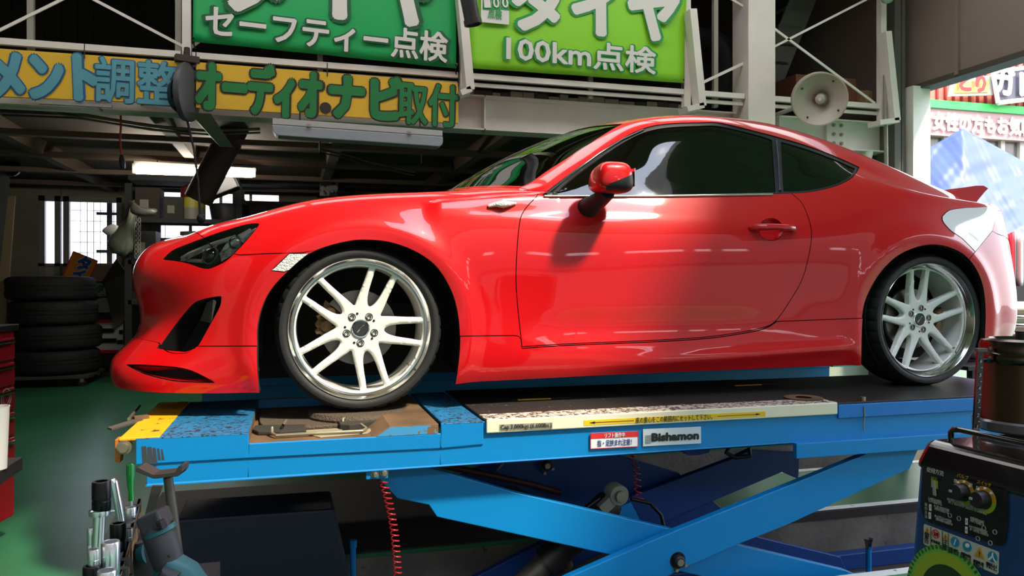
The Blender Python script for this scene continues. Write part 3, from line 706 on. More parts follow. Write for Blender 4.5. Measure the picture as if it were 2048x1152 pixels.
# ------------------------------------------------------------------ wheels
M_WHT = mat('white wheel paint', (236, 234, 226), rough=0.28, coat=0.7)
M_LIP = mat('polished rim lip', (225, 225, 222), rough=0.13, metal=1.0)
M_TYRE = mat('tyre rubber', (30, 29, 28), rough=0.62, bump=0.15, bscale=220)
M_ROTOR = mat('brake rotor steel', (120, 116, 110), rough=0.35, metal=0.9)
M_CAL = mat('worn brake caliper', (120, 92, 62), rough=0.55, metal=0.5, bump=0.5, bscale=60, var=0.5, vscale=30)
M_NUT = mat('wheel nut', (120, 100, 75), rough=0.3, metal=1.0)
M_CAP = mat('centre cap grey', (54, 54, 56), rough=0.35, metal=0.3)
def wheel_face(rot, d_rim, d_hub, RO=.243):
    """10 thin spokes in five pairs, concave; returns verts (x, depth, z) and faces"""
    def pol(a, r): return (r*math.sin(a), r*math.cos(a))
    D = math.pi/180; holes = []
    for k in range(5):
        c = (rot+72*k)*D
        L = [(8.2, .232), (8.6, .20), (9.4, .16), (9.6, .13), (8.2, .108), (4.5, .094)]
        P = [(0, .090)]+[(-a, r) for a, r in reversed(L)]+[(-6, .236), (0, .237), (6, .236)]+L
        holes.append([pol(c+a*D, r) for a, r in P])
        L = [(21.6, .232), (20.0, .20), (16.5, .16), (12.0, .13), (7.2, .108), (3.0, .094)]
        P = [(0, .091)]+[(-a, r) for a, r in reversed(L)]+[(-20, .235), (-10, .237), (0, .2375), (10, .237), (20, .235)]+L
        holes.append([pol(c+36*D+a*D, r) for a, r in P])
    HS = [np.array(crom(h, 4, True)) for h in holes]
    pts = []; edges = []
    for h in HS:
        n0 = len(pts); pts += [tuple(p) for p in h]; edges += [(n0+i, n0+(i+1) % len(h)) for i in range(len(h))]
    n0 = len(pts); m = 120; pts += [(RO*math.cos(2*math.pi*i/m), RO*math.sin(2*math.pi*i/m)) for i in range(m)]; edges += [(n0+i, n0+(i+1) % m) for i in range(m)]
    A = np.array(pts); s = .0065; kk = int(RO/s)+1
    G = np.array([(i*s+(j % 2)*s/2, j*s*.87) for i in range(-kk, kk+1) for j in range(-kk, kk+1)])
    ok = (np.hypot(G[:, 0], G[:, 1]) < RO-.003) & (((A[None]-G[:, None])**2).sum(-1).min(1) > .0042**2)
    for h in HS: ok &= ~inpoly(h, G)
    g = [tuple(q) for q in G[ok]]
    r = delaunay_2d_cdt([Vector(p) for p in pts+g], edges, [], 0, 1e-7, True)
    V = np.array([tuple(v) for v in r[0]]); F = np.array([f for f in r[2] if len(f) == 3]); c = V[F].mean(1)
    ok = np.hypot(c[:, 0], c[:, 1]) < RO*.9995
    for h in HS: ok &= ~inpoly(h, c)
    F = F[ok]; allh = np.vstack(HS)
    dist = np.array([np.sqrt(((allh-v)**2).sum(1).min()) for v in V]); rr = np.hypot(V[:, 0], V[:, 1])
    t = np.clip((rr-.06)/(.236-.06), 0, 1); dep = d_hub+(d_rim-d_hub)*(t**1.5)
    e = np.clip(1-dist/.0075, 0, 1); dep = dep+.0055*e*e*(rr < .24)
    return V, F, dep
def wheel(cx, rot, d_rim, d_hub, far=False):
    cy = 2*CYC if far else 0.0; s = -1 if far else 1      # depth goes inward
    C = Vector((cx, cy, DECK+.314)); Y = Vector((0, s, 0))
    V, F, dep = wheel_face(rot, d_rim, d_hub)
    mb = MB()
    fr = [C+Vector((v[0], s*d, v[1])) for v, d in zip(V, dep)]; th = np.clip(.020+.016*(1-np.hypot(V[:, 0], V[:, 1])/.24), .01, .04)
    bk = [p+Y*t for p, t in zip(fr, th)]
    ed = set()
    for t in F:
        for i in range(3): ed.add((int(t[i]), int(t[(i+1) % 3])))
    bd = [e for e in ed if (e[1], e[0]) not in ed]; n = len(fr)
    mb.add(fr+bk, [tuple(int(x) for x in t) for t in F]+[tuple(int(x)+n for x in reversed(t)) for t in F]+[(a, b, b+n, a+n) for a, b in bd], 0)
    # stepped polished lip, then the painted barrel
    mb.lathe([(.2600, .012), (.2665, .006), (.2672, .001), (.2655, -.001), (.2625, .002), (.2605, .008), (.2560, .012), (.2545, .018), (.2500, max(.024, d_rim*.6)), (.2445, d_rim-.004), (.2430, d_rim+.002)], C, Y, 96, m=1)
    mb.lathe([(.2432, d_rim), (.2385, d_rim+.004), (.2370, d_rim+.03), (.2330, .13), (.236, .20), (.262, .214), (.262, .218)], C, Y, 96, m=0)
    w = mb.build('wheel', [M_WHT, M_LIP], CAR, smooth=42, origin=C)
    # tyre
    prof = [(.2590, .012), (.2665, .004), (.2760, -.003), (.2860, -.005), (.2960, -.002), (.3030, .008), (.3085, .022), (.3120, .036), (.3128, .048), (.3075, .050), (.3075, .057), (.3132, .059), (.3138, .092), (.3080, .094), (.3080, .102), (.3138, .104),
            (.3138, .126), (.3080, .128), (.3080, .136), (.3134, .138), (.3128, .170), (.3120, .182), (.3085, .196), (.3030, .210), (.2960, .220), (.2760, .221), (.2590, .208)]
    N = 216; tb = MB(); u = Vector((1, 0, 0)); wz = Vector((0, 0, 1)); rows = []
    for j in range(N):
        a = 2*math.pi*j/N; r_ = []
        for (r, h) in prof:
            if .3025 < r < .3130 and (h < .05 or h > .168) and j % 6 == 0: r -= .0045
            r_.append(C+Y*h+(u*math.cos(a)+wz*math.sin(a))*r)
        rows.append(r_)
    tb.grid(rows, closed_u=True); tb.build('tyre', [M_TYRE], w, smooth=35, origin=C)
    # hub details
    f = C+Y*(d_hub)
    hb_ = MB(); hb_.lathe([(.0005, -.003), (.026, -.004), (.029, -.001), (.029, .012)], f, Y, 36, m=0); hb_.build('centre_cap', [M_CAP], w, smooth=35)
    hb_ = MB(); hb_.lathe([(.029, .004), (.030, -.004), (.034, -.005), (.036, .001), (.036, .006)], f, Y, 36); hb_.build('cap_ring', [M_CHR], w, smooth=35)
    nb = MB(); nb.box(f-Y*.0042+Vector((0, 0, 0)), (.038, .0006, .004), Matrix.Rotation(math.radians(-48), 3, 'Y')); nb.box(f-Y*.0042+Vector((.004, 0, .003)), (.018, .0006, .003), Matrix.Rotation(math.radians(-48), 3, 'Y')); nb.build('cap_emblem', [M_CHR], w)
    for k in range(5):
        a = math.radians(rot+14+72*k); p = f+Vector((math.sin(a)*.0545, 0, math.cos(a)*.0545))
        q = MB(); q.lathe([(.0005, .002), (.0065, .002), (.0075, -.004), (.0088, -.005), (.0092, .004)], p-Y*.001, Y, 14, m=0); q.lathe([(.0092, .003), (.0135, -.0025), (.0145, -.002), (.0145, .004)], p, Y, 20, m=1)
        q.build('lug_nut', [M_NUT, M_GLOSSBLK], w, smooth=35)
        a += math.radians(24); p = f+Vector((math.sin(a)*.058, 0, math.cos(a)*.058)); q = MB(); q.lathe([(.0005, -.0016), (.0045, -.0016), (.005, .003)], p, Y, 12); q.build('bolt_hole', [M_GLOSSBLK], w, smooth=35)
    q = MB(); a = math.radians(128); q.cyl(C+Vector((math.sin(a)*.232, 0, math.cos(a)*.232))+Y*(d_rim+.012), C+Vector((math.sin(a)*.222, 0, math.cos(a)*.222))+Y*(d_rim-.01), .004, n=8); q.build('valve', [M_NUT], w, smooth=40)
    b = MB(); b.lathe([(.05, .0), (.145, .0), (.146, .002), (.146, .02), (.145, .022), (.05, .022)], C+Y*.115, Y, 64, closed=True, m=0); b.lathe([(.0005, -.03), (.066, -.03), (.070, -.024), (.070, .0)], C+Y*.115, Y, 40, m=0)
    b.build('brake_rotor', [M_ROTOR], w, smooth=35)
    cal = MB(); prof2 = []
    R_ = []
    for i in range(13):
        a = math.radians((262 if not cx else 70)+(48 if not cx else 40)*i/12)
        ri, ro = .092+.01*math.sin(i*1.9), .162+.006*math.sin(i*2.3)
        R_.append([C+Y*h+Vector((math.sin(a)*r, 0, math.cos(a)*r)) for r, h in ((ri, .085), (ro-.02, .068+.008*(i % 3)), (ro, .085), (ro, .15), (ri, .15), (ri, .085))])
    cal.grid(R_); cal.add(R_[0][:-1], [(0, 1, 2, 3, 4)]); cal.add(R_[-1][:-1], [(0, 1, 2, 3, 4)])
    for t in (.25, .75):
        a = math.radians((262 if not cx else 70)+48*t); cal.cyl(C+Y*.062+Vector((math.sin(a)*.125, 0, math.cos(a)*.125)), C+Y*.09+Vector((math.sin(a)*.125, 0, math.cos(a)*.125)), .021, n=16)
    cal.build('brake_caliper', [M_CAL], w, smooth=30)
    return w
wheel(0.0, 22, .022, .030); wheel(0.0, 22, .022, .030, far=True)
wheel(2.622, -3, .040, .062); wheel(2.622, -3, .040, .062, far=True)
# ================================================================== THE WORKSHOP
def at(px, py, d):                              # point on the ray of a pixel at view depth d
    r = ray(px, py); return Vector((CX+r.x*d, CY+r.y*d, CZ+r.z*d))
M_FLOOR = mat('green epoxy floor', (50, 114, 78), rough=0.3, var=0.35, vscale=1.2, bump=0.03, bscale=4, worn=((120, 150, 125), 0.72, 9, 0.03))
M_CONC = mat('pit concrete', (112, 108, 100), rough=0.9, var=0.5, vscale=3, bump=0.4, bscale=30, worn=((40, 36, 32), 0.62, 12, 0.05))
M_PITF = mat('pit floor', (52, 44, 40), rough=0.9, var=0.4, vscale=2, bump=0.2, bscale=20)
M_WPAINT = mat('white line paint', (225, 225, 215), rough=0.6, worn=((70, 95, 80), 0.60, 14, 0.04))
M_WALL = mat('dingy wall panel', (140, 134, 116), rough=0.85, var=0.15, vscale=1.5)
M_WALLD = mat('dark wall cladding', (88, 82, 70), rough=0.8)
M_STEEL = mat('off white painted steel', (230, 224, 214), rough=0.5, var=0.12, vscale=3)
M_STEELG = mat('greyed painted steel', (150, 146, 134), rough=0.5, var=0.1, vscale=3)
M_CEIL = mat('ceiling sheet', (204, 198, 188), rough=0.8); M_MEZ = mat('dark underside boards', (96, 78, 66), rough=0.85)
M_GREYC = mat('grey doorstep concrete', (110, 108, 104), rough=0.85, var=0.2, vscale=3)
YB = 8.95; XL = -4.7; XR = 5.43; ZC = 5.6
P0, P1 = -0.32, 0.46; Q0, Q1 = 1.25, 1.97; PX0, PX1 = -1.15, 4.6; PD = -0.28
mb = MB()
def fl(a, b, c, d): mb.span((a, c, -.35), (b, d, 0))
fl(-7, 14, -6, P0); fl(-7, 14, P1, Q0); fl(-7, 14, Q1, 14); fl(-7, PX0, P0, P1); fl(PX1, 14, P0, P1); fl(-7, 1.05, Q0, Q1); fl(PX1, 14, Q0, Q1)
tag(mb.build('floor', [M_FLOOR]), kind='structure')
mb = MB(); mb.span((-30, -30, -.3), (30, -6, -.005)); tag(mb.build('floor_yard', [mat('yard asphalt', (66, 64, 62), rough=0.9, bump=.2, bscale=60)]), kind='structure')
mb = MB(); mb.span((14, -6, -.3), (34, 34, -.005)); mb.span((-7, 14, -.3), (14, 34, -.005)); tag(mb.build('floor_street', [mat('street concrete', (122, 118, 112), rough=0.9)]), kind='structure')
for nm, a, b in (('trim_1', P0, P1), ('trim_2', Q0, Q1)):
    PXa = PX0 if nm == 'trim_1' else 1.05; mb = MB(); mb.span((PXa, a, PD-.05), (PX1, b, PD), 1); mb.span((PXa, a-.004, PD), (PX1, a+.001, -.02)); mb.span((PXa, b-.001, PD), (PX1, b+.004, -.02))
    mb.span((PXa-.004, a, PD), (PXa+.001, b, -.02)); mb.span((PX1-.001, a, PD), (PX1+.004, b, -.02))
    tag(mb.build(nm, [M_CONC, M_PITF]), kind='structure')
mb = MB()
for a, b in ((P0-.05, P0), (P1, P1+.05), (Q0-.05, Q0), (Q1, Q1+.05)): mb.span((1.3, a, -.01), (PX1, b, .002))
mb.span((PX1, P0-.05, -.01), (PX1+.05, P1+.05, .002))
tag(mb.build('trim_3', [M_WPAINT]), kind='structure')
mb = MB(); mb.span((1.3, P1-.012, -.045), (PX1, P1+.002, -.003)); tag(mb.build('trim_4', [mat('pit edge angle iron', (48, 46, 46), rough=0.6, metal=0.4)]), kind='structure')
o = MB(); o.span((-.95, P1+.005, .001), (1.28, Q0+.5, .006)); tag(o.build('dark_floor_sheet', [mat('dark brown floor sheet', (44, 34, 30), rough=0.7, metal=0.2, var=.4, vscale=4)]), 'dark brown sheet lying on the floor beneath the lifted car', 'steel plate')  # thin dark brown sheet laid over the green floor between the pits

# walls with their openings (door and window in the back wall)
def zat(py, px, Y): return onY(px, py, Y).z
def xat(px, Y): return onY(px, 500, Y).x
dx0, dx1 = xat(76, YB), xat(243, YB); dz1 = zat(393, 160, YB)
wx0, wx1 = xat(318, YB), xat(560, YB); wz0, wz1 = zat(482, 400, YB), zat(380, 400, YB)
mb = MB()
mb.span((XL-.2, YB, 0), (dx0, YB+.18, ZC)); mb.span((dx0, YB, dz1), (dx1, YB+.18, ZC)); mb.span((dx1, YB, 0), (wx0, YB+.18, ZC))
mb.span((wx0, YB, 0), (wx1, YB+.18, wz0)); mb.span((wx0, YB, wz1), (wx1, YB+.18, ZC)); mb.span((wx1, YB, 0), (XR+.2, YB+.18, ZC))
for px in (122, 300, 430): mb.span((xat(px, YB)-.004, YB-.004, dz1 if px == 122 else 0), (xat(px, YB)+.004, YB, 3.0), 1)
tag(mb.build('wall_back', [M_WALL, M_WALLD]), kind='structure')
mb = MB(); mb.span((XL-.2, -6, 0), (XL, YB, ZC)); tag(mb.build('wall_left', [M_WALL]), kind='structure')
mb = MB()
lz = 3.02
mb.span((XR, 3.28, 0), (XR+.15, YB, ZC)); mb.span((XR, -6, lz), (XR+.15, 3.28, ZC))
for i in range(9): mb.span((XR-.03, 2.55-i*.95, lz), (XR, 2.59-i*.95, ZC), 0)
mb.span((XR-.02, -6, lz-.02), (XR+.16, 3.28, lz+.03), 1)
tag(mb.build('wall_right', [mat('dark shutter housing', (136, 120, 112), rough=0.75), mat('shutter sill', (80, 72, 64), rough=0.6)]), kind='structure')
# unseen roof; its opening is cut to let sun onto the car's front half
SX0, SX1, SY0, SY1 = 0.42, 2.75, -2.95, -1.0; RZ = 4.2
mb = MB(); TX0, TX1, TY0, TY1 = -3.6, 5.2, 1.25, 2.40
mb.span((XL-.2, SY1, RZ), (XR+.15, TY0, RZ+.12)); mb.span((XL-.2, TY1, RZ), (XR+.15, 2.6, RZ+.12)); mb.span((XL-.2, TY0, RZ), (TX0, TY1, RZ+.12)); mb.span((TX1, TY0, RZ), (XR+.15, TY1, RZ+.12))
for i in range(1, 6): x = TX0+(TX1-TX0)*i/6; mb.span((x-.04, TY0, RZ), (x+.04, TY1, RZ+.12))
mb.span((XL-.2, 2.6, ZC), (XR+.15, YB+.2, ZC+.12)); mb.span((XL-.2, 2.55, RZ), (XR+.15, 2.65, ZC))
mb.span((XL-.2, -6.2, RZ), (SX0, SY1, RZ+.12)); mb.span((SX1, -6.2, RZ), (XR+.15, SY1, RZ+.12)); mb.span((SX0, -6.2, RZ), (SX1, SY0, RZ+.12))
for i in range(6): mb.span((XL, -6+i*1.4-.05, RZ-.16), (SX0 if SY0-.2 < -6+i*1.4 < SY1+.2 else XR, -6+i*1.4+.05, RZ), 0)
tag(mb.build('ceiling', [M_CEIL]), kind='structure')

# unseen corrugated sheets, added to spread daylight onto the banners and the beam
mt = bpy.data.materials.new('added translucent sheet'); mt.use_nodes = True; t_ = mt.node_tree; t_.nodes.clear(); MATS['added_sheet'] = mt
a1 = t_.nodes.new('ShaderNodeOutputMaterial'); a2 = t_.nodes.new('ShaderNodeBsdfTranslucent'); a2.inputs[0].default_value = (.62, .60, .56, 1); t_.links.new(a2.outputs[0], a1.inputs[0])
mb = MB(); rows = [[Vector((TX0+(TX1-TX0)*i/120, y, RZ+.06+.012*math.sin(i*1.6))) for y in (TY0-.02, TY1+.02)] for i in range(121)]; mb.grid(rows)
tag(mb.build('added_roof_light', [mt], smooth=70), kind='structure')

# ---- back door: glazed, with a wire grille behind it
M_FRAME = mat('aluminium frame', (150, 148, 142), rough=0.45, metal=0.3)
M_FROST = glass('hazy glazing', (0.80, 0.80, 0.86))
D = empty('door_1', ((dx0+dx1)/2, YB+.05, 0)); D['kind'] = 'structure'
pz = zat(527, 160, YB); xm = xat(130, YB)
mb = MB()
for x in (dx0, xat(108, YB), xm-.03, dx1-.07): mb.span((x, YB+.02, 0), (x+.075, YB+.10, dz1))
mb.span((dx0, YB+.02, dz1-.07), (dx1, YB+.10, dz1)); mb.span((dx0, YB+.02, pz-.04), (dx1, YB+.10, pz)); mb.span((dx0, YB+.02, 0), (dx1, YB+.1, .08))
mb.build('door_frame', [M_FRAME], D)
mb = MB(); mb.span((dx0+.05, YB+.055, .08), (dx1-.05, YB+.065, pz-.04)); mb.build('lower_panel', [mat('lower door panel', (168, 164, 150), rough=0.6)], D)
mb = MB(); mb.span((dx0+.05, YB+.055, pz), (dx1-.05, YB+.06, dz1-.07)); mb.build('pane', [M_FROST], D)
mb = MB(); yg = YB+.30
for i in range(14): x = xm+.12+i*.085; mb.cyl((x, yg, .1), (x, yg, 2.4), .005, n=6)
for i in range(10): z = 1.0+i*.15; mb.cyl((xm, yg, z), (dx1, yg, z), .004, n=6)
x = xat(210, YB); mb.span((x-.03, yg-.02, 0), (x+.03, yg+.02, 2.4)); 
for z in (zat(424, 210, YB), zat(501, 210, YB)): mb.span((x-.17, yg-.03, z-.02), (x+.13, yg, z+.02))
mb.build('wire_gate', [mat('dark gate wire', (40, 42, 46), rough=0.5)], D)
o = MB(); o.span((dx0-.2, YB-.9, .0005), (dx1+.3, YB, .012)); tag(o.build('trim_5', [M_GREYC]), kind='structure')
# ---- back window behind the shelves
wd = empty('window_1', ((wx0+wx1)/2, YB+.05, wz0)); wd['kind'] = 'structure'
mb = MB()
for i in range(5): x = wx0+(wx1-wx0)*i/4; mb.span((x-.02, YB+.02, wz0), (x+.02, YB+.08, wz1))
mb.span((wx0, YB+.02, wz0), (wx1, YB+.08, wz0+.04)); mb.span((wx0, YB+.02, wz1-.04), (wx1, YB+.08, wz1)); mb.build('window_frame', [M_FRAME], wd)
mb = MB(); mb.span((wx0, YB+.05, wz0), (wx1, YB+.055, wz1)); mb.build('pane', [M_FROST], wd)

# ---- storage floor (mezzanine) over the back of the bay
bz0, bz1 = 2.418, 2.70; YM = 3.15
mb = MB(); mb.span((XL, YM+.2, bz1-.12), (XR, YB, bz1)); 
for i in range(7): mb.span((XL+.6+i*1.4, YM+.2, bz0+.02), (XL+.7+i*1.4, YB, bz1-.12))
for i in range(4): mb.span((XL, 4.4+i*1.2, bz0-.0), (XR, 4.5+i*1.2, bz0+.05))
tag(mb.build('trim_6', [M_MEZ]), kind='structure')
def hbeam(mb, x0, x1, y, z0, z1, w=.2, t=.012):
    mb.span((x0, y-w/2, z0), (x1, y+w/2, z0+t)); mb.span((x0, y-w/2, z1-t), (x1, y+w/2, z1)); mb.span((x0, y-.005, z0), (x1, y+.005, z1))
mb = MB(); x_b1 = xat(918, YM); hbeam(mb, XL, XR, YM+.1, bz0, bz1)
for px in (970, 200, 560, 1560): x = xat(px, YM); mb.span((x-.006, YM, bz0), (x+.006, YM+.1, bz1))
SB = mb.build('steel_beam', [M_STEEL]); tag(SB, 'long off-white steel floor beam running behind the car roof and the yellow signs', 'steel beam')
xs = xat(1652, YM+.09); mb = MB(); mb.span((xs-.01, YM+.06, bz0+.01), (xs+.32, YM+.095, bz1-.01)); mb.build('splice_plate', [M_STEEL], SB)
for i in range(2):
    for j in range(4):
        mb = MB(); c = Vector((xs+.055+i*.085, YM+.06, bz1-.045-j*.085)) if j < 3 else None
        if c is None: continue
        mb.cyl(c, c-Vector((0, .018, 0)), .017, n=6); mb.cyl(c-Vector((0, .018, 0)), c-Vector((0, .024, 0)), .010, n=10); mb.build('bolt', [M_STEELG], SB)
# rubble strip of old tiles on top of the beam
mb = MB(); rr = random.Random(3)
x = xat(930, YM)
while x < xat(1380, YM):
    w = rr.uniform(.06, .16); mb.span((x, YM+.02, bz1), (x+w*.95, YM+.06, bz1+rr.uniform(.03, .055)), rr.choice((0, 0, 1))); x += w
tag(mb.build('kick_strip', [mat('mottled kick board', (150, 140, 128), rough=0.9), mat('dark kick board', (70, 58, 50), rough=0.9)]), 'mottled brown and grey board strip along the top of the steel beam', 'kick board')
# column in front of the storage floor
x0, x1 = xat(1492, 3.0), xat(1545, 3.0)
mb = MB(); mb.span((x0, 2.96, 0), (x1, 2.975, ZC)); mb.span((x0, 3.2, 0), (x1, 3.215, ZC)); mb.span(((x0+x1)/2-.006, 2.97, 0), ((x0+x1)/2+.006, 3.2, ZC)); mb.span((x0-.001, 2.97, 0), (x0+.008, 3.2, ZC))
tag(mb.build('steel_column', [M_STEEL]), 'tall off-white steel column rising behind the car roof beside the loudspeaker', 'column')
# end post, sunlit door jamb and downpipe by the right hand opening
mb = MB(); mb.span((5.325, 2.98, 0), (5.52, 3.28, lz)); tag(mb.build('door_jamb', [mat('sunlit white post', (238, 236, 226), rough=0.7)]), 'white sunlit post at the edge of the right opening', 'post')
mb = MB(); mb.span((5.18, 3.05, 0), (5.25, 3.28, lz+.9)); mb.span((5.262, 3.05, 0), (5.30, 3.28, lz+.9)); tag(mb.build('shutter_rail', [mat('grey shutter rail', (96, 94, 86), rough=0.6)]), 'dark grey vertical shutter guide left of the sunlit white post', 'shutter rail')
c0 = onY(1770, 150, 2.95); c1 = onY(1773, 372, 2.95)
mb = MB(); mb.tube([c0, c1, Vector((c1.x, c1.y, .0))], .018, 8); tag(mb.build('conduit_pipe', [M_STEELG], smooth=50), 'thin grey conduit pipe running down beside the right opening', 'pipe')
# pale partition under the beam on the right
a = onY(1560, 300, 3.4); b = onY(1808, 300, 3.4)
mb = MB(); mb.span((a.x-1.2, 3.42, 0), (5.2, 3.47, bz0)); tag(mb.build('wall_partition', [mat('pale green wall sheet', (168, 176, 160), rough=0.7, var=.15, vscale=1.3)]), kind='structure')
mb = MB(); q = onY(1733, 304, 3.2); mb.lathe([(.0005, -.075), (.045, -.075), (.060, .0), (.064, .0), (.064, .008), (.0005, .008)], q, (0, 0, 1), 24); 
tag(mb.build('white_cup', [mat('white plastic cup', (222, 220, 205), rough=0.5)], smooth=40), 'white plastic tub hanging behind the car roof below the beam', 'tub')

# ---- guard rail of the storage floor
YR = 3.02
def bar(mb, p, q, w=.05, Y=YR, t=.04, m=None):
    """flat bar between two photo points lying in the plane Y"""
    a, b = onY(*p, Y), onY(*q, Y); d = (b-a); L = d.length; d.normalize(); ang = math.atan2(d.z, d.x)
    mb.box((a+b)/2, (L, t, w), Matrix.Rotation(-ang, 3, 'Y'), m)
RL = empty('guard_rail', (xat(900, YR), YR, bz1), 'off-white steel guard rail of the storage floor carrying the green banners', 'guard rail')
zr = onY(0, 83, YR).z
for k, (xa, xb) in enumerate(((XL, xat(362, YR)), (xat(385, YR), xat(915, YR)), (xat(940, YR), xat(1366, YR)), (xat(1395, YR), xat(1487, YR)), (xat(1545, YR), xat(1757, YR)))):
    mb = MB(); mb.span((xa, YR-.02, zr-.022), (xb, YR+.02, zr+.022)); mb.span((xa, YR+.01, zr-.075), (xb, YR+.03, zr-.045)); mb.build('bottom_rail', [M_STEEL], RL)
    mb = MB(); mb.span((xa, YR-.02, 4.3), (xb, YR+.02, 4.345)); mb.build('top_rail', [M_STEEL], RL)
for p in (374, 927, 1372, 1763):
    x = xat(p, YR); mb = MB(); mb.span((x-.03, YR-.03, bz1-.02), (x+.03, YR+.03, 4.4)); mb.build('post', [M_STEEL], RL)
for p in (62, 357, 640, 1180, 1430):
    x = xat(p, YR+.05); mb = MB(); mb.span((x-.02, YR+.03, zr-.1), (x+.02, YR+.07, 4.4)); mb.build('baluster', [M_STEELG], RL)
for a_, b_, c_ in (((-40, -120), (365, 92), .02), ((560, -40), (378, 98), .02), ((1395, 170), (1490, 125), .025), ((1545, 95), (1770, -20), .02), ((1545, 55), (1750, 207), .022), ((365, -120), (-60, 90), .02), ((1384, 165), (1340, 140), .02), ((1490, 15), (1400, -40), .02), ((915, 130), (880, 112), .02)):
    mb = MB(); bar(mb, a_, b_, c_, YR+.03, .01); mb.build('diagonal_brace', [M_STEEL], RL)
# bent steel brackets bolted in front of the posts
for k, (px_, nm) in enumerate(((930, 'bent off-white steel bracket between the two green banners'), (1385, 'bent off-white steel bracket at the right end of the light green banner'), (1772, 'bent off-white steel bracket beside the dark shutter housing'))):
    mb = MB()
    tops = {0: (918, -30), 1: (1380, 22), 2: (1768, 66)}[k]; low = {0: (938, 182), 1: (1399, 214), 2: (1786, 243)}[k]; foot = {0: (918, 190), 1: (1366, 222), 2: (1748, 248)}[k]
    bar(mb, tops, low, .065, 2.93, .12); bar(mb, low, foot, .045, 2.95, .16)
    tag(mb.build('steel_bracket', [M_STEEL]), nm, 'bracket')
# dark cladding behind the rail
mb = MB()
for i in range(46): x = XL+.1+i*.2; mb.span((x, YB-.06, bz1), (x+.11, YB-.01, ZC), 0)
mb.span((XL, YB-.02, bz1), (XR, YB, ZC), 0); tag(mb.build('wall_cladding', [M_WALLD]), kind='structure')
# things stored up there
def tyre_mesh(mb, c, ax, R, w, n=48, m=0):
    prof = [(R*.60, w*.40), (R*.66, w*.47), (R*.80, w*.50), (R*.92, w*.46), (R*.985, w*.38), (R, w*.30), (R, w*.12), (R*.985, w*.11), (R*.985, w*.05), (R, w*.04), (R, -w*.04), (R*.985, -w*.05), (R*.985, -w*.11), (R, -w*.12), (R, -w*.30), (R*.985, -w*.38), (R*.92, -w*.46), (R*.80, -w*.50), (R*.66, -w*.47), (R*.60, -w*.40)]
    mb.lathe(prof, c, ax, n, m=m, closed=True)
M_TY2 = mat('black tyre rubber', (15, 14, 14), rough=0.75, bump=0.2, bscale=90)
for px, R, lab in ((1425, .46, 'large dark tyre standing on the storage floor left of the column, nearer the banner'), (1468, .44, 'large dark tyre standing on the storage floor left of the column, half behind it')):
    p = onY(px, 60, 3.6); mb = MB(); tyre_mesh(mb, Vector((p.x-.05, 3.78, bz1+R)) if px < 1450 else Vector((p.x+.35, 4.75, bz1+R)), (1, .5, 0) if px < 1450 else (.9, -.5, 0), R, .28)
    tag(mb.build('stored_tyre', [M_TY2], smooth=40), lab, 'tyre', 'tyres on the storage floor')
mb = MB(); a = onY(1540, 165, 3.8); b = onY(1618, -30, 3.8); b2 = b+(b-a)*.1
for y in (3.8, 4.4):
    mb.add([Vector((a.x-.15, y, a.z)), Vector((a.x+.15, y, a.z)), Vector((b2.x+.15, y, b2.z)), Vector((b2.x-.15, y, b2.z)), Vector((a.x-.15, y+.03, a.z)), Vector((a.x+.15, y+.03, a.z)), Vector((b2.x+.15, y+.03, b2.z)), Vector((b2.x-.15, y+.03, b2.z))], [(0,1,2,3),(4,7,6,5),(0,4,5,1),(1,5,6,2),(2,6,7,3),(3,7,4,0)])
for i in range(7): t = i/6; c = a.lerp(b2, t); mb.span((c.x-.15, 3.8, c.z), (c.x+.12, 4.4, c.z+.03))
tag(mb.build('steel_stair', [mat('grey stair steel', (88, 88, 78), rough=0.6)]), 'grey steel stair flight rising behind the guard rail cross braces', 'stairs')
M_CARD = mat('brown cardboard', (142, 104, 66), rough=0.85, var=.12, vscale=5)
M_CARD2 = mat('reddish brown cardboard', (116, 72, 48), rough=0.85)
def carton(px0, py0, px1, py1, Y, dp, m, lab, grp=None, rot=0, name='cardboard_box', label_m=None):
    a, b = onY(px0, py1, Y), onY(px1, py0, Y); a.x, b.x = min(a.x, b.x), max(a.x, b.x); w, h = b.x-a.x, b.z-a.z
    c = Vector(((a.x+b.x)/2, Y+dp/2, a.z+h/2)); R = Matrix.Rotation(rot, 3, 'Z')
    bx = MB(); bx.box(c, (w, dp, h), R); o = bx.build(name, [m], bevel=.004); tag(o, lab, 'box', grp)
    t = MB(); t.box(c+R@Vector((0, -dp/2-.001, 0))+Vector((0, 0, h*.0)), (.05, .002, h), R); t.box(c+Vector((0, 0, h/2+.001)), (.05, dp, .002), R); t.build('packing_tape', [mat('packing tape', (150, 120, 84), rough=.3)], o)
    return o
carton(1592, 158, 1712, 207, 3.4, .4, M_CARD2, 'reddish cardboard box behind the loudspeaker on the storage floor')
carton(1722, 182, 1745, 206, 3.35, .3, M_CARD, 'light brown cardboard box right of the loudspeaker on the storage floor')

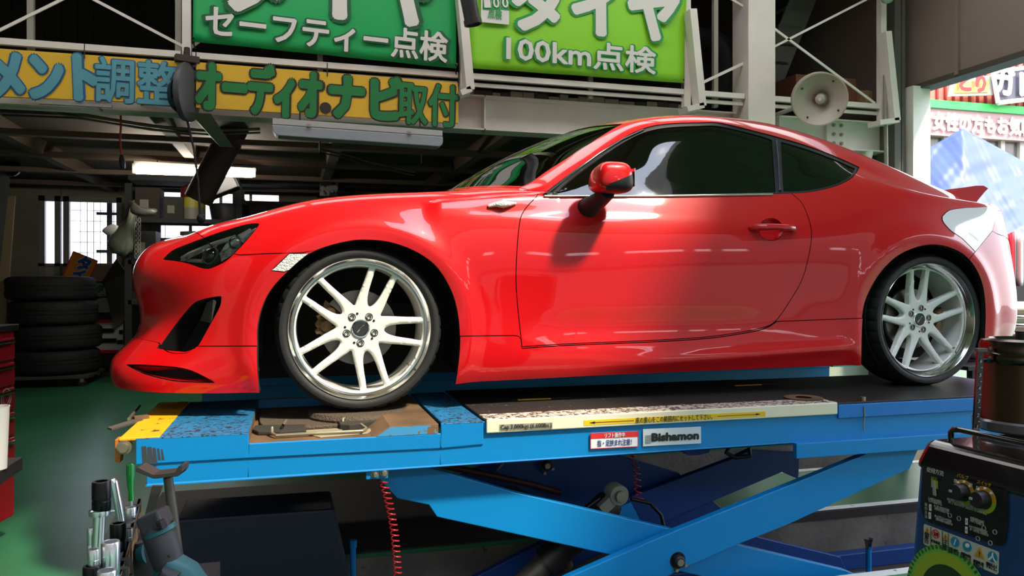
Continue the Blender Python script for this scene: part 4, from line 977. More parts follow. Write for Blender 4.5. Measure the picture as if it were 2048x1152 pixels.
# ---- banners and signs
def banner(name, corners, m, Y, lab, cat='banner', thick=.004, ties=True):
    q = [onY(*c, Y) for c in corners]     # tl, tr, br, bl
    n, k = 28, 12; rows = []
    for i in range(n+1):
        r = []
        for j in range(k+1):
            s, t = i/n, j/k; p = q[0].lerp(q[1], s).lerp(q[3].lerp(q[2], s), t); p = p.copy(); p.y += .010*math.sin(s*7+t*2)*math.sin(t*3)+.006*math.sin(s*23)*(t*.5+.2); r.append(p)
        rows.append(r)
    mb = MB(); mb.grid(rows); o = mb.build(name, [m], smooth=60, solid=thick, origin=(q[0]+q[2])/2); tag(o, lab, cat)
    if ties:
        for c in corners[2:]:
            p = onY(*c, Y); tb = MB(); tb.tube([p+Vector((0, -.01, .03)), p+Vector((.0, .02, .0)), p+Vector((.01, .03, -.04))], .005, 6); tb.build('tie', [M_BLK], o, smooth=50)
    return o, q
M_G1 = mat('deep green vinyl', (14, 172, 90), rough=0.45); M_G1D = mat('dark green ink', (14, 92, 52), rough=0.45)
M_G2 = mat('lime green vinyl', (142, 218, 40), rough=0.45); M_G2D = mat('mid green ink', (24, 150, 72), rough=0.45)
M_WINK = mat('white ink', (225, 222, 215), rough=0.5)
M_YEL = mat('yellow sign board', (236, 188, 46), rough=0.6, var=.12, vscale=3); M_BLUEL = mat('light blue paint', (92, 164, 178), rough=0.6, var=.1, vscale=5); M_BLUED = mat('blue outline paint', (34, 96, 140), rough=0.6)
M_GRP = mat('green sign paint', (28, 128, 62), rough=0.6, var=.1, vscale=5); M_BRN = mat('dark brown outline paint', (48, 38, 30), rough=0.6)
def lettering(par, s, p0, p1, Y, hpx, fill, edge, bold=.03, ebold=.075, lift=.022, name='lettering'):
    """text from photo point p0 (left middle) to p1 (right middle), hpx = letter height there"""
    a, b = onY(*p0, Y), onY(*p1, Y); c = (a+b)/2; mid = ((p0[0]+p1[0])/2, (p0[1]+p1[1])/2)
    H = (onY(mid[0], mid[1]-hpx/2, Y)-onY(mid[0], mid[1]+hpx/2, Y)).z; size = H/.80
    x = (b-a); L = x.length
    if edge: text('letter_outline', s, c+Vector((0, -lift, 0)), x, (0, 0, 1), size, edge, par, bold=ebold, width=L*1.02)
    text(name, s, c+Vector((0, -lift-.004, 0)), x, (0, 0, 1), size, fill, par, bold=bold, width=L)
bn, q = banner('hanging_banner', [(386,-150),(914,-122),(912,137),(386,83)], M_G1, 2.97, 'dark green vinyl banner with white Japanese lettering hanging on the guard rail', 'banner')
lettering(bn, 'セーフティー点検', (413, 42), (893, 98), 2.97, 52, M_WINK, M_G1D, .022, .07)
lettering(bn, 'タイヤ', (448, -62), (880, -18), 2.97, 140, M_WINK, M_G1D, .045, .085)
bn, q = banner('hanging_banner', [(938,-95),(1376,-68),(1367,166),(938,136)], M_G2, 2.97, 'lime green vinyl banner reading 100km in white, hanging above the car roof', 'banner')
lettering(bn, '100km点検', (1012, 96), (1308, 124), 2.97, 46, M_WINK, M_G2D, .024, .07)
lettering(bn, 'タイヤ', (1026, 2), (1352, 32), 2.97, 98, M_WINK, M_G2D, .05, .085)
a_, b_ = onY(962, 44, 2.945), onY(1018, -60, 2.945)
mb = MB(); mb.span((a_.x, 2.945, a_.z), (b_.x, 2.948, b_.z)); pt = mb.build('badge_panel', [M_WINK], bn)
lettering(pt, '点検', (976, 26), (1003, 30), 2.944, 17, M_G2D, None, .02, lift=.002)
for i, ch in enumerate('100'):
    x = 974+i*18; a_, b_ = onY(x-8.5, 19, 2.943), onY(x+8.5, -8, 2.943); mb = MB(); mb.span((a_.x, 2.942, a_.z), (b_.x, 2.944, b_.z)); tl = mb.build('number_tile', [M_G2D], pt)
    lettering(tl, ch, (x-6, 6), (x+6, 6), 2.941, 22, M_WINK, None, .02, lift=.002)
def board(name, corners, Y, lab):
    q = [onY(*c, Y) for c in corners]; mb = MB(); mb.prism(q, (0, .02, 0)); o = mb.build(name, [M_YEL], bevel=.002); tag(o, lab, 'sign')
    for c in (corners[0], corners[1], ((corners[0][0]+corners[1][0])/2, (corners[0][1]+corners[1][1])/2)):
        p = onY(c[0], c[1]+8, Y); tb = MB(); tb.tube([p+Vector((0, -.004, 0)), p+Vector((0, -.008, .03)), p+Vector((0, 0, .10))], .004, 6); tb.build('tie', [M_BLK], o, smooth=50)
    return o
yb1 = board('painted_sign', [(-30,95),(368,123),(362,208),(-30,192)], 2.96, 'yellow painted sign with light blue Japanese characters, left of the hose reel')
lettering(yb1, 'メント', (-14, 150), (190, 156), 2.96, 84, M_BLUEL, M_BLUED, .055, .085, lift=.004)
lettering(yb1, '調整', (192, 158), (352, 170), 2.96, 76, M_BLUEL, M_BLUED, .018, .04, lift=.004)
yb2 = board('painted_sign', [(392,124),(917,166),(917,247),(392,215)], 2.96, 'yellow painted sign with green Japanese characters, right of the hose reel')
lettering(yb2, 'オーディオ', (396, 170), (640, 190), 2.96, 84, M_GRP, M_BRN, .045, .075, lift=.004)
lettering(yb2, 'ナビ', (662, 190), (800, 200), 2.96, 76, M_GRP, M_BRN, .055, .085, lift=.004)
lettering(yb2, '取付', (796, 204), (914, 214), 2.96, 72, M_GRP, M_BRN, .022, .048, lift=.004)
p = onY(651, 216, 2.955); mb = MB(); mb.cyl(p, p-Vector((0, .004, 0)), .042, n=28); mb.add([p+Vector((.02, -.003, -.02)), p+Vector((.04, -.003, 0)), p+Vector((-.01, -.003, -.07))], [(0, 1, 2)]); mb.build('painted_dot', [M_BRN], yb2)
# rusty lower edge rail of the signs
mb = MB(); a_, b_ = onY(80, 203, 2.99), onY(225, 207, 2.99); mb.span((a_.x, 2.96, a_.z-.02), (b_.x, 2.99, a_.z)); tag(mb.build('tube_light', [M_STEELG]), 'slim pale lamp housing under the left yellow sign', 'lamp')

# ---- horn loudspeaker
ps = onY(1640, 199, 2.45); ax = (Vector((CX, CY, CZ))-ps).normalized(); ax = (ax+Vector((-.10, 0, -.06))).normalized()
HS_ = empty('horn_loudspeaker', ps, 'round beige horn loudspeaker hanging in front of the steel beam', 'loudspeaker')
M_HORN = mat('beige horn plastic', (186, 180, 164), rough=0.4)
sc = .215
mb = MB(); mb.lathe([(.35*sc, -.55*sc), (.70*sc, -.45*sc), (.92*sc, -.25*sc), (sc, -.02*sc), (sc*1.0, .03*sc), (.95*sc, .03*sc), (.90*sc, -.02*sc), (.62*sc, -.16*sc), (.40*sc, -.33*sc), (.26*sc, -.6*sc), (.0005, -.62*sc)], ps, ax, 56)
mb.build('bell', [M_HORN], HS_, smooth=40)
mb = MB(); mb.lathe([(.0005, -.04*sc), (.10*sc, -.05*sc), (.17*sc, -.09*sc), (.18*sc, -.12*sc), (.22*sc, -.5*sc)], ps, ax, 30); mb.build('phase_plug', [M_HORN], HS_, smooth=40)
mb = MB(); mb.lathe([(.0005, -.02*sc), (.055*sc, -.02*sc), (.06*sc, -.05*sc)], ps, ax, 20); mb.build('centre_badge', [M_WINK], HS_, smooth=40)
mb = MB(); bx = ps-ax*.2+Vector((-.035, 0, -.0)); mb.lathe([(.0005, -.25*sc), (.55*sc, -.24*sc), (.93*sc, -.1*sc), (1.0*sc, .2*sc), (.98*sc, .42*sc), (.9*sc, .5*sc)], bx, ax, 48); mb.build('rear_shell', [mat('horn rear shell', (160, 154, 138), rough=.5)], HS_, smooth=40)
u = ax.orthogonal().normalized(); w = ax.cross(u)
for k in range(4):
    a = math.radians(20+90*k); c = ps+(u*math.cos(a)+w*math.sin(a))*sc*.78+ax*(-.05*sc); mb = MB(); mb.sphere(c, .008, 10, 6); mb.build('screw', [M_BLK], HS_, smooth=60)
mb = MB(); mb.tube([ps-ax*.25, Vector((ps.x, YM, ps.z))], .02, 8); mb.tube([ps+u*sc*.9-ax*.2, ps-ax*.3, ps-u*sc*.9-ax*.2], .012, 6); mb.build('mount', [M_STEELG], HS_, smooth=40)
# ceiling lamp end and thick black hose at the top edge
p = onY(1775, -3, 2.85); mb = MB(); mb.sphere(p, .055, 20, 12, sc=(1, 1, .8)); mb.cyl(p+Vector((0, 0, .03)), p+Vector((0, 0, .3)), .03); tag(mb.build('round_lamp', [mat('pale green lamp', (176, 188, 168), rough=.3)], smooth=50), 'small pale round lamp cut by the top edge above the shutter bracket', 'lamp')
a_, b_ = onY(925, -60, 2.2), onY(946, 46, 2.2)
mb = MB(); mb.tube([a_+Vector((-.1, 0, .5)), a_, b_], .055, 24); mb.lathe([(.056, -.02), (.062, -.02), (.062, .012), (.05, .012), (.05, -.1)], b_, (b_-a_), 28)
tag(mb.build('exhaust_hose', [mat('dark rubber hose', (44, 42, 44), rough=.45)], smooth=40), 'thick dark hose end hanging between the two green banners', 'hose')

# ---- lamps
M_TUBE = mat('glowing tube', (255, 250, 235), emit=(255, 248, 232), es=26)
d_ = 7.6; A, B = at(268, 339, d_), at(508, 347, d_+.5)
FL = empty('fluorescent_lamp', (A+B)/2, 'lit fluorescent tube lamp hanging over the back shelves', 'lamp')
ax = (B-A).normalized(); mb = MB(); mb.tube([A, A+ax*.02, B-ax*.02, B], [.02, .042, .042, .02], 14); mb.build('tube', [M_TUBE], FL, smooth=50)
mb = MB(); mb.box((A+B)/2+Vector((0, .05, .055)), ((B-A).length*1.02, .12, .03), Matrix.Rotation(math.atan2(ax.y, ax.x), 3, 'Z')); mb.build('housing', [M_STEELG], FL)
for e in (A, B): mb = MB(); mb.box(e+Vector((0, .02, .01)), (.03, .06, .10)); mb.build('end_cap', [M_STEELG], FL)
mb = MB(); mb.cyl(A+ax*.2+Vector((0, .05, .06)), A+ax*.2+Vector((0, .05, 2.4-A.z)), .006, n=6); mb.cyl(B-ax*.2+Vector((0, .05, .06)), B-ax*.2+Vector((0, .05, 2.4-B.z)), .006, n=6); mb.build('hanger', [M_BLK], FL)
Yf = 2.9
q = [onY(x, y, Yf) for x, y in ((545, 237), (885, 262), (885, 272), (545, 249))]
OF = empty('unlit_lamp', (q[0]+q[1])/2, 'unlit grey fluorescent lamp fixture hanging under the right yellow sign', 'lamp')
mb = MB(); mb.prism([onY(x, y, Yf) for x, y in ((545, 236), (885, 261), (885, 272), (545, 248))], (0, .07, 0)); mb.build('lamp_base', [mat('lamp enamel', (176, 176, 170), rough=.5)], OF, bevel=.003)
mb = MB(); mb.prism([onY(x, y, Yf-.03) for x, y in ((544, 249), (886, 273), (886, 284), (884, 290), (878, 293), (556, 271), (549, 267), (545, 258))], (0, .14, 0)); mb.build('reflector', [mat('lamp reflector enamel', (150, 158, 160), rough=.45)], OF, bevel=.006)
for px in (617, 818):
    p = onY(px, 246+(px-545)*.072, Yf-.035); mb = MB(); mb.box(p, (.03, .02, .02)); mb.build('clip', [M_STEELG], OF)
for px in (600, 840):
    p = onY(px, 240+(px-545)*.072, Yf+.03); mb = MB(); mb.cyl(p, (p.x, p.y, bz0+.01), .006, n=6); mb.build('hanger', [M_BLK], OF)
# struts under the storage floor
for k, (a_, b_, dp, lab) in enumerate((((400, 226), (452, 292), 5.4, 'pale steel strut leaning under the storage floor right of the hose reel'),)):
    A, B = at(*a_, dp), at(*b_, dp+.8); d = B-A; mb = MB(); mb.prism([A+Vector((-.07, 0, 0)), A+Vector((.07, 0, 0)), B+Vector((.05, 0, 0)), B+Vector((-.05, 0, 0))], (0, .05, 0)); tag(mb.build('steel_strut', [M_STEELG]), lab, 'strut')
A, B = at(455, 285, 7.0), at(395, 400, 7.0); mb = MB(); mb.tube([A+Vector((.2, .2, .5)), A, B], .12, 20); tag(mb.build('air_duct', [mat('brown duct', (58, 40, 30), rough=.7)], smooth=50), 'dark brown duct crossing in front of the lit tube lamp', 'duct')
# wires under the floor
for k, (P, lab, c) in enumerate((([(60,208),(180,232),(300,252),(420,262),(520,258)], 'sagging beige cable bundle under the left yellow sign', (92, 88, 70)), ([(0,222),(150,228),(260,245),(380,262)], 'sagging dark cable under the left yellow sign', (52, 50, 44)), ([(640,240),(640,298),(700,312),(740,325),(830,345)], 'twisted dark cable under the unlit lamp', (50, 44, 38)))):
    mb = MB(); P3 = [onY(x, y, 3.6+.15*k) for x, y in P]; mb.tube(P3, .012, 6); mb.tube([p+Vector((0, .05, -.02)) for p in P3], .008, 6); tag(mb.build('electric_cable', [mat('cable %d' % k, c, rough=.7)], smooth=60), lab, 'cable')
# ================================================================== THE SCISSOR LIFT
M_BLU = mat('blue lift paint', (0, 124, 190), rough=0.42, bump=0.04, bscale=50, worn=((24, 40, 60), 0.735, 7, 0.01))
M_BLUT = mat('worn blue deck paint', (30, 112, 160), rough=0.55, worn=((30, 26, 22), 0.535, 70, 0.02), var=.15)
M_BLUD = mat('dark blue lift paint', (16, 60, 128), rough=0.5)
M_WHITE = mat('cream lift paint', (226, 218, 190), rough=0.5, worn=((120, 100, 70), 0.70, 12, 0.02))
M_WTOP = mat('cream deck worn to steel', (34, 28, 25), rough=0.6, worn=((150, 140, 124), 0.64, 60, 0.02))
M_WEDGE = mat('cream deck edge', (210, 202, 184), rough=0.6, worn=((44, 34, 28), 0.50, 70, 0.02))
M_DECKP = mat('dark worn deck plate', (44, 40, 38), rough=0.42, metal=0.2, var=.3, vscale=3)
M_RUST = mat('rusty steel plate', (112, 84, 56), rough=0.75, var=.45, vscale=6, bump=.15, bscale=40)
M_YLW = mat('yellow flap paint', (236, 166, 16), rough=0.5, worn=((70, 52, 30), 0.60, 14, 0.01))
M_BOLT = mat('zinc bolt', (150, 142, 120), rough=0.4, metal=0.8)
M_GREASE = mat('greasy black steel', (26, 24, 24), rough=0.5)
M_GRIT = mat('gritty plate', (84, 72, 58), rough=0.7, bump=.8, bscale=160, worn=((210, 190, 150), 0.66, 90, 0.02))
YN, YF = -0.30, 0.45
LIFT = empty('scissor_lift', (1.2, .8, PD), 'blue scissor car lift carrying the red car over the floor pits', 'car lift')
xl = onY(272, 885, YN).x; xr = 3.05
xa, xb, xc, xd, xe, xf = [onY(p, 860, YN-.006).x for p in (497, 780, 882, 967, 972, 1673)]
# near platform
mb = MB(); zb = DECK-.150
mb.span((xl+.03, YN, zb), (xa, YN+.008, DECK-.002)); mb.span((xa, YN, zb), (xc, YN+.008, DECK-.045)); mb.span((xc, YN, zb), (xr, YN+.008, DECK-.002)); mb.span((xl+.03, YF-.008, zb), (xr, YF, DECK-.002)); mb.span((xl+.03, YN, zb), (xr, YN+.05, zb+.008)); mb.span((xl+.03, YF-.05, zb), (xr, YF, zb+.008))
for i in range(9): x = xl+.4+i*.46; mb.span((x, YN+.008, zb+.03), (x+.04, YF-.008, DECK-.04))
mb.span((xl+.02, YN, zb+.05), (xl+.03, YF, DECK-.01))
mb.build('platform_frame', [M_BLU], LIFT, bevel=.003)
mb = MB(); mb.span((xl, YN-.006, DECK-.082), (xa, YN+.002, DECK)); mb.span((xa, YN-.006, DECK-.082), (xc, YN+.002, DECK-.034)); mb.span((xc, YN-.006, DECK-.082), (xd, YN+.002, DECK)); 
mb.build('edge_plate', [M_BLU], LIFT, bevel=.003)
mb = MB(); mb.span((xl, YN-.006, DECK-.006), (xa, YF, DECK)); mb.build('deck_plate', [M_BLUT], LIFT, bevel=.002)
mb = MB(); mb.span((xc+.005, YN-.006, DECK-.006), (xd, YF, DECK)); mb.build('deck_plate', [M_BLUT], LIFT, bevel=.002)
# sunk pocket around the front wheel with a raised rusty tread plate
mb = MB(); mb.span((xa, YN, DECK-.044), (xc, YF, DECK-.036)); mb.span((xa-.002, YN+.01, DECK-.04), (xa+.001, YF, DECK-.006)); mb.build('pocket_plate', [M_RUST], LIFT)
mb = MB(); p = [(xb-.06, DECK-.036), (xb, DECK-.001), (xc-.008, DECK-.001), (xc-.008, DECK-.036)]
mb.prism([Vector((x, YN-.004, z)) for x, z in p], (0, .72, 0)); mb.build('ramp_plate', [M_RUST], LIFT, bevel=.003)
mb = MB(); mb.prism([Vector((x, YN-.007, z)) for x, z in [(xb-.045, DECK-.034), (xb, DECK-.005), (xc-.012, DECK-.005), (xc-.012, DECK-.034)]], (0, .004, 0)); mb.build('ramp_edge', [mat('flaking blue edge', (60, 140, 190), rough=.5, worn=((120, 84, 54), .50, 10, .02))], LIFT)
mb = MB(); mb.lathe([(.0005, 0), (.19, 0), (.195, .02), (.185, .0355), (.0005, .0355)], (.0, .10, DECK-.036), (0, 0, 1), 48); mb.build('turntable', [M_GRIT], LIFT, smooth=30)
mb = MB(); q = [onY(x, y, YN-.0065) for x, y in ((527, 903), (790, 884), (781, 896), (772, 903), (535, 917), (528, 912))]
# cream section
mb = MB(); mb.span((xe, YN-.014, DECK-.042), (xf, YN-.004, DECK+.006)); mb.build('cream_edge', [M_WHITE], LIFT, bevel=.004)
mb = MB(); mb.span((xe, YN-.010, DECK), (xf, YN+.10, DECK+.0065)); mb.build('cream_margin', [M_WEDGE], LIFT)
mb = MB(); mb.span((xe, YN+.10, DECK), (xf, YF, DECK+.006)); mb.build('deck_plate', [M_WTOP], LIFT)
mb = MB(); mb.span((xf+.006, YN-.008, DECK-.004), (xr, YF, DECK+.004)); mb.build('deck_plate', [M_DECKP], LIFT, bevel=.002)
mb = MB(); mb.span((xf+.006, YN-.012, DECK-.060), (xr, YN, DECK-.004)); mb.build('edge_plate', [mat('scuffed blue edge', (16, 112, 190), rough=.45, worn=((150, 190, 220), .70, 30, .01))], LIFT, bevel=.003)
mb = MB(); x0_ = onY(1590, 890, YN-.02).x; mb.span((x0_, YN-.03, DECK-.205), (xr, YN-.006, DECK-.147)); mb.span((x0_, YN-.03, DECK-.150), (xr, YN, DECK-.145)); mb.build('side_rail', [M_BLU], LIFT, bevel=.003)
# slots, ring and small fittings in the deck
for a_, b_ in ((onZ(1433, 768, DECK), onZ(1520, 785, DECK)), (onZ(1010, 795, DECK), onZ(1050, 803, DECK))):
    mb = MB(); mb.span((a_.x, a_.y-.12, DECK+.0062), (a_.x+.25, a_.y, DECK+.0085)); mb.build('slot_cover', [M_DECKP], LIFT)
    mb = MB(); mb.span((a_.x+.02, a_.y-.135, DECK+.0064), (a_.x+.16, a_.y-.12, DECK+.010)); mb.build('slot_lip', [M_YLW], LIFT)
mb = MB(); c = onZ(1607, 797, DECK+.006); mb.lathe([(.030, 0), (.075, 0), (.078, .005), (.07, .007), (.032, .005)], c, (0, 0, 1), 32); mb.build('lift_ring', [M_RUST], LIFT, smooth=30)
mb = MB(); c = onZ(1726, 801, DECK+.004); mb.cyl(c, c+Vector((0, 0, .016)), .010, n=12); mb.build('bolt', [M_BOLT], LIFT)
mb = MB(); c = onY(1728, 818, YN-.014); mb.tube([c+Vector((0, 0, .01)), c+Vector((.003, 0, -.03)), c+Vector((-.002, 0, -.06)), c+Vector((0, 0, -.09))], .003, 6); mb.build('wire_hook', [M_BOLT], LIFT, smooth=50)
# yellow end flap, its hinge and stop
fx = onY(238, 882, YN).x; fx2 = onY(319, 879, YN).x
mb = MB(); mb.span((fx, YN-.002, DECK-.006), (fx2, YF, DECK+.003)); mb.build('end_flap', [M_YLW], LIFT, bevel=.002)
mb = MB(); mb.prism([Vector((fx-.012, YN+.002, DECK-.001)), Vector((fx+.008, YN+.002, DECK-.001)), Vector((fx+.002, YN+.002, DECK-.075)), Vector((fx-.012, YN+.002, DECK-.07))], (0, .05, 0)); mb.prism([Vector((fx, YN+.002, DECK-.016)), Vector((xl, YN+.002, DECK-.006)), Vector((xl, YN+.002, DECK-.003)), Vector((fx, YN+.002, DECK-.003))], (0, .01, 0)); mb.build('flap_hinge', [mat('rusty orange hinge', (180, 110, 30), rough=.6, worn=((60, 40, 26), .55, 20, .02))], LIFT, bevel=.002)
c = onY(248, 895, YN-.004); mb = MB(); mb.lathe([(.0005, -.016), (.014, -.016), (.015, 0), (.022, 0), (.022, .02)], c, (0, 1, 0), 20); mb.build('hinge_pin', [M_BOLT], LIFT, smooth=40)
a_ = onZ(215, 858, DECK+.0); b_ = onZ(262, 838, DECK+.0); mb = MB(); mb.add([a_+Vector((0,0,0)), a_+Vector((.02,-.035,0)), b_+Vector((.05,-.06,0)), b_+Vector((.03,.0,0)), a_+Vector((0,0,.006)), a_+Vector((.02,-.035,.006)), b_+Vector((.05,-.06,.006)), b_+Vector((.03,.0,.006))], [(0,3,2,1),(4,5,6,7),(0,1,5,4),(1,2,6,5),(2,3,7,6),(3,0,4,7)]); mb.build('flap_tab', [mat('bare steel tab', (110, 104, 96), rough=.5, metal=.6)], LIFT)
mb = MB(); mb.tube([onZ(258, 838, DECK+.012), onZ(279, 812, DECK+.012)], .006, 8); mb.build('flap_rod', [M_BOLT], LIFT, smooth=50)
mb = MB(); c = onZ(282, 840, DECK); mb.box(c+Vector((0, 0, .008)), (.05, .02, .016), .5); mb.build('flap_stop', [M_RUST], LIFT)
# scratched patch of bare paint at the corner
mb = MB(); rr = random.Random(5)
for i, (x0p, x1p) in enumerate(((283, 292), (294, 303), (305, 311), (314, 318), (322, 325))):
    y0, y1 = 893+i*1.5, 928-(i > 2)*8
    q = [onY(x, y, YN-.0068) for x, y in ((x0p, y0), (x1p, y0-1), (x1p+4, y1), (x0p+2, y1))]; mb.prism(q, (0, .001, 0))
mb.build('worn_sticker', [mat('old dark sticker', (52, 56, 58), rough=.6)], LIFT)
# far platform
mb = MB(); mb.span((xl+.03, 1.25, zb), (xr, 1.26, DECK)); mb.span((xl+.03, 1.97, zb), (xr, 1.98, DECK)); mb.span((xl, 1.25, DECK-.008), (xr, 1.98, DECK)); mb.span((xl, 1.245, DECK-.055), (xr, 1.252, DECK-.045)); mb.build('platform_frame', [M_BLU], LIFT, bevel=.003)
mb = MB(); a_, b_ = onY(500, 804, 1.24), onY(612, 812, 1.24); mb.span((a_.x, 1.243, a_.z-.022), (b_.x, 1.249, a_.z+.012)); st = mb.build('warning_sticker', [mat('red sticker', (190, 28, 34), rough=.5)], LIFT); st['label'] = 'red sticker on the far platform'
text('lettering', '安全確認ヨシ!', Vector(((a_.x+b_.x)/2, 1.242, a_.z-.005)), (1, 0, 0), (0, 0, 1), .02, M_WINK, st, bold=.02, width=(b_.x-a_.x)*.8)
mb = MB(); a_ = onY(1700, 740, 1.2); mb.prism([Vector((a_.x-.10, 1.24, DECK-.05)), Vector((a_.x+.08, 1.24, DECK-.05)), Vector((a_.x+.02, 1.24, DECK+.03)), Vector((a_.x-.06, 1.24, DECK+.03))], (0, .05, 0)); mb.build('stop_bracket', [mat('green tinted bracket', (60, 190, 170), rough=.5)], LIFT)
# stickers and lettering on the near side
def sticker(name, x0p, y0p, x1p, y1p, hpx, m, Y=YN-.0065, **k):
    a, b = onY(x0p, y0p, Y), onY(x1p, y1p, Y); mid = ((x0p+x1p)/2, (y0p+y1p)/2); h = (onY(mid[0], mid[1]-hpx/2, Y)-onY(mid[0], mid[1]+hpx/2, Y)).z
    mb = MB(); mb.prism([a-Vector((0, 0, h/2)), b-Vector((0, 0, h/2)), b+Vector((0, 0, h/2)), a+Vector((0, 0, h/2))], (0, .0012, 0)); o = mb.build(name, [m], LIFT); return o, a, b, h
def stext(par, s, a, b, h, t, xo=0, zo=0, wfrac=.9, hf=.6, bold=.02, align='CENTER'):
    c = (a+b)/2; d = (b-a); L = d.length; d.normalize(); c = c+d*xo*L+Vector((0, -.0016, zo*h)); return text('lettering', s, c, d, (0, 0, 1), h*hf/.72, t, par, bold=bold, width=L*wfrac)
M_INK = mat('black ink', (22, 22, 24), rough=.5); M_STW = mat('white sticker', (206, 214, 220), rough=.4); M_REDI = mat('red ink', (206, 40, 44), rough=.5); M_NAVY = mat('navy ink', (44, 62, 120), rough=.5)
o, a, b, h = sticker('yellow_strip', 1168, 846, 1531, 827.5, 10, mat('yellow strip', (226, 186, 26), rough=.45), Y=YN-.0152)
stext(o, '車の重心をこの範囲内にセットして下さい。', a, b, h, M_INK, xo=-.02, wfrac=.42, hf=.95, bold=.01)
mb = MB(); d = (b-a).normalized(); L = (b-a).length
for s0, s1, sg in ((.03, .26, -1), (.72, .97, 1)):
    P, Q = a+d*L*s0+Vector((0, -.0012, 0)), a+d*L*s1+Vector((0, -.0012, 0)); mb.prism([P-Vector((0, 0, .0008)), Q-Vector((0, 0, .0008)), Q+Vector((0, 0, .0008)), P+Vector((0, 0, .0008))], (0, .0006, 0))
    e = P if sg < 0 else Q; mb.prism([e, e-d*sg*.02+Vector((0, 0, .004)), e-d*sg*.02-Vector((0, 0, .004))], (0, .0006, 0)); mb.build('arrow', [M_INK], o); mb = MB()
pass
o, a, b, h = sticker('capacity_plate', 999, 855.5, 1105, 851, 12.5, mat('grey plate', (150, 144, 126), rough=.5), Y=YN-.0152)
stext(o, 'Cap.3,000kgs.(6,600lbs.)', a, b, h, M_INK, wfrac=.96, hf=.72, bold=.015)
o, a, b, h = sticker('maker_plate', 1286, 875.5, 1402, 870, 34, M_STW)
stext(o, 'Bishamon', a, b, h, M_INK, xo=.05, wfrac=.80, hf=.44, bold=.07)
mb = MB()
for i in range(7): p = a+(b-a)*.03+Vector((0, -.0014, h*(.10-.075*i))); mb.prism([p, p+(b-a)*(.10), p+(b-a)*.10+Vector((0, 0, .0012)), p+Vector((0, 0, .0012))], (0, .0006, 0))
mb.build('logo_bars', [M_INK], o)
o, a, b, h = sticker('warning_sticker', 1181, 882, 1276, 877.5, 31, mat('clean white sticker', (226, 228, 232), rough=.4))
mb = MB(); z1 = Vector((0, 0, h/2)); z2 = Vector((0, 0, h*.14)); y_ = Vector((0, -.0012, 0)); mb.prism([a+z2+y_, b+z2+y_, b+z1+y_, a+z1+y_], (0, .0008, 0))
for P, Q in ((a-z1, b-z1), (a-z1, a+z1), (b-z1, b+z1)):
    dd = (Q-P).normalized(); up = Vector((0, 0, .0022)) if abs(dd.z) < .5 else d*.0022
    mb.prism([P+y_-up*.5, Q+y_-up*.5, Q+y_+up*.5, P+y_+up*.5], (0, .0008, 0))
mb.build('red_border', [M_REDI], o)
stext(o, 'リフト操作中', a, b, h, M_STW, zo=.32, wfrac=.42, hf=.24, bold=.02).location.y -= .001
stext(o, '指・足挟まれ注意！', a, b, h, M_NAVY, zo=-.17, wfrac=.72, hf=.32, bold=.02)
# scissor arms: outline in the photograph, plane, thickness
def arm(name, px, Y, m, th=.035):
    mb = MB(); mb.prism([onY(x, y, Y) for x, y in px], (0, th, 0)); return mb.build(name, [m], LIFT, bevel=.003)
arm('scissor_arm', [(722,918),(800,918),(1030,985),(1350,1060),(1692,1141),(1760,1170),(1560,1190),(1227,1111),(874,1034),(858,1010),(795,997),(759,959)], YN+.085, M_BLU)
arm('scissor_arm', [(1590,966),(1730,909),(1760,880),(1846,880),(1837,898),(1820,937),(1572,1051),(1461,1095),(1376,1133),(1240,1200),(1000,1290),(960,1240),(1142,1152),(1250,1105),(1350,1062)], YN+.03, M_BLU)
YI = .33
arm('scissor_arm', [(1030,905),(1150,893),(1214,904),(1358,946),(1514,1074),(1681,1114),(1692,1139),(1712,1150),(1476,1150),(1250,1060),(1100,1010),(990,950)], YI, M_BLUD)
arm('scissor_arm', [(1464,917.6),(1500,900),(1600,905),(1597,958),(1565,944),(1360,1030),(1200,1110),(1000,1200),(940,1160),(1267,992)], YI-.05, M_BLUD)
YG = 1.35
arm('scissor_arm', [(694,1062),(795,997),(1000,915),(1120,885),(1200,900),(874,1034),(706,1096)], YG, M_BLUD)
arm('scissor_arm', [(1160,893),(1238,911),(1358,948),(1367,953),(1358,957),(1200,925),(1060,893)], YG+.3, M_BLU)
# pivots
def pivot(px, py, Y, r, small=True):
    c = onY(px, py, Y); mb = MB(); mb.lathe([(.0005, -.024), (r*.8, -.024), (r, -.018), (r, 0), (r*1.5, 0), (r*1.5, .004)], c, (0, 1, 0), 28)
    mb.build('pivot_pin', [M_GREASE if small else M_BOLT], LIFT, smooth=35)
    mb = MB(); mb.cyl(c-Vector((0, .026, 0)), c-Vector((0, .020, 0)), r*.6, n=20); mb.build('pin_head', [M_BOLT], LIFT)
    if small:
        for dx, dz in ((.028, -.017), (-.010, -.033)):
            e = c+Vector((dx, 0, dz)); mb = MB(); mb.cyl(e-Vector((0, .016, 0)), e+Vector((0, .005, 0)), .0075, n=6); mb.build('bolt', [M_BOLT], LIFT)
pivot(1355.5, 1121, YN+.03, .022)
c = onY(750, 947, YN-.002); mb = MB(); mb.box(c+Vector((.008, .02, 0)), (.075, .02, .045)); mb.build('pin_bracket', [M_BLU], LIFT, bevel=.003); pivot(750, 948, YN+.005, .009, False); pivot(768, 945, YN+.005, .010, False)
pivot(1092, 930, .30, .020)
pivot(1135, 1130, YI-.06, .018, False)
pivot(760, 1060, YG-.01, .03, False)
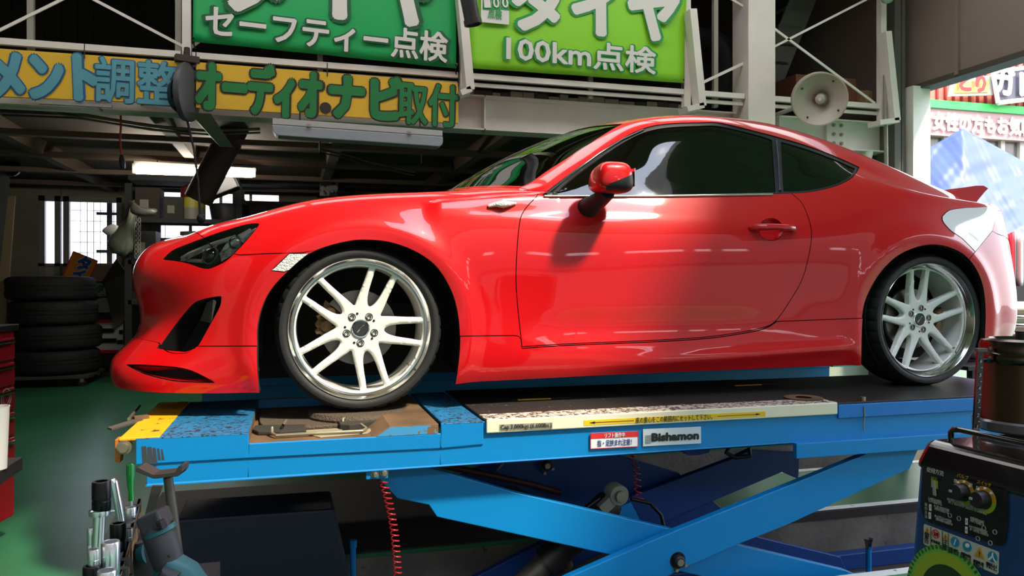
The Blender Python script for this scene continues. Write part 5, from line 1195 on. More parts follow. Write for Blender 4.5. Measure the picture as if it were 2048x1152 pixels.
# hydraulic cylinder
A, B = onY(1239, 989, .05), onY(1010, 1200, .05); ax = (B-A).normalized()
mb = MB(); mb.tube([A+ax*.035, A+ax*.06, A+ax*.42], [.05, .062, .062], 28); mb.build('cylinder_barrel', [M_GREASE], LIFT, smooth=40)
mb = MB(); mb.tube([A+ax*.02, A+ax*.50, B+ax*.1], .02, 16); mb.build('piston_rod', [M_CHR], LIFT, smooth=40)
mb = MB(); pl_ = onY(1200, 996, -.03); p2 = onY(1178, 1012, -.03); mb.tube([pl_, p2+(p2-pl_)*1.2], .0035, 8); mb.build('steel_rod', [M_CHR], LIFT, smooth=40)
mb = MB(); mb.tube([A+ax*.42, A+ax*.46, B+ax*.1], [.05, .045, .045], 24); mb.build('lower_barrel', [mat('dirty silver cylinder', (110, 106, 96), rough=.5, metal=.5, var=.5, vscale=9)], LIFT, smooth=40)
c = onY(1239.5, 991.6, -.02); mb = MB(); mb.lathe([(.022, 0), (.040, 0), (.042, .004), (.042, .07), (.022, .07)], c, (0, 1, 0), 30, closed=True); mb.box(c+ax*.05+Vector((0, .035, 0)), (.09, .06, .045), Matrix.Rotation(-math.atan2(ax.z, ax.x), 3, 'Y')); mb.build('rod_eye', [mat('grey rod eye', (128, 134, 120), rough=.5)], LIFT, smooth=35)
mb = MB(); mb.cyl(c-Vector((0, .02, 0)), c+Vector((0, .1, 0)), .022, n=24); mb.build('eye_pin', [M_BOLT], LIFT, smooth=35)
mb = MB(); mb.prism([onY(x, y, .02) for x, y in ((1215, 1020), (1262, 1005), (1285, 1050), (1210, 1075))], (0, .05, 0)); mb.build('cylinder_bracket', [M_BLU], LIFT)
mb = MB(); mb.tube([onY(x, y, .1) for x, y in ((1262, 998), (1300, 1006), (1322, 1030), (1330, 1065))], .008, 8); mb.build('hydraulic_hose', [M_BLK], LIFT, smooth=50)
mb = MB(); mb.tube([onY(x, y, .28) for x, y in ((870, 928), (970, 948), (1060, 968), (1120, 985))], .014, 10); mb.build('hydraulic_pipe', [mat('brown red pipe', (70, 26, 22), rough=.5)], LIFT, smooth=50)
mb = MB(); mb.tube([onY(x, y, .1) for x, y in ((1460, 892), (1452, 905), (1470, 915), (1500, 912), (1498, 896))], .010, 8); mb.build('hydraulic_hose', [M_BLK], LIFT, smooth=50)
for P in ([(1355, 895), (1424, 893), (1418, 905), (1400, 910), (1378, 911)],): mb = MB(); mb.prism([onY(x, y, .12) for x, y in P], (0, .05, 0)); mb.build('under_bracket', [M_BLUD], LIFT)
# coiled red air lines
M_COIL = mat('red coiled tube', (150, 20, 22), rough=.3)
def coil(name, p, q, Y, r, turns, lab=None):
    a, b = onY(*p, Y), onY(*q, Y); P = []; n = turns*14
    for i in range(n+1):
        t = i/n; c = a.lerp(b, t); c = c+Vector((.01*math.sin(t*5), 0, 0)); th = 2*math.pi*turns*t; P.append(c+Vector((r*math.cos(th), r*math.sin(th), 0)))
    mb = MB(); mb.tube(P, .0028, 6); o = mb.build(name, [M_COIL], LIFT, smooth=60)
    if lab: o['label'] = lab
coil('coiled_air_line', (764, 955), (812, 1230), YN+.02, .013, 26, 'red coiled air line hanging below the near platform')
coil('coiled_air_line', (1258, 900), (1284, 998), -.02, .013, 8, 'short red coiled air line beside the rod eye')
# base frames lying in the pits
for y0, y1 in ((YN+.03, YF-.03), (1.30, 1.92)):
    mb = MB()
    for y in (y0, y1-.06): mb.span((-.9, y, PD), (3.4, y+.06, PD+.08))
    for x in (-.9, .6, 3.3): mb.span((x, y0, PD), (x+.1, y1, PD+.07))
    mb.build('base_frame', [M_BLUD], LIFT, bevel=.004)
mb = MB(); q = [onY(x, y, .12) for x, y in ((352, 1040), (668, 1018), (728, 1280), (352, 1280))]; mb.prism(q+[], (0, .28, 0)); mb.build('control_box', [mat('navy box', (14, 26, 44), rough=.6)], LIFT, bevel=.01)
mb = MB(); c = onY(706, 1095, .3); mb.cyl(c, c-Vector((0, 0, .16)), .012, n=10); mb.cyl(c+Vector((0, 0, .03)), c, .016, n=6); mb.build('jacking_bolt', [M_BLU], LIFT, smooth=35)
mb = MB(); c = onY(1737, 1092, .1); mb.cyl(c, c-Vector((0, 0, .14)), .013, n=12); mb.span((c.x-.10, .08, c.z-.15), (c.x+.02, .13, c.z-.13)); mb.build('jacking_bolt', [M_BLU], LIFT, smooth=35)
mb = MB(); mb.lathe([(.0005, .0), (.022, .0), (.017, -.02), (.014, -.04), (.014, -.05)], c+Vector((0, 0, .035)), (0, 0, 1), 6); mb.build('bolt_head', [M_CHR], LIFT)
# rubber pad with wire handles resting in the pocket in front of the wheel
PADM = mat('dark rubber slab', (46, 42, 36), rough=.8)
zt = DECK-.036; PAD = empty('wheel_pad', (-.28, YN+.1, zt), 'worn rubber pad with bent wire handles lying in front of the front tyre', 'rubber pad')
def zpoly(px, z, h, name, m, par=PAD):
    mb = MB(); mb.prism([onZ(x, y, z) for x, y in px], (0, 0, h)); return mb.build(name, [m], par, bevel=.003)
zpoly([(505,866),(510,858),(611,856),(612,867),(560,871),(516,871)], zt, .014, 'rubber_slab', PADM)
zpoly([(519,850),(519,838),(530,832),(690,832),(700,846),(690,855),(612,860),(530,862)], zt, .012, 'grit_plate', M_GRIT)
zpoly([(676,852),(690,844),(745,834),(766,842),(764,850),(700,862),(680,861)], zt+.0, .022, 'rubber_slab', PADM)
zpoly([(612,862),(680,858),(690,866),(752,857),(735,868),(640,876),(612,870)], zt, .004, 'base_sheet', mat('pale sheet', (150, 140, 116), rough=.6))
M_WIRE = mat('bright bent wire', (176, 168, 142), rough=.35, metal=.7)
mb = MB(); mb.tube([onZ(544, 855, zt+.03), onZ(544, 866, zt+.014), onZ(552, 871, zt+.010), onZ(640, 866, zt+.010), onZ(725, 862, zt+.012), onZ(733, 857, zt+.012), onZ(722, 849, zt+.02)], .0055, 10); mb.build('wire_handle', [M_WIRE], PAD, smooth=50)
mb = MB(); mb.tube([onZ(563, 858, zt+.01), onZ(566, 850, zt+.03), onZ(572, 841, zt+.03)], .005, 10); mb.build('wire_handle', [M_WIRE], PAD, smooth=50)
mb = MB(); mb.tube([onZ(685, 846, zt+.016), onZ(686, 838, zt+.03), onZ(700, 829, zt+.03), onZ(728, 823, zt+.03)], .005, 10); mb.build('wire_handle', [M_WIRE], PAD, smooth=50)
# ================================================================== THINGS AROUND THE BAY
# ---- stack of tyres on a dolly at the left
base = onZ(84, 776, 0); dd_ = (base.y-CY)*CT+(base.x-CX)*ST; R_ = 84/FPX*dd_*.985; hT = (757-556)/4/FPX*dd_
dz = .11; 
names = ('wide black tyre at the bottom of the left stack, on the dolly', 'wide black tyre second from the bottom of the left stack', 'wide black tyre second from the top of the left stack', 'wide black tyre on top of the left stack, in front of the back door')
for k in range(4):
    mb = MB(); tyre_mesh(mb, Vector((base.x+(.03, .05, .01, -.02)[k], base.y+R_*.9, dz+.02+hT*(k+.5))), (0, 0, 1), R_, hT*.995, 64); tag(mb.build('stacked_tyre', [M_TY2], smooth=40), names[k], 'tyre', 'tyres stacked on the dolly')
DL = empty('tyre_dolly', (base.x, base.y+R_*.9, 0), 'low wooden dolly on castors under the left tyre stack', 'dolly')
mb = MB(); mb.box((base.x, base.y+R_*.9, dz), (R_*2.02, R_*1.9, .035)); mb.build('board', [mat('grimy board', (60, 56, 46), rough=.8)], DL, bevel=.004)
for sx, sy in ((-1, -1), (1, -1), (-1, 1), (1, 1)):
    c = Vector((base.x+sx*R_*.86, base.y+R_*.9+sy*R_*.8, .045)); mb = MB(); mb.cyl(c-Vector((.0, .02, 0)), c+Vector((0, .02, 0)), .045, n=20); cs = mb.build('castor', [M_BLK], DL, smooth=40)
    mb = MB(); mb.span((c.x-.02, c.y-.03, .05), (c.x+.02, c.y+.03, dz-.017)); mb.build('castor_fork', [M_BOLT], cs)
# ---- red tool cabinet and white bucket at the left edge
A = at(30, 500, 3.3)
a_, b_ = at(29, 650, 3.6), at(-70, 650, 3.2)
u = Vector((b_.x-a_.x, b_.y-a_.y, 0)).normalized(); v = Vector((-u.y, u.x, 0));  v = v if v.dot(Vector((CX, CY, 0))-Vector((a_.x, a_.y, 0))) < 0 else -v
TC = empty('tool_cabinet', Vector((a_.x, a_.y, 0)), 'red tool cabinet with chrome drawer pulls at the left edge', 'tool cabinet')
ztop = at(29, 648, 3.6).z; M_RC = mat('red cabinet enamel', (142, 14, 26), rough=.35, coat=.3)
def cab(mb, s0, s1, t0, t1, z0, z1):
    P = [Vector((a_.x, a_.y, 0))+u*s+v*t for s, t in ((s0, t0), (s1, t0), (s1, t1), (s0, t1))]; mb.prism([p+Vector((0, 0, z0)) for p in P], (0, 0, z1-z0))
mb = MB(); cab(mb, 0, .6, 0, .45, .1, ztop-.03); mb.build('cabinet_body', [M_RC], TC, bevel=.006)
mb = MB(); cab(mb, -.015, .62, -.015, .46, ztop-.03, ztop); mb.build('cabinet_top', [M_BLK], TC, bevel=.005)
for i in range(5):
    z1 = ztop-.06-i*.115; mb = MB(); cab(mb, .02, .58, -.012, 0, z1-.10, z1); dr = mb.build('drawer', [M_RC], TC, bevel=.004)
    mb = MB(); cab(mb, .05, .55, -.03, -.012, z1-.022, z1-.008); mb.build('drawer_pull', [M_CHR], dr, bevel=.003)
c_ = Vector((a_.x, a_.y, 0))+u*.10-v*.0135; mb = MB(); mb.lathe([(.040, 0), (.045, 0), (.045, .002), (.040, .002)], c_+Vector((0, 0, ztop-.33)), v, 32, closed=True); mb.lathe([(.026, 0), (.029, 0), (.029, .002), (.026, .002)], c_+Vector((0, 0, ztop-.33)), v, 32, closed=True); mb.build('round_emblem', [mat('pale emblem ink', (170, 150, 150), rough=.5)], TC)
p = at(-14, 878, 2.3); mb = MB(); r0 = .042; mb.lathe([(.0005, 0), (r0*.85, 0), (r0, .18), (r0*1.03, .185), (r0*.95, .185), (r0*.8, .01)], Vector((p.x, p.y, at(0, 938, 2.3).z)), (0, 0, 1), 32)
zc = at(0, 938, 2.3).z
WB = mb.build('white_container', [mat('white container plastic', (180, 180, 176), rough=.5)], smooth=40); tag(WB, 'white plastic container cut off by the left edge, in front of the red cabinet', 'container')
mb = MB(); mb.span((p.x-.3, p.y-.16, zc-.04), (p.x+.03, p.y+.16, zc-.001)); mb.span((p.x-.28, p.y-.14, 0), (p.x-.24, p.y-.10, zc-.04)); mb.span((p.x-.28, p.y+.10, 0), (p.x-.24, p.y+.14, zc-.04)); tag(mb.build('side_bench', [M_GREASE]), 'dark narrow bench under the white container at the left edge', 'bench')
# ---- pale board and wall lamp at the far left
mb = MB(); q = [at(x, y, 8.9) for x, y in ((-30, 770), (2, 770), (30, 392), (16, 392), (2, 520))]; mb.prism(q, (0, .03, 0)); tag(mb.build('leaning_board', [mat('pale plywood', (150, 128, 96), rough=.7)]), 'pale narrow board leaning against the back wall at the left edge', 'board')
mb = MB(); q = [at(x, y, 9.2) for x, y in ((-90, 740), (-2, 740), (18, 480), (20, 298), (-90, 285))]; mb.prism(q, (-.1, .3, 0)); tag(mb.build('tall_locker', [mat('grey locker', (104, 106, 104), rough=.6)]), 'tall grey locker at the left edge beside the back door', 'locker')
p = at(22, 335, 9.0); WLm = empty('wall_lamp', p, 'small dark round lamp fixed to the grey locker', 'lamp'); mb = MB(); mb.lathe([(.0005, -.10), (.06, -.09), (.10, -.03), (.11, .02), (.08, .06), (.0005, .07)], p, (-.6, 1, .2), 24); mb.build('lamp_body', [M_GLOSSBLK], WLm, smooth=50); mb = MB(); mb.cyl(p, p+Vector((-.14, .1, 0)), .02); mb.build('arm', [M_BLK], WLm)
# ---- hose reel with its cable
p = at(374, 185, 5.5)
HR = empty('hose_reel', p, 'grey cable reel hanging between the two yellow signs', 'cable reel')
M_REEL = mat('grey reel housing', (74, 76, 80), rough=.45)
mb = MB(); mb.lathe([(.0005, -.045), (.12, -.045), (.165, -.02), (.17, .0), (.165, .02), (.12, .045), (.0005, .045)], p, (1, -.35, 0), 36); mb.v = [Vector((w.x, w.y, p.z+(w.z-p.z)*1.25)) for w in mb.v]; mb.build('reel_housing', [M_REEL], HR, smooth=35)
mb = MB(); mb.lathe([(.0005, -.075), (.10, -.075), (.13, -.04), (.14, -.03)], p+Vector((-.02, .02, -.02)), (1, -.35, 0), 30); mb.build('side_cover', [M_BLK], HR, smooth=35)
mb = MB(); mb.box(p+Vector((.0, 0, .235)), (.16, .06, .05), .3); mb.cyl(p+Vector((0, 0, .2)), (p.x, p.y, p.z+.32), .02); mb.build('hanging_bracket', [mat('rusty bracket', (60, 46, 34), rough=.7)], HR, bevel=.005)
P = [p+Vector((.0, 0, -.19)), at(388, 300, 5.5), at(396, 360, 5.5), at(401, 440, 5.5)]; mb = MB(); mb.tube([Vector(v) for v in P], .008, 8); mb.build('hanging_cable', [M_BLK], HR, smooth=50)
mb = MB(); mb.sphere(at(402, 437, 5.5), .03, 14, 10, sc=(1, 1, 1.2)); mb.build('cable_plug', [M_BLK], HR, smooth=50)
mb = MB(); mb.tube([at(342, 140, 5.5), at(318, 175, 5.6), at(278, 215, 5.7)], .010, 8); tag(mb.build('black_hose', [M_BLK], smooth=50), 'black hose slanting down to the left from the cable reel', 'hose')
RCd = empty('pull_cord', at(242, 228, 6.0), 'red cord with a black plug hanging below the left yellow sign', 'cord')
mb = MB(); mb.tube([at(241, 222, 6), at(242, 250, 6), at(240, 280, 6), at(243, 312, 6)], .008, 8); mb.build('red_cord', [mat('red cord', (190, 50, 34), rough=.5)], RCd, smooth=50)
mb = MB(); mb.tube([at(243, 310, 6), at(244, 322, 6), at(246, 337, 6)], [.012, .022, .016], 12); mb.build('plug', [M_BLK], RCd, smooth=40)
mb = MB(); a_ = at(241, 222, 6); mb.cyl(a_, (a_.x, a_.y, bz0+.03), .006, n=6); mb.lathe([(.0005, 0), (.05, 0), (.06, .05), (.03, .09)], a_-Vector((0, 0, .0)), (0, 0, 1), 16); mb.build('ceiling_hook', [mat('dusty cover', (86, 80, 70), rough=.7)], RCd, smooth=40)
# ---- storage shelves against the back wall
dS = 8.9
def at3(px, py, d=dS): return at(px, py, d)
M_SH = mat('dark shelf steel', (22, 21, 20), rough=.7)
sa = at3(250, 372); YS = sa.y
def sx(px): return onY(px, 400, YS).x
def sz(py, px=400): return onY(px, py, YS).z
SHF = empty('storage_shelf', (sx(360), YS+.25, 0), 'dark steel storage shelf in front of the back window', 'shelf')
for x in (sx(256), sx(478)):
    for y in (YS, YS+.45): mb = MB(); mb.span((x-.035, y, 0), (x+.035, y+.05, sz(366, 256))); mb.build('upright', [M_SH], SHF)
tops = []
for py in (352, 436, 520, 600):
    z = sz(py, 300); mb = MB(); mb.span((sx(256), YS, z-.05), (sx(478), YS+.5, z)); mb.build('shelf_board', [M_SH], SHF); tops.append(z)
def ybox(px0, px1, h, z, m, lab, name='cardboard_box', cat='box', dy=.05, dp=.35, grp=None):
    x0, x1 = sx(px0), sx(px1); mb = MB(); mb.span((x0, YS+dy, z), (x1, YS+dy+dp, z+h)); o = mb.build(name, [m], bevel=.006); tag(o, lab, cat, grp)
    t = MB(); t.span((x0+(x1-x0)*.2, YS+dy-.003, z+h*.25), (x0+(x1-x0)*.55, YS+dy, z+h*.6)); t.build('paper_label', [mat('greyed paper label', (120, 116, 106), rough=.7)], o)
    return o
G = 'boxes on the storage shelf'
ybox(268, 318, .36, tops[1]+.001, mat('dark carton', (44, 32, 24), rough=.8), 'dark brown carton at the left end of the middle shelf', grp=G)
ybox(325, 366, .26, tops[1]+.001, mat('dark grey carton', (46, 42, 38), rough=.8), 'dark grey carton right of the brown carton on the middle shelf', grp=G)
ybox(296, 346, .22, tops[0]+.001, M_CARD2, 'reddish carton on the top shelf behind the lamp', grp=G)
ybox(262, 310, .34, tops[2]+.001, mat('black crate', (18, 18, 18), rough=.6), 'black crate at the left of the lower shelf', 'plastic_crate', 'crate')
# yellow banded drum
x = sx(382); DR = empty('paint_tin', (x, YS+.2, tops[1]), 'dark red tin with a yellow band on the middle shelf', 'tin')
mb = MB(); mb.lathe([(.0005, 0), (.14, 0), (.14, .14)], (x, YS+.2, tops[1]), (0, 0, 1), 28); mb.build('white_base', [mat('dirty white tin', (120, 116, 100), rough=.5)], DR, smooth=40)
mb = MB(); mb.lathe([(.141, .14), (.141, .26)], (x, YS+.2, tops[1]), (0, 0, 1), 28); mb.build('yellow_band', [mat('yellow band', (150, 140, 40), rough=.5)], DR, smooth=40)
mb = MB(); mb.lathe([(.14, .26), (.14, .38), (.08, .42), (.04, .42), (.04, .45), (.0005, .45)], (x, YS+.2, tops[1]), (0, 0, 1), 28); mb.build('red_top', [mat('dark red tin', (90, 26, 22), rough=.5)], DR, smooth=40)
# tilted box hanging in front of the window
c = at3(433, 374, 8.4); Rm = Matrix.Rotation(math.radians(-24), 3, 'Y'); mb = MB(); mb.box(c, (.42, .3, .2), Rm); o = mb.build('tilted_crate', [M_GREASE], bevel=.01); tag(o, 'dark ribbed crate tilted on top of the shelf below the lit lamp', 'crate')
m2 = MB(); m2.cyl(c+Vector((0, 0, .08)), (c.x, c.y, bz0+.02), .006, n=6); m2.build('hanging_wire', [M_BLK], o)
for i in range(7): m2 = MB(); m2.box(c+Rm@Vector((.215, -.12+i*.04, 0)), (.02, .015, .19), Rm); m2.build('rib', [M_SH], o)
mb = MB(); cc = Vector((sx(455), YS+.25, 0)); mb.lathe([(.0005, 0), (.20, 0), (.23, .18), (.22, .2)], Vector((cc.x, cc.y, tops[1])), (0, 0, 1), 24)
bk_ = mb.build('dark_bucket', [M_GREASE], smooth=40); tag(bk_, 'dark bucket with a raised handle standing before the back window', 'bucket')
mb = MB(); mb.tube([Vector((cc.x+.2*math.cos(a), cc.y, tops[1]+.18+.17*math.sin(a))) for a in [math.pi*i/14 for i in range(15)]], .012, 8); mb.build('handle', [M_SH], bk_, smooth=50)
mb = MB(); cc = Vector((sx(395), YS+.22, 0)); mb.lathe([(.0005, 0), (.16, 0), (.19, .30), (.22, .30), (.22, .34), (.2, .34)], Vector((cc.x, cc.y-.0, sz(520)-.0)), (0, 0, 1), 24)
tag(mb.build('grey_tub', [mat('dusty grey tub', (78, 74, 62), rough=.7)], smooth=40), 'dusty grey tub on the lower shelf above the car nose', 'tub')
# clutter of brackets on the lower shelf
rr = random.Random(11)
for i, px in enumerate((312, 326, 340, 352, 364)):
    mb = MB(); b0 = Vector((sx(px), YS+.1+.03*i, tops[2])); mb.tube([b0, b0+Vector((rr.uniform(-.05, .05), 0, .14)), b0+Vector((rr.uniform(.02, .1), 0, .17+.02*i))], .012, 6)
    tag(mb.build('bent_bracket', [mat('dull bracket', (70, 66, 56), rough=.6)], smooth=40), ('leftmost of', 'second from the left of', 'middle one of', 'second from the right of', 'rightmost of')[i]+' the dull bent metal brackets sticking up from the lower shelf', 'bracket', 'brackets on the lower shelf')
# plastic bags hanging at the shelf corner
def blob(name, pxs, d, m, lab, cat, dp=.08, seed=1, n=18):
    """lumpy bag whose outline is traced in the photograph, with real depth"""
    C = [at(x, y, d) for x, y in crom(pxs, 4, True)]; cen = sum(C, Vector())/len(C); rr = random.Random(seed); rows = []; K = 7; view = (cen-Vector((CX, CY, CZ))).normalized()
    for k in range(-K, K+1):
        t = k/K; s = math.sqrt(max(0, 1-t*t)); rows.append([cen+(p-cen)*(s*(1+.06*math.sin(i*1.7+k)))+view*(t*dp) for i, p in enumerate(C)])
    mb = MB(); m_ = len(C); vs = [p for r in rows for p in r]; fs = []
    for k in range(len(rows)-1):
        for i in range(m_): i2 = (i+1) % m_; fs.append((k*m_+i, k*m_+i2, (k+1)*m_+i2, (k+1)*m_+i))
    mb.add(vs, fs); o = mb.build(name, [m], smooth=70); tag(o, lab, cat); return o
M_BAG = mat('cloudy plastic bag', (128, 130, 114), rough=.35, bump=.5, bscale=14)
blob('plastic_bag', [(262,405),(256,432),(240,450),(222,470),(215,488),(226,505),(250,512),(266,498),(270,460),(274,425),(270,404)], 8.85, M_BAG, 'cloudy plastic bag hanging from the left shelf corner', 'bag', .14, 2)
blob('paper_scrap', [(205,460),(222,449),(236,452),(228,466),(214,470)], 8.2, mat('pale plastic', (176, 172, 172), rough=.4), 'pale scrap of plastic sticking out left of the hanging bag', 'plastic scrap', .03, 4)
blob('plastic_bag', [(262,402),(285,415),(312,418),(310,430),(280,432),(262,424)], 8.4, mat('grey plastic bag', (84, 82, 78), rough=.35, bump=.5, bscale=14), 'small grey plastic bag lying beside the shelf corner', 'bag', .08, 3)
mb = MB(); 
for k in range(2):
    for i in range(9):
        c = at(272+k*7, 440+i*9, 8.8); mb.tube([c+Vector((.012*math.cos(a), .004*math.cos(a)*(i % 2), .028*math.sin(a))) for a in [2*math.pi*j/10 for j in range(11)]], .004, 5, caps=False)
c = at(272, 432, 8.1); tag(mb.build('steel_chain', [M_STEELG], smooth=60), 'thin grey chain hanging beside the plastic bag', 'chain')
# leaning sheets and rags left of the car nose
mb = MB(); mb.prism([at(x, y, 9.84) for x, y in ((203,565),(232,518),(262,556),(236,575),(212,580))], (0, .02, 0)); tag(mb.build('framed_sheet', [mat('brown sheet', (64, 54, 44), rough=.6)]), 'dark framed sheet leaning left of the car nose', 'sheet')
mb = MB(); mb.prism([at(x, y, 9.78) for x, y in ((208,565),(250,548),(262,560),(263,628),(231,657),(224,640))], (0, .02, 0)); tag(mb.build('cardboard_sheet', [mat('grey brown cardboard', (98, 86, 68), rough=.85)]), 'flattened brown cardboard sheet leaning left of the car nose', 'cardboard')
mb = MB(); mb.prism([at(x, y, 9.9) for x, y in ((242,745),(243,560),(290,560),(290,745))], (.1, .4, 0)); mb.v = [Vector((v.x, v.y, max(v.z, 0) if v.z > .3 else 0)) for v in mb.v]; tag(mb.build('dark_cabinet', [mat('dark cabinet', (30, 30, 30), rough=.6)]), 'dark low cabinet behind the car nose', 'cabinet')
blob('blue_rag', [(265,610),(275,600),(290,606),(292,650),(275,665),(262,655)], 9.72, mat('dark blue cloth', (24, 34, 60), rough=.9), 'dark blue cloth bundled on the cabinet behind the car nose', 'cloth', .08, 9)
# ---- advertising boards by the back door
M_OR = mat('orange sign board', (222, 140, 34), rough=.5, var=.1); M_BLI = mat('blue sign ink', (44, 78, 150), rough=.5)
dB = 10.15
def slab(name, px, d, m, lab, cat='sign', th=.025, tilt=0):
    mb = MB(); mb.prism([at(x, y, d+(tilt*(1-(y-px[0][1])/200))) for x, y in px], (0, th, 0)); o = mb.build(name, [m]); tag(o, lab, cat); return o
o = slab('orange_sign', [(124,556),(147,503),(195,522),(178,560)], dB, M_OR, 'orange leaning sign with blue and white lettering behind the tyres')
q = [at(x, y, dB-.01) for x, y in ((124,556),(147,503),(195,522),(178,560))]
mb = MB(); 
for i in range(4): A_, B_ = q[i], q[(i+1) % 4]; mb.tube([A_, B_], .008, 6)
mb.build('red_edge', [M_REDI], o)
xv = (at(190, 522, dB)-at(150, 507, dB)); yv = at(147, 503, dB)-at(128, 548, dB)
text('lettering_outline', 'タ', at(168, 527, dB-.02), xv, yv, .20, M_WINK, o, bold=.11); text('lettering', 'タ', at(168, 527, dB-.028), xv, yv, .20, M_BLI, o, bold=.07)
text('lettering_outline', 'イ', at(158, 549, dB-.02), xv, yv, .18, M_WINK, o, bold=.11); text('lettering', 'イ', at(158, 549, dB-.028), xv, yv, .18, M_BLI, o, bold=.07)
o = slab('green_board', [(172,636),(172,563),(262,563),(262,636)], 9.95, mat('olive board', (70, 74, 50), rough=.6), 'olive green board with a white label behind the tyre stack')
mb = MB(); mb.prism([at(x, y, 9.93) for x, y in ((177,593),(177,566),(212,566),(212,593))], (0, .006, 0)); wl = mb.build('white_label', [M_WINK], o)
text('lettering', 'タ', at(200, 577, 9.91), (1, 0, 0), (0, 0, 1), .11, M_G2D, wl, bold=.05); text('lettering', 'セール', at(200, 590, 9.91), (1, 0, 0), (0, 0, 1), .04, M_REDI, wl, bold=.05)
mb = MB(); c = at(207, 625, 9.92); mb.prism([c+Vector((.16*math.cos(a), 0, .19*math.sin(a))) for a in [math.pi*i/12 for i in range(13)]], (0, .006, 0)); mb.build('white_patch', [M_WINK], o)
o = slab('white_board', [(166,706),(166,640),(246,640),(246,706)], 9.85, mat('white sign board', (200, 200, 202), rough=.5), 'white sign board with red edges and black bars standing on the floor')
mb = MB(); mb.prism([at(x, y, 9.83) for x, y in ((166,645),(166,640),(246,640),(246,645))], (0, .006, 0)); mb.prism([at(x, y, 9.83) for x, y in ((166,706),(166,700),(246,700),(246,706))], (0, .006, 0)); mb.build('red_edge', [M_REDI], o)
mb = MB()
for x0p, x1p, y0p in ((191, 228, 657), (183, 233, 677), (238, 246, 660), (234, 246, 680)): mb.prism([at(x, y, 9.83) for x, y in ((x0p, y0p+8), (x0p, y0p), (x1p, y0p), (x1p, y0p+8))], (0, .006, 0))
mb.build('black_bars', [M_INK], o)
# ---- dim goods hanging / stored behind the bonnet
YB2 = 7.6
def by(px0, py0, px1, py1, Y, dp, m, name, lab, cat, grp=None, bev=.01):
    a, b = onY(px0, py1, Y), onY(px1, py0, Y); mb = MB(); mb.span((a.x, Y, a.z), (b.x, Y+dp, b.z)); o = mb.build(name, [m], bevel=bev); tag(o, lab, cat, grp); return o, a, b
RK = empty('goods_rack', (onY(700, 400, YB2).x, YB2+.3, 0), 'tall dark rack of goods behind the car bonnet', 'rack')
for px in (470, 665, 865, 1010): x = onY(px, 400, YB2-.05).x; mb = MB(); mb.span((x-.03, YB2-.05, 0), (x+.03, YB2+.0, 2.35)); mb.build('upright', [M_SH], RK)
rz = []
for py in (368, 432): z = onY(700, py, YB2).z; mb = MB(); mb.span((onY(466, 400, YB2).x, YB2-.04, z-.05), (onY(1012, 400, YB2).x, YB2+.6, z)); mb.build('shelf_board', [M_SH], RK); rz.append(z)
mb = MB(); mb.span((onY(480, 400, YB2).x, YB2+.62, .1), (onY(1012, 400, YB2).x, YB2+.65, 2.3)); mb.build('back_panel', [mat('dark brown panel', (40, 26, 22), rough=.8)], RK)
for k, (x0p, y0p, x1p, m_, lab) in enumerate(((484, 322, 560, M_CARD, 'brown carton with a pale label at the left of the goods rack'), (565, 316, 636, M_CARD, 'brown carton with a tall pale label on the goods rack'), (690, 330, 790, M_CARD2, 'reddish carton right of the blue packet on the goods rack'), (795, 326, 862, M_CARD2, 'dark reddish carton below the unlit lamp on the goods rack'))):
    o, a, b = by(x0p, y0p, x1p, 362, YB2+.02, .45, m_, 'cardboard_box', lab, 'box', 'cartons on the goods rack'); h = rz[0]-a.z; o.location.z += h+.001
    mb = MB(); c = Vector(((a.x+b.x)/2, YB2+.017, (a.z+b.z)/2+h+.03)); mb.box(c, (.15, .004, .10 if k != 1 else .14)); mb.build('paper_label', [mat('pale paper label', (150, 140, 126), rough=.6)], o)
o, a, b = by(640, 320, 677, 358, YB2-.2, .12, mat('dark blue packet', (38, 36, 62), rough=.5), 'blue_packet', 'dark blue packet with a silvery lower end hanging on the rack', 'packet')
mb = MB(); mb.span((a.x, YB2-.205, a.z-.22), (b.x, YB2-.10, a.z)); mb.build('foil_end', [mat('crumpled foil', (150, 146, 150), rough=.35, metal=.3, bump=.6, bscale=30, worn=((40, 36, 40), .5, 14, .02))], o, bevel=.01)
A, B = onY(855, 333, 6.4), onY(944, 333, 6.4); mb = MB(); mb.tube([A, A+Vector((.01, 0, 0)), B-Vector((.01, 0, 0)), B], [.04, .055, .055, .04], 20); SS = mb.build('silencer', [mat('polished silencer', (160, 150, 146), rough=.25, metal=.9)], smooth=40); tag(SS, 'shiny metal silencer hanging behind the windshield', 'exhaust silencer')
for x in (A.x+.1, B.x-.12): mb = MB(); mb.cyl((x, 6.4, A.z), (x+.1, 6.4, bz0+.03), .008, n=6); mb.build('strap', [M_BLK], SS)
mb = MB(); mb.tube([onY(783, 335, 6.4), onY(845, 336, 6.4)], .012, 8); mb.cyl(onY(812, 335, 6.4), onY(812, 335, 6.4)+Vector((0, 0, .6)), .005, n=6); tag(mb.build('metal_tube', [M_BOLT], smooth=40), 'thin metal tube left of the hanging silencer', 'tube')
p = onY(843, 300, 5.2); mb = MB(); mb.sphere(p, .035, 12, 8, sc=(.8, .6, 1.3)); mb.cyl(p, (p.x, p.y, bz0+.03), .006, n=6); tag(mb.build('small_bulb', [mat('dull bulb', (150, 144, 110), rough=.3)], smooth=50), 'small pale bulb hanging below the right end of the unlit lamp', 'bulb')

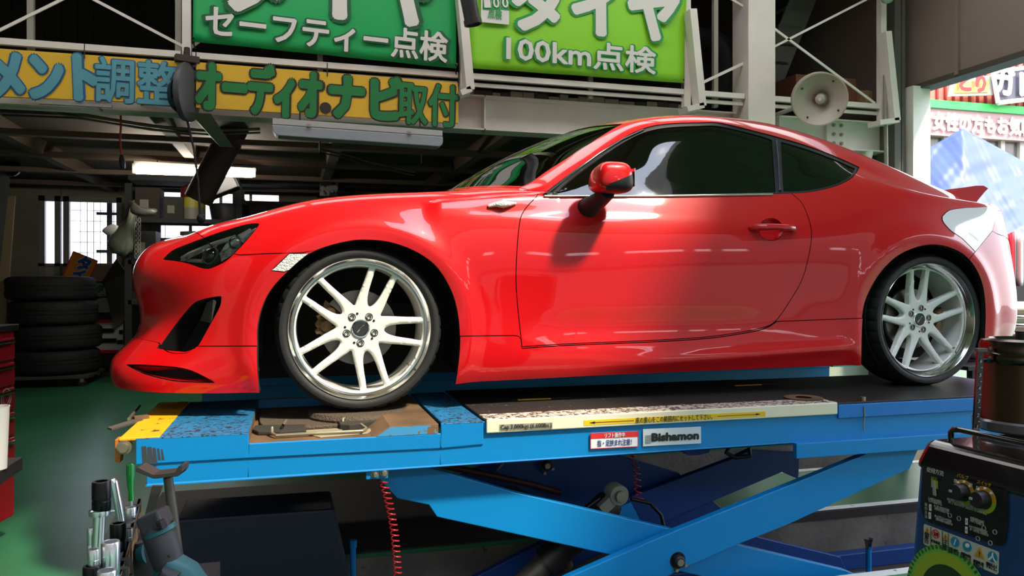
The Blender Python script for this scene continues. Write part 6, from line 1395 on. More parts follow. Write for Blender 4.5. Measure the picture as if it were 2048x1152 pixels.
# ================================================================== FOREGROUND LEFT: socket tray, tools, axle stand
M_IRON = mat('dark impact socket', (44, 44, 46), rough=.28, metal=.9)
M_SOCK = mat('chrome socket', (236, 236, 238), rough=.2, metal=.9)
TZ = .735
tr = [onZ(x, y, TZ) for x, y in ((283, 997), (247, 997), (128, 1230), (216, 1250))]
TR = empty('socket_tray', tr[0], 'worn wooden socket tray with round holes at the lower left', 'socket tray')
mb = MB(); mb.prism([p-Vector((0, 0, .018)) for p in tr], (0, 0, .018)); mb.build('tray_top', [mat('grey plywood top', (92, 86, 78), rough=.7, var=.3, vscale=8)], TR, bevel=.001)
nrm = (tr[3]-tr[0]).cross(Vector((0, 0, 1))).normalized(); e = tr[0].copy(); f = tr[3].copy()
mb = MB(); mb.prism([e, f, f-Vector((0, 0, .05)), e-Vector((0, 0, .05))], (f-e).cross(Vector((0, 0, 1))).normalized()*.006); mb.build('splintered_edge', [mat('splintered wood edge', (140, 108, 70), rough=.85, worn=((50, 40, 32), .52, 30, .02), bump=.6, bscale=60)], TR)
def onT(px, py): return onZ(px, py, TZ)
for px, py, r in ((262, 1043, .012), (251, 1118, .009), (244, 1136, .009), (268, 1012, .013)):
    c = onT(px, py); mb = MB(); mb.lathe([(.0005, .0004), (r, .0004), (r, -.012)], c, (0, 0, 1), 20); mb.build('tray_hole', [M_GREASE], TR)
CART = MB(); lo_ = Vector((min(p.x for p in tr)-.05, min(p.y for p in tr)-.05, 0)); hi_ = Vector((max(p.x for p in tr)+.0, max(p.y for p in tr)+.0, TZ-.019))
q = [p.copy() for p in tr]; c = sum(q, Vector())/4
CART.span((q[3].x-.04, q[3].y-.10, 0), (q[3].x+.02, q[3].y+.02, TZ-.0195)); tag(CART.build('tool_stand', [mat('dark stand', (34, 34, 34), rough=.7)]), 'dark stand carrying the wooden socket tray', 'stand')
def socket(px, y0, y1, rpx, d, m, lab, kind='socket', top=.35, ring=True, lean=(0, 0)):
    """upright socket: top at pixel y0, bottom y1"""
    A = at(px, y0, d); B = at(px, y1, d); B = Vector((A.x-lean[0], A.y-lean[1], B.z)); r = rpx/FPX*d; h = (A-B).length; ax = (A-B).normalized()
    mb = MB(); pr = [(r*.0+.0005, h-.012), (r*.62, h-.012), (r*.66, h), (r*.94, h), (r, h-.002), (r, h*.42)]
    if ring: pr += [(r*.95, h*.40), (r*.95, h*.36), (r, h*.34)]
    pr += [(r*.98, .002), (r*.9, 0), (.0005, 0)]
    mb.lathe(pr, B, ax, 32); o = mb.build(kind, [m], smooth=35); tag(o, lab, 'socket', 'sockets standing on the wooden tray'); return o, A, B, r, ax, h
d1 = 1.18
dz_ = lambda y: FPX*(CZ-TZ)/(y-HOR)
# tallest: black deep socket standing on a chrome extension
e_, A, B, r, ax, h = socket(203, 962, 1022, 17.6, d1, M_IRON, 'large black impact socket on top of the chrome extension bar', 'impact_socket')
EX = empty('extension_bar', at(196, 1148, d1), 'chrome extension bar rising from the tray under the large black socket', 'extension bar')
bz_ = at(196, 1150, d1); bt_ = at(200, 1022, d1); mb = MB(); mb.tube([Vector((bz_.x, bz_.y, TZ-.0)), at(196, 1090, d1), at(199, 1034, d1), bt_], [.0088, .0088, .0088, .0088], 16); mb.build('shaft', [M_SOCK], EX, smooth=40)
mb = MB(); mb.lathe([(.0088, 0), (.0145, 0), (.015, .003), (.015, .008), (.012, .010), (.0088, .010)], at(199.5, 1030, d1), (0, 0, 1), 24); mb.build('collar', [M_SOCK], EX, smooth=40)
o = socket(187, 1098, 1131, 11, dz_(1200), M_SOCK, 'chrome socket at the left edge of the tray above a dark socket', 'socket')
o = socket(184, 1131, 1200, 17, dz_(1200), M_IRON, 'dark wide socket at the left front of the tray below the chrome one', 'impact_socket')
o = socket(236, 1046, 1102, 15, dz_(1102), M_IRON, 'dark deep socket in the middle of the tray beside the slanted bar', 'impact_socket')
o = socket(221, 1083, 1190, 17.5, dz_(1190), M_SOCK, 'tall chrome deep socket with a ring at the front of the tray', 'socket')
o = socket(214, 1140, 1230, 18.5, dz_(1230), M_SOCK, 'short wide chrome socket at the bottom edge of the picture', 'socket')
o = socket(261, 1014, 1036, 11, dz_(1036), M_SOCK, 'short chrome socket in a hole at the far end of the tray', 'socket')
o = socket(257, 1057, 1082, 9, dz_(1082), mat('grey socket', (130, 130, 128), rough=.35, metal=.8), 'small grey socket right of the dark deep socket', 'socket')
o = socket(183, 1055, 1110, 8, dz_(1110), M_SOCK, 'slim chrome socket left of the extension bar', 'socket')
mb = MB(); mb.tube([at(225, 958, 1.33), at(227, 963, 1.33), at(240, 1030, 1.35), at(243, 1050, 1.35)], [.004, .0065, .0068, .006], 14)
BB = mb.build('breaker_bar', [M_SOCK], smooth=40); tag(BB, 'slanted bright chrome bar leaning on the dark deep socket', 'bar')
mb = MB(); cc = at(226, 1040, 1.37); mb.tube([cc+Vector((.014*math.cos(a), 0, .016*math.sin(a))) for a in [math.pi*(.1+.9*i/12) for i in range(13)]], .0022, 8); tag(mb.build('steel_ring', [M_SOCK], smooth=50), 'curved chrome hook behind the dark deep socket', 'hook')
SD = empty('screwdriver', at(262, 1000, 1.52), 'green handled screwdriver standing upright in the tray', 'screwdriver')
mb = MB(); mb.tube([at(261, 927, 1.52), at(261, 930, 1.52), at(261, 945, 1.52), at(261.5, 972, 1.52), at(262.5, 984, 1.52), at(263, 1001, 1.52)], [.003, .0072, .0076, .0062, .0050, .0056], 10)
m_ = mat('clear green handle', (10, 140, 50), rough=.15, coat=.6); mb.build('handle', [m_], SD, smooth=25)
mb = MB(); mb.cyl(at(263, 1001, 1.52), Vector((at(263, 1001, 1.52).x, at(263, 1001, 1.52).y, TZ)), .003, n=8); mb.build('shank', [M_SOCK], SD)
# cordless driver
M_TOOL = mat('charcoal tool plastic', (54, 53, 58), rough=.55, bump=.1, bscale=200); M_TEAL = mat('teal tool plastic', (28, 96, 102), rough=.45)
dT = 1.30; IW = empty('cordless_driver', at(330, 1150, dT), 'teal and charcoal cordless impact driver resting beside the tray', 'power tool')
mb = MB(); mb.tube([at(309, 1040, dT), at(314, 1062, dT), at(324, 1085, dT), at(332, 1110, dT), at(338, 1132, dT), at(346, 1165, dT)], [.022, .025, .026, .026, .024, .024], 20); mb.build('grip', [M_TOOL], IW, smooth=50)
A = at(312, 1044, dT); ax = (at(308, 1034, dT)-at(320, 1064, dT)).normalized(); Rm = ax.to_track_quat('Z', 'Y').to_matrix()
mb = MB(); mb.box(A+ax*.003, (.046, .040, .030), Rm); mb.build('battery_cap', [M_TOOL], IW, bevel=.005, seg=3)
mb = MB(); mb.lathe([(.0245, -.016), (.0275, -.014), (.0275, -.008), (.0245, -.006)], A-ax*.005, ax, 24, closed=True); mb.build('teal_collar', [M_TEAL], IW, smooth=40)
mb = MB(); c = at(323, 1049, dT-.022); mb.box(c, (.017, .008, .015), Rm); 
for k in range(4): mb.box(c+Rm@Vector((0, 0, -.006+k*.004))+Vector((0, -.005, 0)), (.014, .003, .0014), Rm)
mb.build('release_button', [M_BLK], IW, bevel=.001)
mb = MB(); mb.tube([at(320, 1150, dT), at(345, 1138, dT), at(366, 1152, dT), at(392, 1190, dT)], [.02, .03, .030, .03], 20); mb.build('motor_housing', [M_TEAL], IW, smooth=50)
mb = MB(); mb.tube([at(318, 1178, dT-.03), at(338, 1152, dT-.03), at(352, 1160, dT-.03)], [.014, .018, .014], 16); mb.build('rubber_boot', [M_TOOL], IW, smooth=50)
mb = MB(); c = at(338, 1112, dT-.026); mb.sphere(c, .0022, 10, 6); mb.build('screw', [M_BLK], IW)
mb = MB(); mb.tube([at(378, 1150, dT+.01), at(400, 1160, dT+.01)], [.018, .012], 16); mb.build('nose', [mat('brown nose', (88, 64, 54), rough=.5)], IW, smooth=50)
IW2 = empty('cordless_driver', at(290, 1150, 1.34), 'second teal cordless tool half hidden behind the tray edge', 'power tool')
mb = MB(); mb.tube([at(286, 1082, 1.36), at(290, 1100, 1.36), at(294, 1125, 1.36), at(296, 1170, 1.36)], [.014, .020, .022, .022], 16); mb.build('grip', [M_TOOL], IW2, smooth=50)
mb = MB(); mb.tube([at(279, 1110, 1.35), at(294, 1106, 1.35)], [.014, .018], 16); mb.build('teal_collar', [M_TEAL], IW2, smooth=50)
zb_ = at(300, 1185, dT).z; mb = MB(); a0 = at(262, 1200, 1.42); mb.span((a0.x, a0.y-.22, zb_-.05), (a0.x+.15, a0.y+.04, zb_-.02)); mb.span((a0.x+.11, a0.y-.2, 0), (a0.x+.14, a0.y-.17, zb_-.05)); mb.span((a0.x+.11, a0.y+.0, 0), (a0.x+.14, a0.y+.03, zb_-.05)); mb.span((a0.x+.02, a0.y+.0, 0), (a0.x+.05, a0.y+.03, zb_-.05)); mb.span((a0.x+.02, a0.y-.2, 0), (a0.x+.05, a0.y-.17, zb_-.05))
tag(mb.build('low_table', [mat('dark table', (30, 30, 32), rough=.7)]), 'dark low table under the cordless tools', 'table')
# axle stand
dA = 1.95; JS = empty('axle_stand', Vector((at(352, 1100, dA).x, at(352, 1100, dA).y, 0)), 'grey steel axle stand with a forked head before the lift', 'axle stand')
M_JS = mat('grey stand steel', (92, 86, 80), rough=.5, metal=.5)
mb = MB(); T = at(336, 955, dA); mb.tube([T, at(345, 1020, dA), at(356, 1110, dA), Vector((at(360, 1150, dA).x, at(360, 1150, dA).y, .30))], [.0115, .012, .0125, .0125], 16); mb.build('post', [M_JS], JS, smooth=40)
q = [(270,938),(276,934),(307,949),(350,944),(357,932),(365,930),(364,943),(356,953),(309,958),(303,957),(271,943)]
mb = MB(); mb.prism([at(x, y, dA-.03) for x, y in q], (.01, .05, 0)); mb.build('forked_head', [M_JS], JS, bevel=.002)
Bp = Vector((at(360, 1150, dA).x, at(360, 1150, dA).y, .32))
mb = MB(); mb.tube([Bp, Bp+Vector((0, 0, -.14))], .02, 16); mb.build('sleeve', [M_JS], JS, smooth=40)
for k in range(3):
    a = 2*math.pi*k/3+.5; mb = MB(); mb.tube([Bp+Vector((0, 0, -.04)), Vector((Bp.x+.16*math.cos(a), Bp.y+.16*math.sin(a), .01))], .012, 10); mb.build('leg', [M_JS], JS, smooth=40)
mb = MB(); mb.prism([at(x, y, dA+.05) for x, y in ((304, 972), (325, 972), (300, 1045), (286, 1045))], (.0, .012, 0)); mb.build('side_plate', [M_JS], JS)
# ================================================================== FOREGROUND RIGHT: service machine
Pm = at(1848, 1047, 1.50); 
fx_ = Vector((.296*CT-.955*ST, -.296*ST-.955*CT, 0)).normalized()     # along the front, towards the near right
fn = Vector((-.955*CT-.296*ST, .955*ST-.296*CT, 0)).normalized()      # outward normal of the front
TILT = .10
fnt = (fn+Vector((0, 0, TILT))).normalized(); fup = fx_.cross(fnt); fup = fup if fup.z > 0 else -fup
def onM(px, py, lift=0.0):
    d = ray(px, py); o = Vector((CX, CY, CZ)); P = Pm+fnt*lift; t = (P-o).dot(fnt)/d.dot(fnt); return o+d*t
MA = empty('service_machine', Vector((Pm.x, Pm.y, 0))-fn*.15, 'blue wheeled service machine with black lid and control panel at the right edge', 'machine')
M_MB = mat('navy machine paint', (18, 62, 112), rough=.35, coat=.3); M_MK = mat('glossy dark lid', (20, 14, 16), rough=.12, coat=.6)
tl, bl = onM(1836, 926), onM(1818, 1175); L = .42
mb = MB(); zt_ = tl.z; zb2 = .06
def mp(s, z, dp=0.0):     # point of the machine front, s along, at height z, dp deep
    P = Pm+fx_*s; k = (P.z-z); return Vector((P.x, P.y, z))+fn*(TILT*(P.z-z))*1.0-fn*dp
s0 = (tl-Pm).dot(fx_)
q0 = [mp(s0, zt_), mp(s0+L, zt_), mp(s0+L, .06), mp(s0, .06)]; q1 = [mp(s0, zt_, .30), mp(s0+L, zt_, .30), mp(s0+L, .06, .34), mp(s0, .06, .34)]
mb.add(q0+q1, [(0, 1, 2, 3), (4, 7, 6, 5), (0, 4, 5, 1), (1, 5, 6, 2), (2, 6, 7, 3), (3, 7, 4, 0)]); mb.build('machine_body', [M_MB], MA, bevel=.012, seg=3)
mb = MB(); zl = zt_+.048
a = [mp(s0-.006, zt_-.008, -.008), mp(s0+L, zt_-.008, -.008), mp(s0+L, zt_-.008, .30), mp(s0-.006, zt_-.008, .30)]; b = [mp(s0+.004, zl, .012), mp(s0+L, zl, .012), mp(s0+L, zl, .29), mp(s0+.004, zl, .29)]
mb.add(a+b, [(0, 3, 2, 1), (4, 5, 6, 7), (0, 1, 5, 4), (1, 2, 6, 5), (2, 3, 7, 6), (3, 0, 4, 7)]); mb.build('lid', [M_MK], MA, bevel=.014, seg=4)
for s in (.05, .36):
    for dp in (.03, .27):
        c = mp(s0+s, .03, dp); mb = MB(); mb.cyl(c-fx_*.015, c+fx_*.015, .03, n=20); mb.build('castor', [M_BLK], MA, smooth=40)
# carrying handle on the lid
h0 = mp(s0+.045, zl-.005, .03); h1 = mp(s0+.25, zl-.005, .03)
hz = .030; mb = MB(); mb.tube([h0, h0+Vector((0, 0, hz*.8)), h0+Vector((0, 0, hz))+fx_*.006, h0+fx_*.02+Vector((0, 0, hz*1.08)), h1-fx_*.02+Vector((0, 0, hz*1.08)), h1-fx_*.004+Vector((0, 0, hz*.9)), h1], .0055, 12); mb.build('handle', [M_MK], MA, smooth=50)
# control panel
M_PN = mat('black control panel', (16, 19, 16), rough=.3); M_LIME = mat('lime ring', (150, 170, 40), rough=.4); M_AMB = mat('amber ring', (190, 140, 34), rough=.4); M_PINK = mat('pale panel ink', (170, 172, 160), rough=.5)
pq = outline(('l', [(1846,928),(1926,954),(2016,982)]), ('s', [(2016,982),(2017,1030),(2013,1076),(2006,1090),(1996,1091)]), ('l', [(1996,1091),(1861,1045)]), ('s', [(1861,1045),(1850,1036),(1844,1020),(1843,1000),(1846,928)]), step=8)
mb = MB(); mb.prism([onM(x, y, .0015) for x, y in pq], fnt*.0012); CP = mb.build('control_panel', [M_PN], MA)
def disc(par, name, px, py, rpx, m, lift=.003, th=.001, r0=0.0, a0=0, a1=360, n=36):
    c = onM(px, py, lift); k = rpx/FPX*1.42; P = []
    k1 = k; pts = []
    for i in range(n+1):
        a = math.radians(a0+(a1-a0)*i/n); pts.append(c+(fx_*math.cos(a)+fup*math.sin(a))*k1)
    if r0 > 0 or a1-a0 < 360:
        ri = r0/FPX*1.42
        inn = [c+(fx_*math.cos(math.radians(a0+(a1-a0)*i/n))+fup*math.sin(math.radians(a0+(a1-a0)*i/n)))*ri for i in range(n+1)]
        mb = MB(); 
        for i in range(n): mb.prism([pts[i], pts[i+1], inn[i+1], inn[i]], fnt*th)
    else: mb = MB(); mb.prism(pts[:-1], fnt*th)
    return mb.build(name, [m], par)
rk = 1.0
for (px, py, R_o, R_i) in ((1927, 985, 25, 18), (1968.5, 1000, 26, 18)):
    disc(CP, 'dial_ring', px, py, R_o*rk, M_LIME, .0028, .0012, R_i*rk, 180, 360); disc(CP, 'dial_ring', px, py, R_o*rk, M_AMB, .0028, .0012, R_i*rk, 0, 180)
    c = onM(px, py, .004); k = R_i*rk/FPX*1.42; mb = MB(); mb.lathe([(k*.92, 0), (k*.90, .016), (k*.8, .020), (.0005, .020)], c, fnt, 28); kn = mb.build('knob', [M_BLK], CP, smooth=35)
    mb = MB(); mb.prism([c+fnt*.0195-fx_*(k*.7)+fup*.002, c+fnt*.0195-fx_*(k*.4)+fup*.002, c+fnt*.0195-fx_*(k*.4)-fup*.002, c+fnt*.0195-fx_*(k*.7)-fup*.002], fnt*.003); mb.build('pointer', [M_PINK], CP)
    for a in (50, 90, 130): 
        cc = c+(fx_*math.cos(math.radians(a))+fup*math.sin(math.radians(a)))*(R_o*.86*rk/FPX*1.42); mb = MB(); mb.cyl(cc, cc+fnt*.002, .0022, n=12); mb.build('dial_dot', [M_WINK], CP)
def mtext(s, px, py, size, m, par=CP, width=None, bold=.0, lift=.0045): return text('lettering', s, onM(px, py, lift), fx_, fup, size, m, par, bold=bold, width=width)
mtext('バルブ', 1926, 953, .0085, M_AMB, bold=.02); mtext('スイッチ', 1969, 967, .0075, M_AMB, bold=.02)
mtext('閉', 1911, 962, .007, M_PINK); mtext('開', 1941, 970, .007, M_PINK); mtext('切', 1955, 976, .007, M_PINK); mtext('入', 1984, 985, .007, M_PINK)
q = [(1863, 953), (1876, 956), (1876, 978), (1863, 974)]; mb = MB(); mb.prism([onM(x, y, .0028) for x, y in q], fnt*.001); mb.build('gauge_plate', [M_LIME], CP)
q = [(1867, 962), (1871, 963), (1873, 992), (1868, 990)]; mb = MB(); mb.prism([onM(x, y, .004) for x, y in q], fnt*.003); mb.build('gauge_slot', [M_STEELG], CP)
mtext('冷媒量', 1869.5, 957, .006, M_INK, bold=.02)
mtext('使用方法', 1870, 943, .010, M_PINK)
rows = [(1864, 1000, 'この表示を確認し', .05), (1864, 1005, 'てから操作する', .05), (1925, 1009, 'バルブを閉じスイッチを切ってから作業を始めてください。', .13), (1928, 1015, '終了後は必ず電源を切ること。', .13), (1877, 1016, 'ホースをつなぎバルブを開く', .055), (1877, 1021, '内容を確認する', .05), (1880, 1037, 'ゆっくりとスイッチを入れ', .06), (1882, 1043, '規定の量まで回収する', .06), (1948, 1040, '作業が終われば', .045), (1948, 1045, 'バルブを閉じる', .045), (1950, 1058, 'スイッチを切り電源を抜く', .06), (1952, 1064, 'ホースを外して収納する', .06)]
for (x, y, s, w) in rows: mtext(s, x+6, y, .0055, M_PINK, width=w*.62)
for i, ch in enumerate('操作方法'): mtext(ch, 1852.5, 1009+i*8, .007, M_PINK, bold=.02)
for k, (x, y) in enumerate(((1861, 1015), (1860, 1031), (1933.5, 1043), (1933, 1060))):
    q = [(x-2.2, y-7), (x+2.2, y-6), (x+2.2, y+7), (x-2.2, y+6)]; mb = MB(); mb.prism([onM(a_, b_, .0028) for a_, b_ in q], fnt*.001); mb.build('step_marker', [M_WINK], CP); mtext(str(k+1), x, y, .006, M_INK, bold=.02)
for (x, y) in ((1900, 1031), (1918, 1037), (1968, 1056), (1990, 1064), (1956, 1077), (1981, 1086)): disc(CP, 'small_dial', x, y, 4.6, M_PINK, .0028, .001, 3.6)
# warning label strip
q = outline(('l', [(1850,1048),(1996,1103)]), ('l', [(1998.5,1106),(1997,1146)]), ('l', [(1994,1149),(1850,1089)]), ('l', [(1848,1086),(1848.5,1050)]), step=12)
M_LBL = mat('label white', (190, 190, 174), rough=.45); M_CY = mat('cyan disc', (28, 130, 176), rough=.4)
mb = MB(); mb.prism([onM(x, y, .0012) for x, y in q], fnt*.0012); WLb = mb.build('warning_label', [M_LBL], MA)
for (x, y) in ((1855, 1059), (1891.5, 1072)):
    mb = MB(); mb.prism([onM(x-5, y+4.5, .003), onM(x+5, y+7.5, .003), onM(x, y-5, .003)], fnt*.001); mb.build('warning_triangle', [M_AMB], WLb); mtext('!', x, y+2, .009, M_INK, WLb, bold=.03)
for ch, x, y in (('警', 1854, 1071), ('告', 1853.5, 1081), ('注', 1890.5, 1084), ('意', 1890, 1094)): mtext(ch, x, y, .0125, M_INK, WLb, bold=.02, lift=.003)
disc(WLb, 'ban_ring', 1872, 1068, 9*1.0, M_REDI, .003, .001, 7.4); mb = MB(); mb.prism([onM(1867, 1060, .0032), onM(1868, 1059, .0032), onM(1877, 1076, .0032), onM(1876, 1077, .0032)], fnt*.001); mb.build('ban_bar', [M_REDI], WLb)
mb = MB(); mb.prism([onM(x, y, .003) for x, y in ((1869, 1064), (1876, 1066), (1876, 1073), (1869, 1071))], fnt*.0008); mb.build('ban_pictogram', [M_INK], WLb)
for x, y in ((1910.5, 1084), (1934.5, 1093), (1985.5, 1114)): disc(WLb, 'safety_disc', x, y, 10, M_CY, .003, .001)
mb = MB(); mb.prism([onM(1949, 1112, .003), onM(1969, 1119, .003), onM(1960, 1094, .003)], fnt*.001); mb.build('hazard_triangle', [M_AMB], WLb)
mtext('/', 1910.5, 1084, .016, M_WINK, WLb, bold=.03, lift=.0048); mtext('●', 1934.5, 1091, .010, M_WINK, WLb, lift=.0048); mtext('人', 1985.5, 1114, .016, M_WINK, WLb, bold=.04, lift=.0048); mtext('!', 1959.5, 1108, .012, M_INK, WLb, bold=.04, lift=.0048)
for (x, y, s) in ((1871, 1084, '火気厳禁'), (1908, 1100, '手袋を着用し'), (1908, 1106, '作業すること'), (1932, 1110, '保護めがね'), (1932, 1116, 'を使うこと'), (1957, 1125, '高温部に触'), (1957, 1131, 'れないこと'), (1983, 1130, '換気をよく'), (1983, 1136, 'すること。')): mtext(s, x, y, .006, M_INK, WLb, width=.021, lift=.003)
for x, y0_, y1_ in ((1862, 1054, 1093), (1885, 1062, 1101), (1897, 1067, 1106)):
    mb = MB(); mb.prism([onM(x-.5, y0_, .003), onM(x+.5, y0_, .003), onM(x+.5, y1_, .003), onM(x-.5, y1_, .003)], fnt*.0006); mb.build('label_line', [M_INK], WLb)
# round green logo disc at the bottom
c = onM(1893, 1195, .002)
for r0_, r1_, m_ in ((.0, .058, mat('dark green badge', (30, 60, 30), rough=.4)), (.058, .080, M_LIME), (.080, .093, mat('bright green rim', (110, 176, 70), rough=.4))):
    mb = MB(); n = 48
    for i in range(n):
        a0, a1 = 2*math.pi*i/n, 2*math.pi*(i+1)/n; f_ = lambda a, r: c+fx_*math.cos(a)*r+fup*math.sin(a)*r
        mb.prism([f_(a0, r1_), f_(a1, r1_), f_(a1, max(r0_, .0003)), f_(a0, max(r0_, .0003))], fnt*.001)
    mb.build('badge_ring', [m_], MA)
mb = MB(); n = 60
for i in range(n):
    a0 = 2*math.pi*i/n; a1 = a0+2*math.pi/n*.45; f_ = lambda a, r: c+fx_*math.cos(a)*r+fup*math.sin(a)*r; mb.prism([f_(a0, .092), f_(a1, .092), f_(a1, .085), f_(a0, .085)], fnt*.0018)
mb.build('badge_teeth', [mat('dark green teeth', (40, 90, 46), rough=.4)], MA)
mb = MB(); P = [mp(s0-.01, .63, .06), mp(s0-.022, .66, .06), mp(s0-.022, .72, .06), mp(s0-.008, .745, .06)]; mb.tube([p+fn*.0 for p in P], .004, 8); mb.build('side_hook', [M_BLK], MA, smooth=50)
# steel canister standing on the lid
dC = 1.62; cc = at(2056, 870, dC); r = 84/FPX*dC; zc0 = zl+.001; zc1 = at(2040, 690, dC-.05).z
CN = empty('steel_canister', Vector((cc.x, cc.y, zc0)), 'dark glossy steel canister standing on the service machine', 'canister')
M_CAN = mat('smoked steel', (72, 58, 44), rough=.38, metal=.8)
mb = MB(); mb.lathe([(.0005, 0), (r, 0), (r, .012), (r*.985, .016), (r*.985, zc1-zc0-.035), (r*.96, zc1-zc0-.03)], (cc.x, cc.y, zc0), (0, 0, 1), 56); mb.build('can_body', [M_CAN], CN, smooth=35)
mb = MB(); H = zc1-zc0; mb.lathe([(r*1.0, H-.040), (r*1.03, H-.034), (r*1.03, H-.022), (r*1.0, H-.018), (r*1.02, H-.006), (r*.97, H+.006), (r*.80, H+.010), (r*.76, H+.004), (.0005, H+.004)], (cc.x, cc.y, zc0), (0, 0, 1), 56); mb.build('can_lid', [mat('dark steel lid', (90, 76, 70), rough=.15, metal=.95)], CN, smooth=35)
mb = MB(); mb.lathe([(r*1.12, 0), (r*1.16, .004), (r*1.16, .02), (r*1.1, .024)], (cc.x, cc.y, zc0), (0, 0, 1), 48, closed=True); mb.build('can_foot', [mat('clear grey foot', (88, 86, 88), rough=.15)], CN, smooth=35)
mb = MB(); kx = at(2046, 678, dC); mb.cyl((kx.x, kx.y, zc1), (kx.x, kx.y, zc1+.025), .014, n=20); mb.build('lid_knob', [M_BLK], CN, smooth=35)
# measuring stick
dR = 1.60; T, B = at(1962, 702, dR), at(1951, 900, dR)
RS = empty('measuring_stick', B, 'black measuring stick numbered one to six beside the canister', 'measuring stick')
xx = Vector((CT, -ST, 0)); nn_ = Vector((-ST, -CT, 0)); up = (T-B).normalized(); wd_ = xx*.0062
mb = MB(); mb.prism([B-wd_, B+wd_, T+wd_, T-wd_], nn_*-.006); mb.build('stick', [M_GLOSSBLK], RS)
mb = MB(); mb.box(T+up*.002, (.022, .012, .008), Matrix.Rotation(-YAW, 3, 'Z')); mb.build('cap', [M_JS], RS, bevel=.001)
mb = MB(); mb.box(B+up*.004, (.014, .014, .03), Matrix.Rotation(-YAW, 3, 'Z')); mb.build('foot', [mat('dull green foot', (70, 96, 60), rough=.5)], RS)
for k, y in enumerate((853, 830, 802, 776, 750, 722)):
    t = (y-702)/(900-702); p = T.lerp(B, t)+nn_*.0012; text('number', str(k+1), p, xx, up, .0105, M_PINK, RS, bold=.015, shear=.2)
    if k: q = T.lerp(B, t+.066)+nn_*.001+xx*.003; mb = MB(); mb.box(q, (.004, .001, .0015), Matrix.Rotation(-YAW, 3, 'Z')); mb.build('tick', [M_PINK], RS)
p = at(1943, 857, 1.9)
# ================================================================== OUTSIDE, RIGHT
M_TARP = mat('blue tarpaulin', (60, 80, 156), rough=.5, bump=.12, bscale=3)
def wrinkled(pts_fn, n, m, name, mm, lab, cat, thick=.01, amp=.07, seed=1):
    rows = []; rr = random.Random(seed); ph = [rr.uniform(0, 6) for _ in range(8)]
    for i in range(n+1):
        r = []
        for j in range(m+1):
            s, t = i/n, j/m; p, d = pts_fn(s, t); w = amp*(math.sin(s*9+ph[0]+t*4)*.4+math.sin(s*23+ph[1]-t*9)*.2+math.sin(t*17+s*6+ph[2])*.2+math.sin((s+t)*31+ph[3])*.10+math.sin((s*2-t)*47+ph[4])*.06); r.append(at(p[0], p[1], d+w))
        rows.append(r)
    mb = MB(); mb.grid(rows); o = mb.build(name, [mm], smooth=70, solid=thick); 
    if lab: tag(o, lab, cat)
    return o
def tent(s, t):
    x = 1853+(2080-1853)*s
    top = 299-(x-1853)*.58 if x < 1925 else 257+(x-1925)*.545
    return (x, top+(472-top)*t), 11.0-1.2*t
TENT = wrinkled(tent, 60, 40, 'tarp_tent', M_TARP, 'blue tarpaulin tent with a peaked top outside the right opening', 'tent')
B0 = []
def backp(s, t):
    x = 1860+(2075-1860)*s; top = 303-(x-1853)*.58 if x < 1925 else 262+(x-1925)*.545
    return (x, top+(472-top)*t), 13.5
mb = MB(); 
for xx_ in (1862, 2078): p = at(xx_, 470, 10.0); mb.cyl((p.x, p.y, 0), (p.x, p.y, p.z+.1), .03, n=10)
mb.build('tent_pole', [M_STEELG], TENT, smooth=40)
# red and white striped curtain under the tent
M_CR = mat('red curtain', (206, 24, 44), rough=.6); M_CW = mat('white curtain', (240, 236, 236), rough=.6)
mb = MB(); 
for k in range(-1, 5):
    x0p = 1975+k*36
    for half, mi in ((0, 0), (1, 1)):
        rows = []
        for i in range(9):
            x = x0p+half*18+18*i/8; top = 470-7*math.sin((x-1975)/72*math.pi*2)**2 if True else 470
            dd2 = 9.4+.06*math.sin(x*.35); rows.append([at(x, top+(572-top)*j/6, dd2) for j in range(7)])
        mb.grid(rows, mi)
tag(mb.build('striped_curtain', [M_CR, M_CW], smooth=60, solid=.01), 'red and white striped curtain below the blue tent', 'curtain')
mb = MB(); a, b = at(1960, 575, 9.2), at(2100, 600, 9.2); mb.add([at(1960, 572, 9.3), at(2110, 572, 9.3), at(2110, 603, 9.3), at(1960, 603, 9.3), at(1960, 572, 10), at(2110, 572, 10), at(2110, 603, 10), at(1960, 603, 10)], [(0,1,2,3),(4,7,6,5),(0,4,5,1),(1,5,6,2),(2,6,7,3),(3,7,4,0)])
tag(mb.build('dark_counter', [mat('dark counter', (40, 36, 40), rough=.6)]), 'dark counter edge below the striped curtain', 'counter')
# clutter just behind the rear bumper
o = slab('leaning_placard', [(2003,600),(2022,606),(2024,672),(2002,668)], 6.2, mat('dull placard', (150, 110, 80), rough=.6), 'orange edged placard leaning behind the rear bumper')
mb = MB(); mb.tube([at(2006, 601, 6.18), at(2022, 607, 6.18), at(2025, 640, 6.18), at(2022, 672, 6.18)], .012, 6); mb.build('orange_edge', [mat('orange edge', (250, 180, 60), rough=.4)], o, smooth=50)
for k in range(3):
    a = at(2026, 618+k*17, 6.8); b = at(2075, 632+k*17, 6.8); mb = MB(); mb.prism([Vector((a.x, a.y, a.z-.055)), Vector((b.x, b.y, a.z-.055)), Vector((b.x, b.y, a.z)), Vector((a.x, a.y, a.z))], (.1, .4, 0)); tag(mb.build('storage_case', [mat('olive case %d' % k, ((96, 86, 70), (74, 84, 64), (80, 66, 56))[k], rough=.6)], bevel=.01), ('brown storage case on top of the pile at the right edge', 'olive storage case in the middle of the pile at the right edge', 'dark brown storage case at the bottom of the pile at the right edge')[k], 'case', 'cases at the right edge')
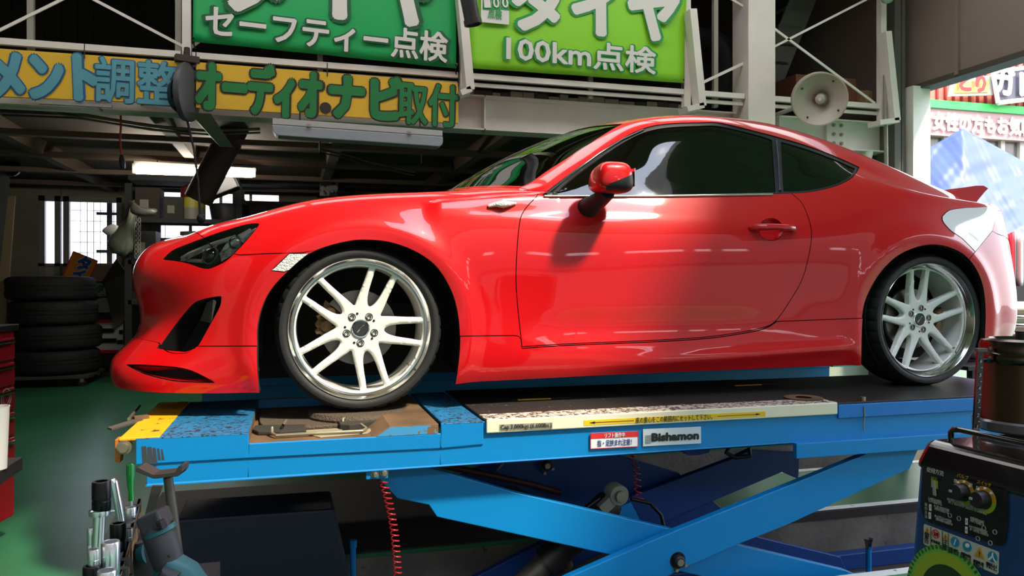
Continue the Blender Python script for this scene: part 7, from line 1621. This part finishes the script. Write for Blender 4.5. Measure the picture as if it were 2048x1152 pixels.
a = at(2026, 640, 7.0); b = at(2080, 640, 7.0); mb = MB(); zt3 = at(2026, 672, 6.8).z; mb.prism([Vector((a.x-.05, a.y-.2, 0)), Vector((b.x, b.y-.2, 0)), Vector((b.x, b.y-.2, zt3-.0)), Vector((a.x-.05, a.y-.2, zt3-.0))], (.1, .5, 0)); tag(mb.build('side_table', [mat('grey side table', (120, 112, 110), rough=.6)]), 'grey stand under the pile of cases at the right edge', 'stand')
p = onX(1946, 722, 3.85); rt = 42/FPX*((p.y-CY)*CT+(p.x-CX)*ST)
mb = MB(); tyre_mesh(mb, Vector((p.x, p.y, DECK+.004+rt)), (.35, -1, 0), rt, .16, 40)
tag(mb.build('spare_tyre', [mat('chalky white rubber', (206, 204, 206), rough=.6)], smooth=40), 'small chalky white tyre behind the rear wheel', 'tyre')
mb = MB(); mb.span((p.x-.35, p.y-.3, DECK-.02), (p.x+.45, p.y+.3, DECK+.003))
for a in (-.3, .38):
    for b in (-.26, .26): mb.span((p.x+a, p.y+b-.02, 0), (p.x+a+.04, p.y+b+.02, DECK-.02))
tag(mb.build('work_stand', [M_DECKP]), 'dark flat stand carrying the white tyre behind the lift', 'stand')
# shop across the street
dS1 = 17.0
BLD = empty('shop_building', Vector((at(1950, 600, dS1).x, at(1950, 600, dS1).y, 0)), 'sunlit shop across the street with a red wall and lettered sign band', 'building')
xw = Vector((1, 0, 0)); 
YBd = at(1950, 300, dS1).y
def bl(px, py): return onY(px, py, YBd)
def bpanel(name, x0p, y0p, x1p, y1p, m, par, dp=.1, fwd=0.0, slope=.165):
    q = [onY(x0p, y1p, YBd-fwd), onY(x1p, y1p, YBd-fwd), onY(x1p, y0p, YBd-fwd), onY(x0p, y0p, YBd-fwd)]; z0, z1 = q[0].z, q[3].z
    mb = MB(); mb.span((q[0].x, YBd-fwd, z0), (q[1].x, YBd-fwd+dp, z1)); return mb.build(name, [m], par), q[0].x, q[1].x, z0, z1
M_PK = mat('salmon cladding', (226, 120, 104), rough=.7); M_PKD = mat('dark red groove', (150, 40, 40), rough=.7)
wl_, xA, xB, z0, z1 = bpanel('upper_wall', 1830, 60, 2700, 205, M_PK, BLD, 4, 0)
mb = MB(); x = xA+.1
while x < xB: mb.span((x, YBd-.03, z0), (x+.05, YBd, z1)); x += .22
mb.build('wall_ribs', [M_PKD], wl_)
bpanel('green_band', 1830, 196, 2700, 212, mat('green band', (60, 200, 90), rough=.5), BLD, .3, .25)
sb, xA, xB, z0, z1 = bpanel('sign_band', 1830, 212, 2700, 268, mat('dusty pink sign band', (176, 140, 138), rough=.6), BLD, .25, .2)
text('lettering', '女性の方もお気軽に', Vector((onY(1864, 240, YBd-.2).x, YBd-.22, (z0+z1)/2)), xw, (0, 0, 1), (z1-z0)*.68, mat('sunlit white letters', (250, 250, 250), rough=.5), sb, bold=.045, width=(onY(2085, 240, YBd-.2).x-onY(1864, 240, YBd-.2).x), align='LEFT', depth=.02)
bpanel('shop_window', 1830, 268, 2700, 420, mat('shop window glass', (112, 104, 100), rough=.2), BLD, 3.5, 0)
for i in range(18): bpanel('window_mullion', 1850+i*38, 268, 1858+i*38, 420, mat('window mullion', (196, 188, 180), rough=.6), BLD, .1, .08)
mb = MB(); mb.span((xA, YBd-.1, 0), (xB, YBd+3.5, onY(1900, 420, YBd).z)); mb.build('lower_wall', [mat('pale shop wall', (220, 214, 206), rough=.7)], BLD)
def poster(name, px, m, par, fwd=.3):
    q = [onY(x, y, YBd-fwd) for x, y in px]; mb = MB(); mb.prism(q, (0, .06, 0)); return mb.build(name, [m], par), q
pp, q = poster('white_poster', [(1906,160),(1986,150),(1986,190),(1900,192)], mat('white poster', (245, 240, 230), rough=.5), BLD)
mb = MB(); mb.prism([onY(x, y, YBd-.34) for x, y in ((1912,166),(1978,158),(1978,184),(1908,186))], (0, .02, 0)); ob = mb.build('orange_field', [mat('orange field', (240, 190, 110), rough=.5)], pp)
text('lettering', 'とり', onY(1945, 166, YBd-.40), xw, (0, 0, 1), .42, M_REDI, ob, bold=.06, depth=.01)
pp, q = poster('dark_sign', [(1986,145),(2110,128),(2110,192),(1996,206)], mat('slate sign', (84, 82, 96), rough=.5), BLD, .4)
mb = MB()
for i in range(4): mb.tube([q[i], q[(i+1) % 4]], .05, 6)
mb.build('sign_border', [M_WINK], pp)
text('lettering', 'ガレ', onY(2030, 166, YBd-.45), xw, (0, 0, 1), .62, mat('sunlit white letters'  , (250, 250, 250)), pp, bold=.05, depth=.01)
# unseen wall across the yard, added to hide low sky; its gaps streak the paint
mb = MB(); mb.span((-16, -24.4, 0), (26, -24, 3.3)); mb.span((-16, -24.4, 4.1), (26, -24, 12.5)); mb.span((-16, -24.4, 3.3), (8, -24, 4.1))
for x, w in ((8.6, .5), (10.5, .9), (14.2, .3), (15.4, .3), (17, 1.6), (20, .4), (22, 2)): mb.span((x, -24.4, 3.3), (x+w, -24, 4.1))
mb.span((9.5, -24.05, 3.6), (25, -23.98, 3.66)); mb.span((26, -24, 0), (26.3, -8, 12.5)); mb.span((-16.3, -24, 0), (-16, -8, 12.5))
tag(mb.build('wall_yard_added', [mat('pale added wall', (128, 124, 118), rough=.8)]), kind='structure')
